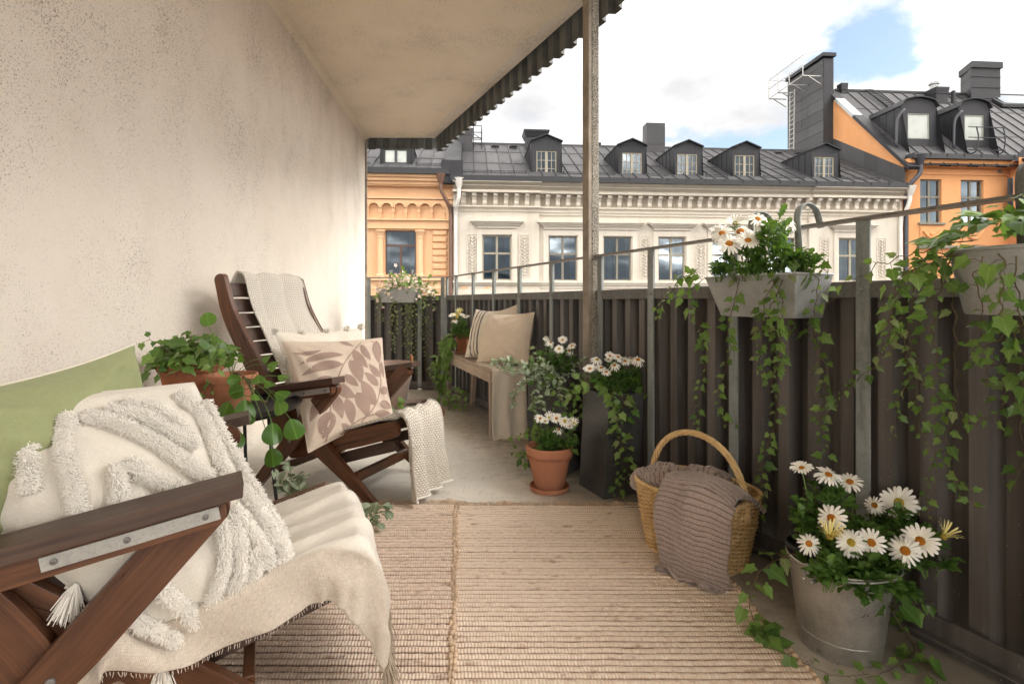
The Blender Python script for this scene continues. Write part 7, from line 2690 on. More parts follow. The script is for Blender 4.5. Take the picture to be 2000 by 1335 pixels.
def daisy_leaf_me():
    """small toothed spoon-shaped leaf"""
    L = [(-0.05, 0.0), (-0.07, 0.3), (-0.20, 0.42), (-0.15, 0.55), (-0.27, 0.68), (-0.18, 0.82), (-0.10, 0.95)]
    vs = []; F = []; uv = []
    pts = [(x, y) for x, y in L] + [(0, y) for _, y in L] + [(-x, y) for x, y in L]
    n = len(L)
    vs = [(x, y, 0.35 * abs(x) + 0.12 * math.sin(y * 3) - 0.18 * y * y) for x, y in pts]
    for i in range(n - 1):
        F.append((i, n + i, n + i + 1, i + 1)); F.append((n + i, 2 * n + i, 2 * n + i + 1, n + i + 1))
    for f in F:
        for k in f: uv.append((0.5 + 1.2 * pts[k][0], pts[k][1]))
    return mesh_np('daisy_leaf', vs, F, uv, [M['daisyleaf']], None, True)


def oval_leaf_me(name, mat, w=0.5, cup=0.2, n=8):
    vs = [(0, 0.5, 0)]; pts = [(0, 0.5)]
    for k in range(n * 2):
        a = 2 * math.pi * k / (n * 2)
        x = w * math.sin(a) * (1.0 - 0.22 * math.cos(a)); y = 0.5 - 0.5 * math.cos(a)
        pts.append((x, y))
        vs.append((x, y, cup * (x * x * 1.6) - cup * 0.8 * (y - 0.35) ** 2))
    F = [(0, 1 + k, 1 + (k + 1) % (2 * n)) for k in range(2 * n)]
    uv = []
    for f in F:
        for i in f: uv.append((0.5 + pts[i][0] * 0.6, pts[i][1]))
    return mesh_np(name, vs, F, uv, [mat], None, True)


DLEAF = daisy_leaf_me()
SILV = oval_leaf_me('silver_leaf', M['silver'], 0.36, 0.5, 5)
PILE = oval_leaf_me('round_leaf', M['pilea'], 0.47, -0.35, 10)


def daisies(name, label, root, soil, flowers, clumps, leaf, rr, leaf_mat='daisyleaf', group=None, extra=None):
    """marguerite plant. flowers: (world point, radius, kind, normal); clumps: (centre, radii, number of leaves)"""
    t = thing(name, label, 'flowers', root, 0, group)
    st = MB()
    mg = Merge()
    for k, (p, rad, kind, nr) in enumerate(flowers):
        p = Vector(p)
        me = {'w': PET[(k * 7 + len(flowers)) % 4], 'y': PETY[0], 'c': PETC[0]}[kind]
        rad *= rr.uniform(0.82, 1.03)
        n = Vector(nr).normalized()
        m = frame(p - root, n.orthogonal() + Vector((rr.uniform(-1, 1), rr.uniform(-1, 1), 0)) * 0.4, n, rad)
        # keep z of the flower on its own normal
        z = n; x = z.orthogonal().normalized(); a = rr.uniform(0, 6.28); x = (x * math.cos(a) + z.cross(x) * math.sin(a)).normalized(); y = z.cross(x)
        m = Matrix(((x.x * rad, y.x * rad, z.x * rad, p.x - root.x), (x.y * rad, y.y * rad, z.y * rad, p.y - root.y), (x.z * rad, y.z * rad, z.z * rad, p.z - root.z), (0, 0, 0, 1)))
        f = inst('flower', me, t, m)
        inst('flower_disc', DSC[0 if (kind == 'w' and rr.random() < 0.85) else 1], f)
        q = soil + Vector(((p.x - soil.x) * 0.45 + rr.uniform(-.02, .02), (p.y - soil.y) * 0.45 + rr.uniform(-.02, .02), 0))
        mid = q.lerp(p, 0.55) + Vector((rr.uniform(-.012, .012), rr.uniform(-.012, .012), 0.0)) + (p - q) * 0.0
        e = p - n * rad * 0.05
        pth = cr([q - root, mid - root, e - n * rad * 0.6 - root, e - root], 5)
        st.tube(pth, [0.0019] * len(pth), 5, cap=False)
        for s_ in range(int(7 * min(1, (p - q).length / 0.12))):
            f_ = rr.uniform(0.2, 0.78)
            b = Vector(pth[int(f_ * (len(pth) - 1))])
            d = Vector((rr.uniform(-1, 1), rr.uniform(-1, 1), rr.uniform(0.2, 0.9))).normalized()
            mg.add(DLEAF, frame(b, d, Vector((rr.uniform(-.5, .5), rr.uniform(-.5, .5), 1)), leaf * rr.uniform(0.6, 1.1)))
    for c, r_, num in clumps:
        c = Vector(c); r_ = Vector(r_) if hasattr(r_, '__len__') else Vector((r_, r_, r_))
        ns = max(6, num // 14)
        shoots = []
        for k in range(ns):
            z_ = rr.uniform(-0.15, 1); a = rr.uniform(0, 6.28); q = math.sqrt(max(0, 1 - z_ * z_)) * rr.uniform(0.5, 1)
            tip = c + Vector((r_.x * q * math.cos(a), r_.y * q * math.sin(a), r_.z * z_ * rr.uniform(0.6, 1.1)))
            b = Vector((c.x + (tip.x - c.x) * 0.35, c.y + (tip.y - c.y) * 0.35, min(soil.z, c.z - 0.2 * r_.z)))
            shoots.append((b, tip))
            st.tube([b - root, b.lerp(tip, 0.5) - root + Vector((0, 0, 0.006)), tip - root], [0.0018, 0.0016, 0.001], 4, cap=False)
        for k in range(num):
            b, tip = shoots[k % ns]
            f_ = rr.uniform(0.25, 1.0) ** 0.7
            p = b.lerp(tip, f_)
            d = ((tip - b).normalized() * rr.uniform(0.2, 0.9) + Vector((rr.uniform(-1, 1), rr.uniform(-1, 1), rr.uniform(-0.35, 0.6)))).normalized()
            nn = Vector((rr.uniform(-.6, .6), rr.uniform(-.6, .6), 1))
            mg.add(DLEAF, frame(p - root, d, nn, leaf * rr.uniform(0.65, 1.25)))
    if st.v: st.build('stalks', M['stemgreen'], t, smooth=True, fixn=False)
    mg.build('foliage', M[leaf_mat], t)
    return t


def toward_cam(p, up=0.8, cam_=0.5, rr=None, j=0.3):
    v = Vector((-p.x, -p.y, 0)).normalized() * cam_ + Vector((0, 0, up))
    if rr: v = v + Vector((rr.uniform(-j, j), rr.uniform(-j, j), rr.uniform(-j * .5, j * .5)))
    return v.normalized()


INW = Vector((-0.9153, -0.4027, 0.0))        # from the parapet into the balcony


def fp(px, py, o):
    """point that stands o metres inside the parapet and shows at pixel (px, py)"""
    d = (1.9075 - o * 1.0925) / ((px - CX) / FPX + 0.44)
    return W(px, py, d)


# ---- trough on the parapet
rr = random.Random(31)
troot = Vector(trc) + Vector((0, 0, 0.13))
fl = []
for px, py, dd, r_, k in ((1410, 456, 1.98, 24, 'w'), (1424, 476, 1.93, 26, 'w'), (1446, 452, 1.97, 26, 'w'), (1461, 470, 1.90, 29, 'w'), (1436, 436, 2.02, 20, 'c'), (1480, 428, 1.99, 22, 'w'), (1536, 435, 1.90, 27, 'w'), (1400, 448, 2.02, 16, 'w'), (1462, 458, 1.95, 16, 'w')):
    p = W(px, py, dd)
    fl.append((p, r_ * dd / FPX, k, toward_cam(p, 0.62 if r_ > 23 else 0.95, 0.75, rr, 0.25)))
cl = [(W(1580, 515, 1.80), (0.05, 0.05, 0.035), 110), (W(1480, 535, 1.88), (0.12, 0.05, 0.03), 160), (W(1450, 520, 1.97), (0.10, 0.09, 0.10), 260), (W(1510, 498, 1.86), (0.075, 0.075, 0.15), 260), (W(1400, 532, 2.05), (0.06, 0.06, 0.04), 80), (W(1560, 512, 1.82), (0.05, 0.06, 0.04), 70), (W(1530, 452, 1.88), (0.035, 0.035, 0.05), 40)]
daisies('marguerite_plant', 'white daisies with orange centres growing in the zinc trough on the parapet', troot, troot, fl, cl, 0.036, rr)
t = thing('ivy_plant', 'ivy trailing from the zinc trough down the corrugated parapet', 'ivy', troot)
TV = [
    [(1362, 532), (1325, 547), (1306, 581), (1287, 604), (1287, 626)],
    [(1374, 544), (1347, 570), (1351, 607), (1370, 645), (1379, 682), (1376, 720), (1370, 757), (1364, 795), (1359, 840)],
    [(1445, 544), (1434, 589), (1422, 645), (1426, 682), (1415, 731), (1404, 776), (1415, 825), (1443, 823)],
    [(1520, 544), (1494, 585), (1490, 645), (1481, 705), (1490, 739)],
    [(1510, 546), (1527, 580), (1527, 615), (1520, 682), (1509, 750), (1520, 787), (1512, 825), (1505, 855), (1490, 900), (1494, 950), (1488, 1010)],
    [(1575, 530), (1599, 545), (1595, 570), (1591, 626), (1595, 675), (1617, 731), (1610, 776), (1599, 832), (1614, 870), (1610, 905)],
    [(1527, 630), (1550, 640), (1572, 652), (1606, 654)],
    [(1530, 545), (1515, 580), (1505, 600), (1500, 640), (1530, 690), (1512, 740)],
]
for k, v in enumerate(TV):
    o_ = [0.14, 0.15, 0.2, 0.2, 0.2, 0.12, 0.1, 0.19][k]
    pts = []
    for i, (a, b) in enumerate(v):
        below = max(0, (b - 615) / 80)
        pts.append(fp(a, b, max(0.045, o_ - 0.10 * min(1, below) if b > 560 else o_)))
    vine(t, pts, 0.040, 0.019 if k not in (2,) else 0.026, rr, INW, 'light' if k in (0, 6) else 'mix', up=0.35)
vine(t, [fp(1540, 535, 0.18), fp(1575, 528, 0.13), fp(1600, 520, 0.08), fp(1625, 545, 0.06)], 0.042, 0.014, rr, INW, 'mix')

# ---- pail at the right edge
rr = random.Random(77)
proot = RB + Vector((0, 0, 0.13))
t = thing('ivy_plant', 'dense ivy spilling from the hanging zinc pail at the right edge', 'ivy', proot)
PV = [
    ([(1900, 470), (1830, 480), (1767, 502), (1719, 517), (1670, 547), (1640, 566), (1614, 600)], 'light', 0.042, 0.26, 0.2),
    ([(1887, 495), (1820, 500), (1775, 525), (1752, 570), (1745, 600), (1734, 660), (1719, 690), (1692, 727), (1655, 757), (1632, 787), (1606, 817), (1610, 859)], 'pale', 0.024, 0.24, 0.0),
    ([(1870, 500), (1800, 510), (1760, 560), (1757, 610), (1764, 655), (1771, 701), (1775, 739), (1756, 776), (1749, 810), (1752, 866)], 'pale', 0.022, 0.22, 0.0),
    ([(1890, 500), (1850, 520), (1824, 600), (1827, 660), (1831, 720), (1835, 776), (1850, 817), (1850, 870), (1850, 930), (1890, 960), (1912, 1000)], 'dark', 0.022, 0.2, 0.0),
    ([(1900, 490), (1860, 530), (1869, 607), (1870, 682), (1862, 740), (1866, 800)], 'pale', 0.05, 0.19, 0.5),
    ([(1950, 495), (1962, 532), (1955, 600), (1959, 645), (1940, 682), (1936, 720), (1925, 750)], 'dark', 0.028, 0.33, 0.0),
    ([(1985, 500), (1994, 589), (1985, 652), (1996, 701), (1970, 772), (1940, 825), (1895, 814)], 'dark', 0.028, 0.30, 0.0),
    ([(1880, 505), (1800, 530), (1775, 620), (1780, 700), (1794, 795), (1801, 851), (1825, 889), (1812, 950), (1815, 1012)], 'pale', 0.021, 0.20, 0.0),
    ([(1840, 500), (1790, 520), (1752, 560), (1740, 640), (1745, 700)], 'light', 0.024, 0.25, 0.0),
    ([(1920, 500), (1905, 560), (1915, 640), (1900, 720)], 'mix', 0.03, 0.30, 0.0),
    ([(2005, 640), (2000, 720), (1990, 800), (1998, 880), (1985, 960)], 'dark', 0.03, 0.25, 0.0),
    ([(1835, 776), (1870, 800), (1900, 830), (1930, 815)], 'mix', 0.024, 0.2, 0.0),
]
for k, (v, kind, gap, o_, bare) in enumerate(PV):
    pts = []
    for i, (a, b) in enumerate(v):
        f = max(0.0, min(1, (b - 620) / 160))
        if a > 2000: a = 2000
        pts.append(fp(a, b, max(0.05, o_ - (o_ - 0.07) * f)))
    vine(t, pts, (0.027 if kind == 'pale' else 0.032) if kind != 'dark' else 0.037, gap * 0.92, rr, INW, kind, up=0.35, bare=bare, jitter=0.016)
for k in range(95):
    a = rr.uniform(0, 6.28); q = math.sqrt(rr.uniform(0, 1)); el = rr.uniform(0, 1)
    p = RB + Vector((0.175 * q * math.cos(a) - 0.02, 0.175 * q * math.sin(a), 0.155 + 0.075 * (1 - q * q) + rr.uniform(0, 0.045) + (0.03 if math.cos(a) > 0.2 else 0)))
    d = Vector((math.cos(a), math.sin(a), rr.uniform(-0.5, 0.4)))
    nn = Vector((rr.uniform(-.5, .5) - 0.35, rr.uniform(-.5, .5) - 0.35, 1))
    inst('leaf', pick(rr, 'dark' if rr.random() < .7 else 'light'), t, frame(p - proot, d, nn, 0.050 * rr.uniform(0.5, 1.3)))

# the leaves that show largest stay single parts, the smallest and farthest are joined
lv = sorted([c for c in t.children if c.name.startswith('leaf')], key=lambda c: -c.matrix_basis.to_scale().x / (proot + c.matrix_basis.translation - Vector((0, 0, 1))).length)
mg = Merge()
for c in lv[290:]:
    mg.add(c.data, c.matrix_basis); bpy.data.objects.remove(c)
mg.build('foliage', M['ivy'], t)

# ---- bucket on the floor
rr = random.Random(13)
broot = BK + Vector((0, 0, 0.215))
fl = []
for px, py, dd, r_, k in ((1566, 914, 1.56, 25, 'w'), (1618, 927, 1.55, 28, 'w'), (1660, 941, 1.56, 25, 'w'), (1708, 986, 1.58, 21, 'w'), (1756, 981, 1.58, 33, 'w'), (1806, 993, 1.56, 27, 'w'),
                          (1624, 1011, 1.47, 31, 'w'), (1580, 1061, 1.44, 24, 'w'), (1620, 1048, 1.45, 25, 'y'), (1662, 1059, 1.42, 30, 'w'), (1702, 1059, 1.42, 32, 'w'), (1768, 1075, 1.40, 32, 'w'), (1797, 1056, 1.42, 34, 'w'), (1842, 1048, 1.45, 26, 'y')):
    dd *= 1.045
    p = W(px, py, dd)
    top = py < 950
    n_ = toward_cam(p, 0.9 if top else 0.42, 0.4 if top else 0.85, rr, 0.22)
    if k == 'y': n_ = Vector((0.3 if px > 1800 else -0.1, -0.4, 0.8)).normalized()
    fl.append((p, r_ * dd / FPX, k, n_))
cl = [(W(1612, 985, 1.630), (0.07, 0.06, 0.12), 240), (W(1580, 1010, 1.609), (0.04, 0.04, 0.08), 90), (W(1690, 1085, 1.526), (0.135, 0.10, 0.085), 520), (W(1770, 1050, 1.599), (0.09, 0.07, 0.10), 260), (W(1735, 1020, 1.672), (0.06, 0.05, 0.06), 110), (W(1815, 1085, 1.526), (0.06, 0.05, 0.05), 110), (W(1650, 1120, 1.484), (0.10, 0.06, 0.05), 220), (W(1612, 1118, 1.46), (0.07, 0.04, 0.03), 110), (W(1690, 1150, 1.455), (0.085, 0.035, 0.03), 150), (W(1740, 1150, 1.50), (0.05, 0.04, 0.03), 90)]
daisies('marguerite_plant', 'tall white daisies with orange centres and two yellow buds in the galvanised bucket', broot, broot, fl, cl, 0.040, rr)
t = thing('ivy_plant', 'thin ivy creeping out of the galvanised bucket over the floor', 'ivy', broot)


def fl_(px, py, z=0.014): return G(px, py, z)


BV = [
    [W(1556, 1085, 1.536), W(1544, 1082, 1.567), W(1504, 1100, 1.588), fl_(1476, 1128, 0.20), fl_(1464, 1168, 0.10), fl_(1472, 1212, 0.03), fl_(1496, 1228), fl_(1520, 1264), fl_(1560, 1288), fl_(1596, 1306), fl_(1640, 1318), fl_(1700, 1318)],
    [W(1722, 1160, 1.484), W(1740, 1175, 1.463), W(1765, 1185, 1.484), W(1800, 1175, 1.547), W(1825, 1180, 1.567)],
    [W(1725, 1162, 1.484), W(1745, 1200, 1.463), fl_(1772, 1240, 0.03), fl_(1786, 1272), fl_(1752, 1300), fl_(1716, 1316), fl_(1690, 1322)],
    [fl_(1784, 1270), fl_(1800, 1300), fl_(1830, 1330), fl_(1850, 1350)],
    [W(1550, 1080, 1.567), W(1530, 1088, 1.620), W(1510, 1080, 1.672)],
]
for k, v in enumerate(BV): vine(t, v, 0.046, 0.030 if k else 0.036, rr, Vector((-0.3, -0.6, 0.7)), 'dark' if k in (1, 2) else 'mix', up=0.8)
for q in range(9):
    p = fl_(1490 + rr.uniform(-14, 22), 1228 + rr.uniform(-14, 20), 0.03)
    inst('leaf', pick(rr, 'dark'), t, frame(p - broot, Vector((rr.uniform(-1, 1), rr.uniform(-1, 1), -0.1)), Vector((rr.uniform(-.4, .4), -0.4, 1)), 0.058 * rr.uniform(0.7, 1.1)))

# ---- terracotta pot on the floor
rr = random.Random(19)
r0 = TP + Vector((0, 0, 0.205))
fl = []
for px, py, r_, k in ((1055, 817, 12, 'w'), (1072, 815, 12, 'c'), (1087, 817, 12, 'w'), (1103, 822, 13, 'w'), (1121, 826, 12, 'c'), (1091, 838, 11.5, 'w'), (1064, 822, 9, 'w'), (1112, 832, 9, 'w')):
    p = W(px, py, 2.84 + rr.uniform(-.05, .05)); fl.append((p, r_ * 2.84 / FPX, k, toward_cam(p, 0.75, 0.55, rr, 0.3)))
daisies('marguerite_plant', 'small bush of white daisies in the scalloped terracotta pot on the floor', r0, r0, fl, [(W(1080, 862, 2.86), (0.085, 0.085, 0.07), 300), (W(1060, 872, 2.84), (0.06, 0.06, 0.04), 90), (W(1105, 868, 2.84), (0.07, 0.06, 0.06), 120)], 0.032, rr)

# ---- tall planters
rr = random.Random(23)
pc1 = sum(PL1, Vector()) / 4 + Vector((0, 0, 0.55))
fl = []
for px, py, r_ in ((1075, 668, 12), (1099, 664, 12), (1092, 681, 12), (1117, 675, 11), (1112, 684, 10), (1091, 694, 11), (1066, 660, 7)):
    p = W(px, py, 3.2 + rr.uniform(-.06, .06)); fl.append((p, r_ * 3.2 / FPX, 'w', toward_cam(p, 0.7, 0.6, rr, 0.35)))
daisies('marguerite_plant', 'white daisies growing out of the taller black planter by the post', pc1, pc1, fl, [(W(1095, 712, 3.2), (0.13, 0.11, 0.09), 300), (W(1075, 700, 3.22), (0.07, 0.07, 0.08), 90)], 0.034, rr)
t = thing('silver_trailing_plant', 'pale silver-leaved trailing plant spreading from the taller black planter over the bench', 'plant', pc1)
mg = Merge()
st = MB()


def silver_shoot(pts, leaf, gap, root, mg, st, rr):
    P = [Vector(p) for p in cr([tuple(p) for p in pts], 8)]
    st.tube([p - root for p in P], [0.0017] * len(P), 5, cap=False)
    acc = 0.0
    for a, b in zip(P, P[1:]):
        acc += (b - a).length
        if acc > gap:
            acc = 0
            for sg in (-1, 1):
                d = (b - a).normalized()
                s_ = d.orthogonal().normalized() * sg
                s_ = Matrix.Rotation(rr.uniform(0, 6.28), 3, d) @ s_
                q = b
                mg.add(SILV, frame(q - root, s_ + d * 0.5 + Vector((0, 0, 0.2)), Vector((rr.uniform(-.5, .5), rr.uniform(-.5, .5) - 0.3, 1)), leaf * rr.uniform(0.6, 1.2)))


for v in ([(1075, 735, 3.14), (1040, 715, 3.05), (1005, 708, 3.0), (970, 704, 2.98)], [(1070, 740, 3.12), (1030, 728, 3.05), (990, 722, 3.0), (966, 708, 2.98)], [(1060, 742, 3.1), (1035, 745, 3.05), (1010, 760, 3.03), (1000, 790, 3.04)],
          [(1085, 735, 3.1), (1060, 735, 3.06), (1045, 765, 3.04), (1040, 800, 3.05)], [(1075, 732, 3.1), (1050, 715, 3.06), (1020, 722, 3.03)], [(1090, 730, 3.1), (1065, 722, 3.05), (1040, 735, 3.02), (1020, 752, 3.0)],
          [(1100, 735, 3.1), (1080, 740, 3.02), (1062, 770, 3.0), (1058, 800, 3.0)], [(1110, 725, 3.15), (1130, 712, 3.15), (1142, 700, 3.18)], [(1112, 728, 3.12), (1135, 735, 3.1), (1145, 750, 3.1)], [(1080, 728, 3.1), (1070, 712, 3.05), (1050, 700, 3.03)], [(1105, 730, 3.08), (1100, 745, 3.0), (1096, 770, 2.98)]):
    silver_shoot([W(*p) for p in v], 0.032, 0.011, pc1, mg, st, rr)
st.build('stems', M['stemgreen'], t, smooth=True, fixn=False); mg.build('foliage', M['silver'], t)
t = thing('ivy_plant', 'ivy hanging down the faces of the taller black planter', 'ivy', pc1)
for v, k in (([(1060, 735, 3.12), (1050, 710, 3.14), (1046, 690, 3.16), (1050, 674, 3.18)], 'light'), ([(1062, 738, 3.1), (1044, 700, 3.12), (1035, 690, 3.13)], 'light'), ([(1050, 741, 3.10), (1050, 776, 3.08), (1056, 810, 3.08), (1050, 850, 3.09)], 'mix'), ([(1087, 735, 3.06), (1090, 760, 3.02), (1094, 783, 3.02), (1108, 808, 3.03), (1115, 847, 3.04), (1120, 880, 3.05)], 'mix'),
             ([(1110, 735, 3.08), (1118, 770, 3.05), (1130, 800, 3.05), (1135, 840, 3.06)], 'light'), ([(1075, 738, 3.08), (1074, 770, 3.04), (1085, 800, 3.04)], 'mix'),
             ([(1040, 900, 3.08), (1027, 898, 3.16), (1012, 886, 3.18), (997, 876, 3.2)], 'dark'), ([(1040, 905, 3.08), (1020, 893, 3.14), (1018, 880, 3.15)], 'dark'), ([(1050, 850, 3.09), (1030, 845, 3.02), (1012, 852, 3.0), (995, 848, 3.0)], 'dark')):
    vine(t, [W(*p) for p in v], 0.046, 0.022, rr, Vector((-0.3, -0.9, 0.1)), k, up=0.5)

rr = random.Random(29)
pc2 = sum(PL2, Vector()) / 4 + Vector((0.025, 0, 0.495))
fl = []
for px, py, r_ in ((1166, 702, 13), (1191, 695, 12), (1207, 697, 13), (1221, 705, 12), (1246, 702, 13), (1152, 720, 13), (1174, 718, 14), (1184, 726, 12), (1200, 713, 12), (1188, 703, 9), (1233, 700, 10)):
    p = W(px, py, 2.82 + rr.uniform(-.06, .06)); fl.append((p, r_ * 2.82 / FPX, 'w' if rr.random() < .8 else 'c', toward_cam(p, 0.8, 0.5, rr, 0.3)))
daisies('marguerite_plant', 'white daisies growing out of the dark steel planter beside the basket', pc2, pc2, fl, [(W(1200, 752, 2.84), (0.13, 0.12, 0.10), 420), (W(1235, 740, 2.86), (0.09, 0.09, 0.09), 160)], 0.036, rr)
t = thing('ivy_plant', 'ivy trailing down the front corner of the dark steel planter', 'ivy', pc2)
for v, k in (([(1193, 759, 2.74), (1200, 790, 2.68), (1210, 812, 2.68), (1203, 847, 2.68), (1221, 868, 2.69), (1228, 900, 2.70), (1221, 942, 2.71), (1193, 967, 2.70)], 'light'), ([(1200, 760, 2.74), (1216, 780, 2.70), (1225, 800, 2.70), (1238, 790, 2.72)], 'light'),
             ([(1150, 762, 2.82), (1135, 765, 2.80), (1118, 775, 2.8), (1115, 795, 2.8)], 'mix'), ([(1160, 760, 2.80), (1145, 745, 2.78), (1128, 748, 2.78)], 'mix'), ([(1255, 755, 2.82), (1277, 773, 2.86), (1290, 795, 2.88), (1298, 820, 2.9), (1296, 845, 2.9)], 'dark'), ([(1250, 752, 2.8), (1268, 758, 2.85), (1280, 770, 2.86)], 'dark'), ([(1215, 765, 2.72), (1217, 800, 2.7), (1213, 850, 2.7), (1214, 900, 2.71), (1205, 950, 2.71)], 'mix')):
    vine(t, [W(*p) for p in v], 0.046, 0.021, rr, Vector((-0.2, -0.9, 0.1)), k, up=0.5)

# ---- plants on the bench
rr = random.Random(37)
b1 = bp(1.22, 0.13, BZ + 0.15)
fl = []
for px, py, k in ((883, 616, 'w'), (897, 612, 'y'), (911, 618, 'w'), (888, 625, 'w'), (903, 616, 'w'), (893, 620, 'y')):
    p = W(px, py, 4.98 + rr.uniform(-.05, .05)); fl.append((p, 8 * 4.98 / FPX, k, toward_cam(p, 0.8, 0.5, rr, 0.3)))
daisies('marguerite_plant', 'pale yellow daisies in the terracotta pot at the far end of the bench', b1, b1, fl, [(W(900, 645, 5.0), (0.11, 0.1, 0.10), 240), (W(915, 655, 4.9), (0.06, 0.06, 0.05), 90)], 0.045, rr)
t = thing('ivy_plant', 'bushy ivy hanging from the far end of the bench to the floor', 'ivy', b1)
mg = Merge()
for k in range(9):
    x = 884 - k * 3 + rr.uniform(-3, 3)
    v = [(892 - k, 655, 5.02), (880 - k * 1.5, 672 + k, 5.05), (x - 6, 705, 5.12), (x - 10, 740 + rr.uniform(-10, 10), 5.16), (864 + rr.uniform(-10, 14), 770 + rr.uniform(0, 18), 5.2)]
    vine(t, [W(*p) for p in v], 0.06, 0.03, rr, Vector((-0.6, -0.7, 0.2)), 'mix', merge=mg, r=0.002)
for v in ([(880, 700, 5.1), (850, 722, 5.2), (836, 725, 5.25)], [(875, 760, 5.1), (890, 785, 5.0), (905, 795, 4.9), (915, 790, 4.85)], [(880, 760, 5.1), (900, 770, 5.0), (920, 768, 4.9)], [(872, 770, 5.1), (880, 795, 4.95), (893, 800, 4.9)]):
    vine(t, [W(*p) for p in v], 0.062, 0.03, rr, Vector((-0.3, -0.8, 0.3)), 'dark', merge=mg, r=0.002)
mg.build('foliage', M['ivylight'], t)

# ---- end trough: pale pink blossom and long trailing ivy
rr = random.Random(41)
er = Vector(etc_) + Vector((0, 0, 0.13))
t = thing('blossom_plant', 'cloud of tiny pink-white blossom in the trough on the far end parapet', 'flowers', er)
mg = Merge(); mf = Merge()
TINY = petals_me('tiny_blossom', M['petalpink'], 5, 1.0, 9, lift=0.3, width=0.5, drop=0.1)
for k in range(480):
    px = 792 + rr.gauss(0, 30); py = 562 - 20 * math.exp(-((px - 785) / 28) ** 2) * rr.random() + rr.gauss(0, 9) + 0.006 * (px - 792) ** 2 * 0.6
    px = min(848, max(738, px))
    p = W(px, py, 6.02 + rr.gauss(0, 0.06))
    d = Vector((rr.uniform(-1, 1), rr.uniform(-1, 1), rr.uniform(-.2, 1)))
    if rr.random() < 0.55: mf.add(TINY, frame(p - er, d.orthogonal(), toward_cam(p, 0.4, 0.8, rr, 0.6), rr.uniform(0.016, 0.026)))
    else: mg.add(DLEAF, frame(p - er, d, Vector((rr.uniform(-.5, .5), -0.6, 0.8)), rr.uniform(0.05, 0.085)))
mg.build('foliage', M['ivylight'], t); mf.build('blossom', M['petalpink'], t)
st = MB()
for k in range(26):
    p = W(792 + rr.gauss(0, 26), 556 + rr.gauss(0, 7), 6.02); q = W(792 + rr.gauss(0, 14), 572, 6.05)
    st.tube([q - er, q.lerp(p, 0.6) - er + Vector((0, 0, 0.02)), p - er], [0.003, 0.002, 0.001], 4, cap=False)
st.build('stalks', M['stemgreen'], t, smooth=True)
t = thing('ivy_plant', 'long fine ivy hanging down the far end parapet under the small trough', 'ivy', er)
mg = Merge()
for x0, y1, w_ in ((741, 626, 1), (738, 640, 1), (766, 668, 2), (772, 690, 2), (778, 650, 1), (793, 700, 2), (798, 716, 2), (800, 655, 1), (810, 735, 2), (818, 660, 1), (828, 712, 2), (834, 670, 1), (788, 680, 1), (843, 600, 1)):
    v = [(x0 + rr.uniform(-4, 4), 575, 6.0), (x0 + rr.uniform(-3, 3), 600, 5.99), (x0 + rr.uniform(-3, 3), (600 + y1) / 2, 6.04), (x0 + rr.uniform(-6, 6) + 3, y1, 6.05)]
    vine(t, [W(a + rr.uniform(-3, 3), b, d) for a, b, d in v], 0.034, 0.034 / w_ ** 0.5, rr, Vector((0.1, -1, 0.2)), 'pale' if rr.random() < .5 else 'light', merge=mg, r=0.0018)
mg.build('foliage', M['ivydry'], t)

# ---- side table: ivy and round-leaved plant
rr = random.Random(43)
r0 = P_IVY + Vector((0, 0, 0.185))
t = thing('ivy_plant', 'bushy dark ivy in the pale terracotta pot by the wall', 'ivy', r0)
for k in range(185):
    a = rr.uniform(0, 6.28); q = math.sqrt(rr.uniform(0.02, 1))
    p = r0 + Vector((0.165 * q * math.cos(a), 0.165 * q * math.sin(a), 0.02 + 0.10 * (1 - q ** 1.6) * rr.uniform(0.4, 1.15) + rr.uniform(-0.02, 0.03)))
    d = Vector((math.cos(a) * 0.8 + rr.uniform(-.6, .6), math.sin(a) * 0.8 + rr.uniform(-.6, .6), rr.uniform(-0.5, 0.45)))
    inst('leaf', pick(rr, 'dark'), t, frame(p - r0, d, Vector((rr.uniform(-.5, .5) + .2, rr.uniform(-.5, .5) - .3, 1)), 0.062 * rr.uniform(0.6, 1.2)))
for v, g_ in (([(400, 690, 2.3), (425, 680, 2.22), (445, 690, 2.18), (448, 705, 2.18)], 0.02), ([(330, 690, 2.35), (300, 665, 2.34), (278, 668, 2.33)], 0.022), ([(385, 680, 2.35), (372, 660, 2.4), (388, 652, 2.42)], 0.02), ([(360, 690, 2.2), (352, 715, 2.16), (345, 735, 2.15)], 0.02), ([(415, 700, 2.3), (418, 740, 2.25), (412, 768, 2.24), (408, 785, 2.24)], 0.02), ([(310, 700, 2.3), (300, 715, 2.28), (318, 735, 2.26)], 0.02)):
    vine(t, [W(*p) for p in v], 0.058, g_, rr, Vector((0.3, -0.8, 0.4)), 'mix')
r0 = P_PIL + Vector((0, 0, 0.142))
t = thing('round_leaf_plant', 'trailing plant with big round green leaves in the orange terracotta pot', 'plant', r0)
st = MB()
hub = [W(478, 765, 2.26), W(510, 790, 2.18), W(525, 790, 2.16)]
trunk = cr([tuple(r0 - r0), tuple(W(462, 728, 2.3) - r0), tuple(W(485, 745, 2.25) - r0), tuple(W(498, 775, 2.2) - r0), tuple(W(520, 785, 2.16) - r0)], 6)
tb = MB(); tb.tube(trunk, [0.006] * len(trunk), 7); tb.build('woody_stem', M['pipe_brown'], t, smooth=True)
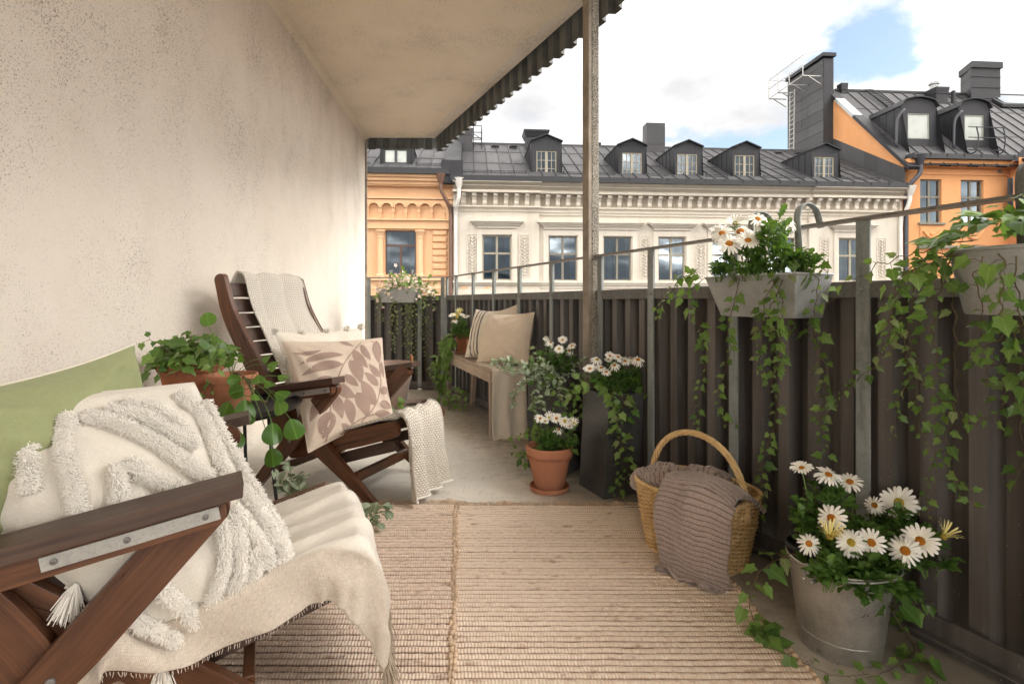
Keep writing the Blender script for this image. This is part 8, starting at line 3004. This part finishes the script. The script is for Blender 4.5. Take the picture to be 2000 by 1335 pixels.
for px, py, dd, s_ in ((406, 625, 2.42, 30), (449, 708, 2.3, 26), (533, 714, 2.2, 24), (555, 736, 2.16, 28), (463, 764, 2.18, 34), (457, 742, 2.2, 24), (505, 742, 2.18, 26), (479, 802, 2.1, 44), (551, 772, 2.12, 34), (547, 795, 2.1, 32), (533, 847, 2.08, 46), (574, 838, 2.1, 40), (533, 893, 2.1, 38), (461, 859, 2.12, 34), (441, 800, 2.12, 34), (499, 776, 2.12, 20), (527, 750, 2.15, 22), (520, 700, 2.24, 20), (430, 690, 2.34, 22), (470, 700, 2.32, 18), (490, 820, 2.1, 18)):
    c = W(px, py, dd); s = s_ * dd / FPX * rr.uniform(0.92, 1.12)
    src = Vector(trunk[min(len(trunk) - 1, int(rr.uniform(0.3, 1) * len(trunk)))]) + r0
    if py < 720: src = r0
    d = (c - src); d.z -= 0.04
    down = Vector((d.x, d.y, d.z - 0.35 * s_ / 30)).normalized() if py > 780 else (d.normalized() + Vector((rr.uniform(-.4, .4), 0, -0.3))).normalized()
    nn = Vector((0.25 + rr.uniform(-.8, .8), -0.8, 0.55 + rr.uniform(-.5, .6)))
    b = c - down * s * 0.5
    inst('leaf', PILE, t, frame(b - r0, down, nn, s))
    st.tube(cr([src - r0, src.lerp(b, 0.5) - r0 + Vector((0, 0, 0.025)), b - r0], 5), 0.0017, 5, cap=False)
st.build('leaf_stalks', M['stemgreen'], t, smooth=True)

# ---- loose greenery on the floor by the chairs
rr = random.Random(47)
s0 = G(600, 1010, 0.0)
t = thing('silver_trailing_plant', 'silvery trailing plant on the floor between the two armchairs', 'plant', s0)
mg = Merge(); st = MB()
for v in ([(590, 1000, 2.45), (572, 950, 2.42), (566, 915, 2.42), (563, 900, 2.42)], [(590, 1000, 2.45), (560, 955, 2.4), (545, 940, 2.38), (535, 935, 2.38)], [(595, 1000, 2.45), (585, 955, 2.4), (590, 930, 2.4)], [(588, 1000, 2.45), (570, 965, 2.4), (555, 960, 2.38)], [(592, 998, 2.45), (580, 940, 2.42), (574, 930, 2.4)],
          [(650, 1010, 2.4), (690, 1015, 2.36), (715, 1008, 2.36), (740, 1000, 2.37), (758, 996, 2.38)], [(690, 1015, 2.37), (700, 1000, 2.36), (704, 992, 2.35)], [(715, 1008, 2.36), (728, 1022, 2.34), (740, 1020, 2.34)], [(735, 1002, 2.36), (742, 990, 2.37), (748, 985, 2.38)]):
    silver_shoot([W(*p) for p in v], 0.046, 0.02, s0, mg, st, rr)
st.build('stems', M['stemgreen'], t, smooth=True, fixn=False); mg.build('foliage', M['silver'], t)
s0 = G(772, 815, 0.0)
t = thing('ivy_plant', 'few dark ivy sprigs on the floor behind the seat of the far armchair', 'ivy', s0)
for v in ([(762, 820, 4.5), (772, 795, 4.48), (775, 782, 4.46)], [(765, 818, 4.4), (780, 808, 4.4), (786, 800, 4.4)], [(768, 815, 4.4), (782, 815, 4.38), (790, 812, 4.36)]):
    vine(t, [W(*p) for p in v], 0.075, 0.03, rr, Vector((0.2, -0.8, 0.4)), 'dark')
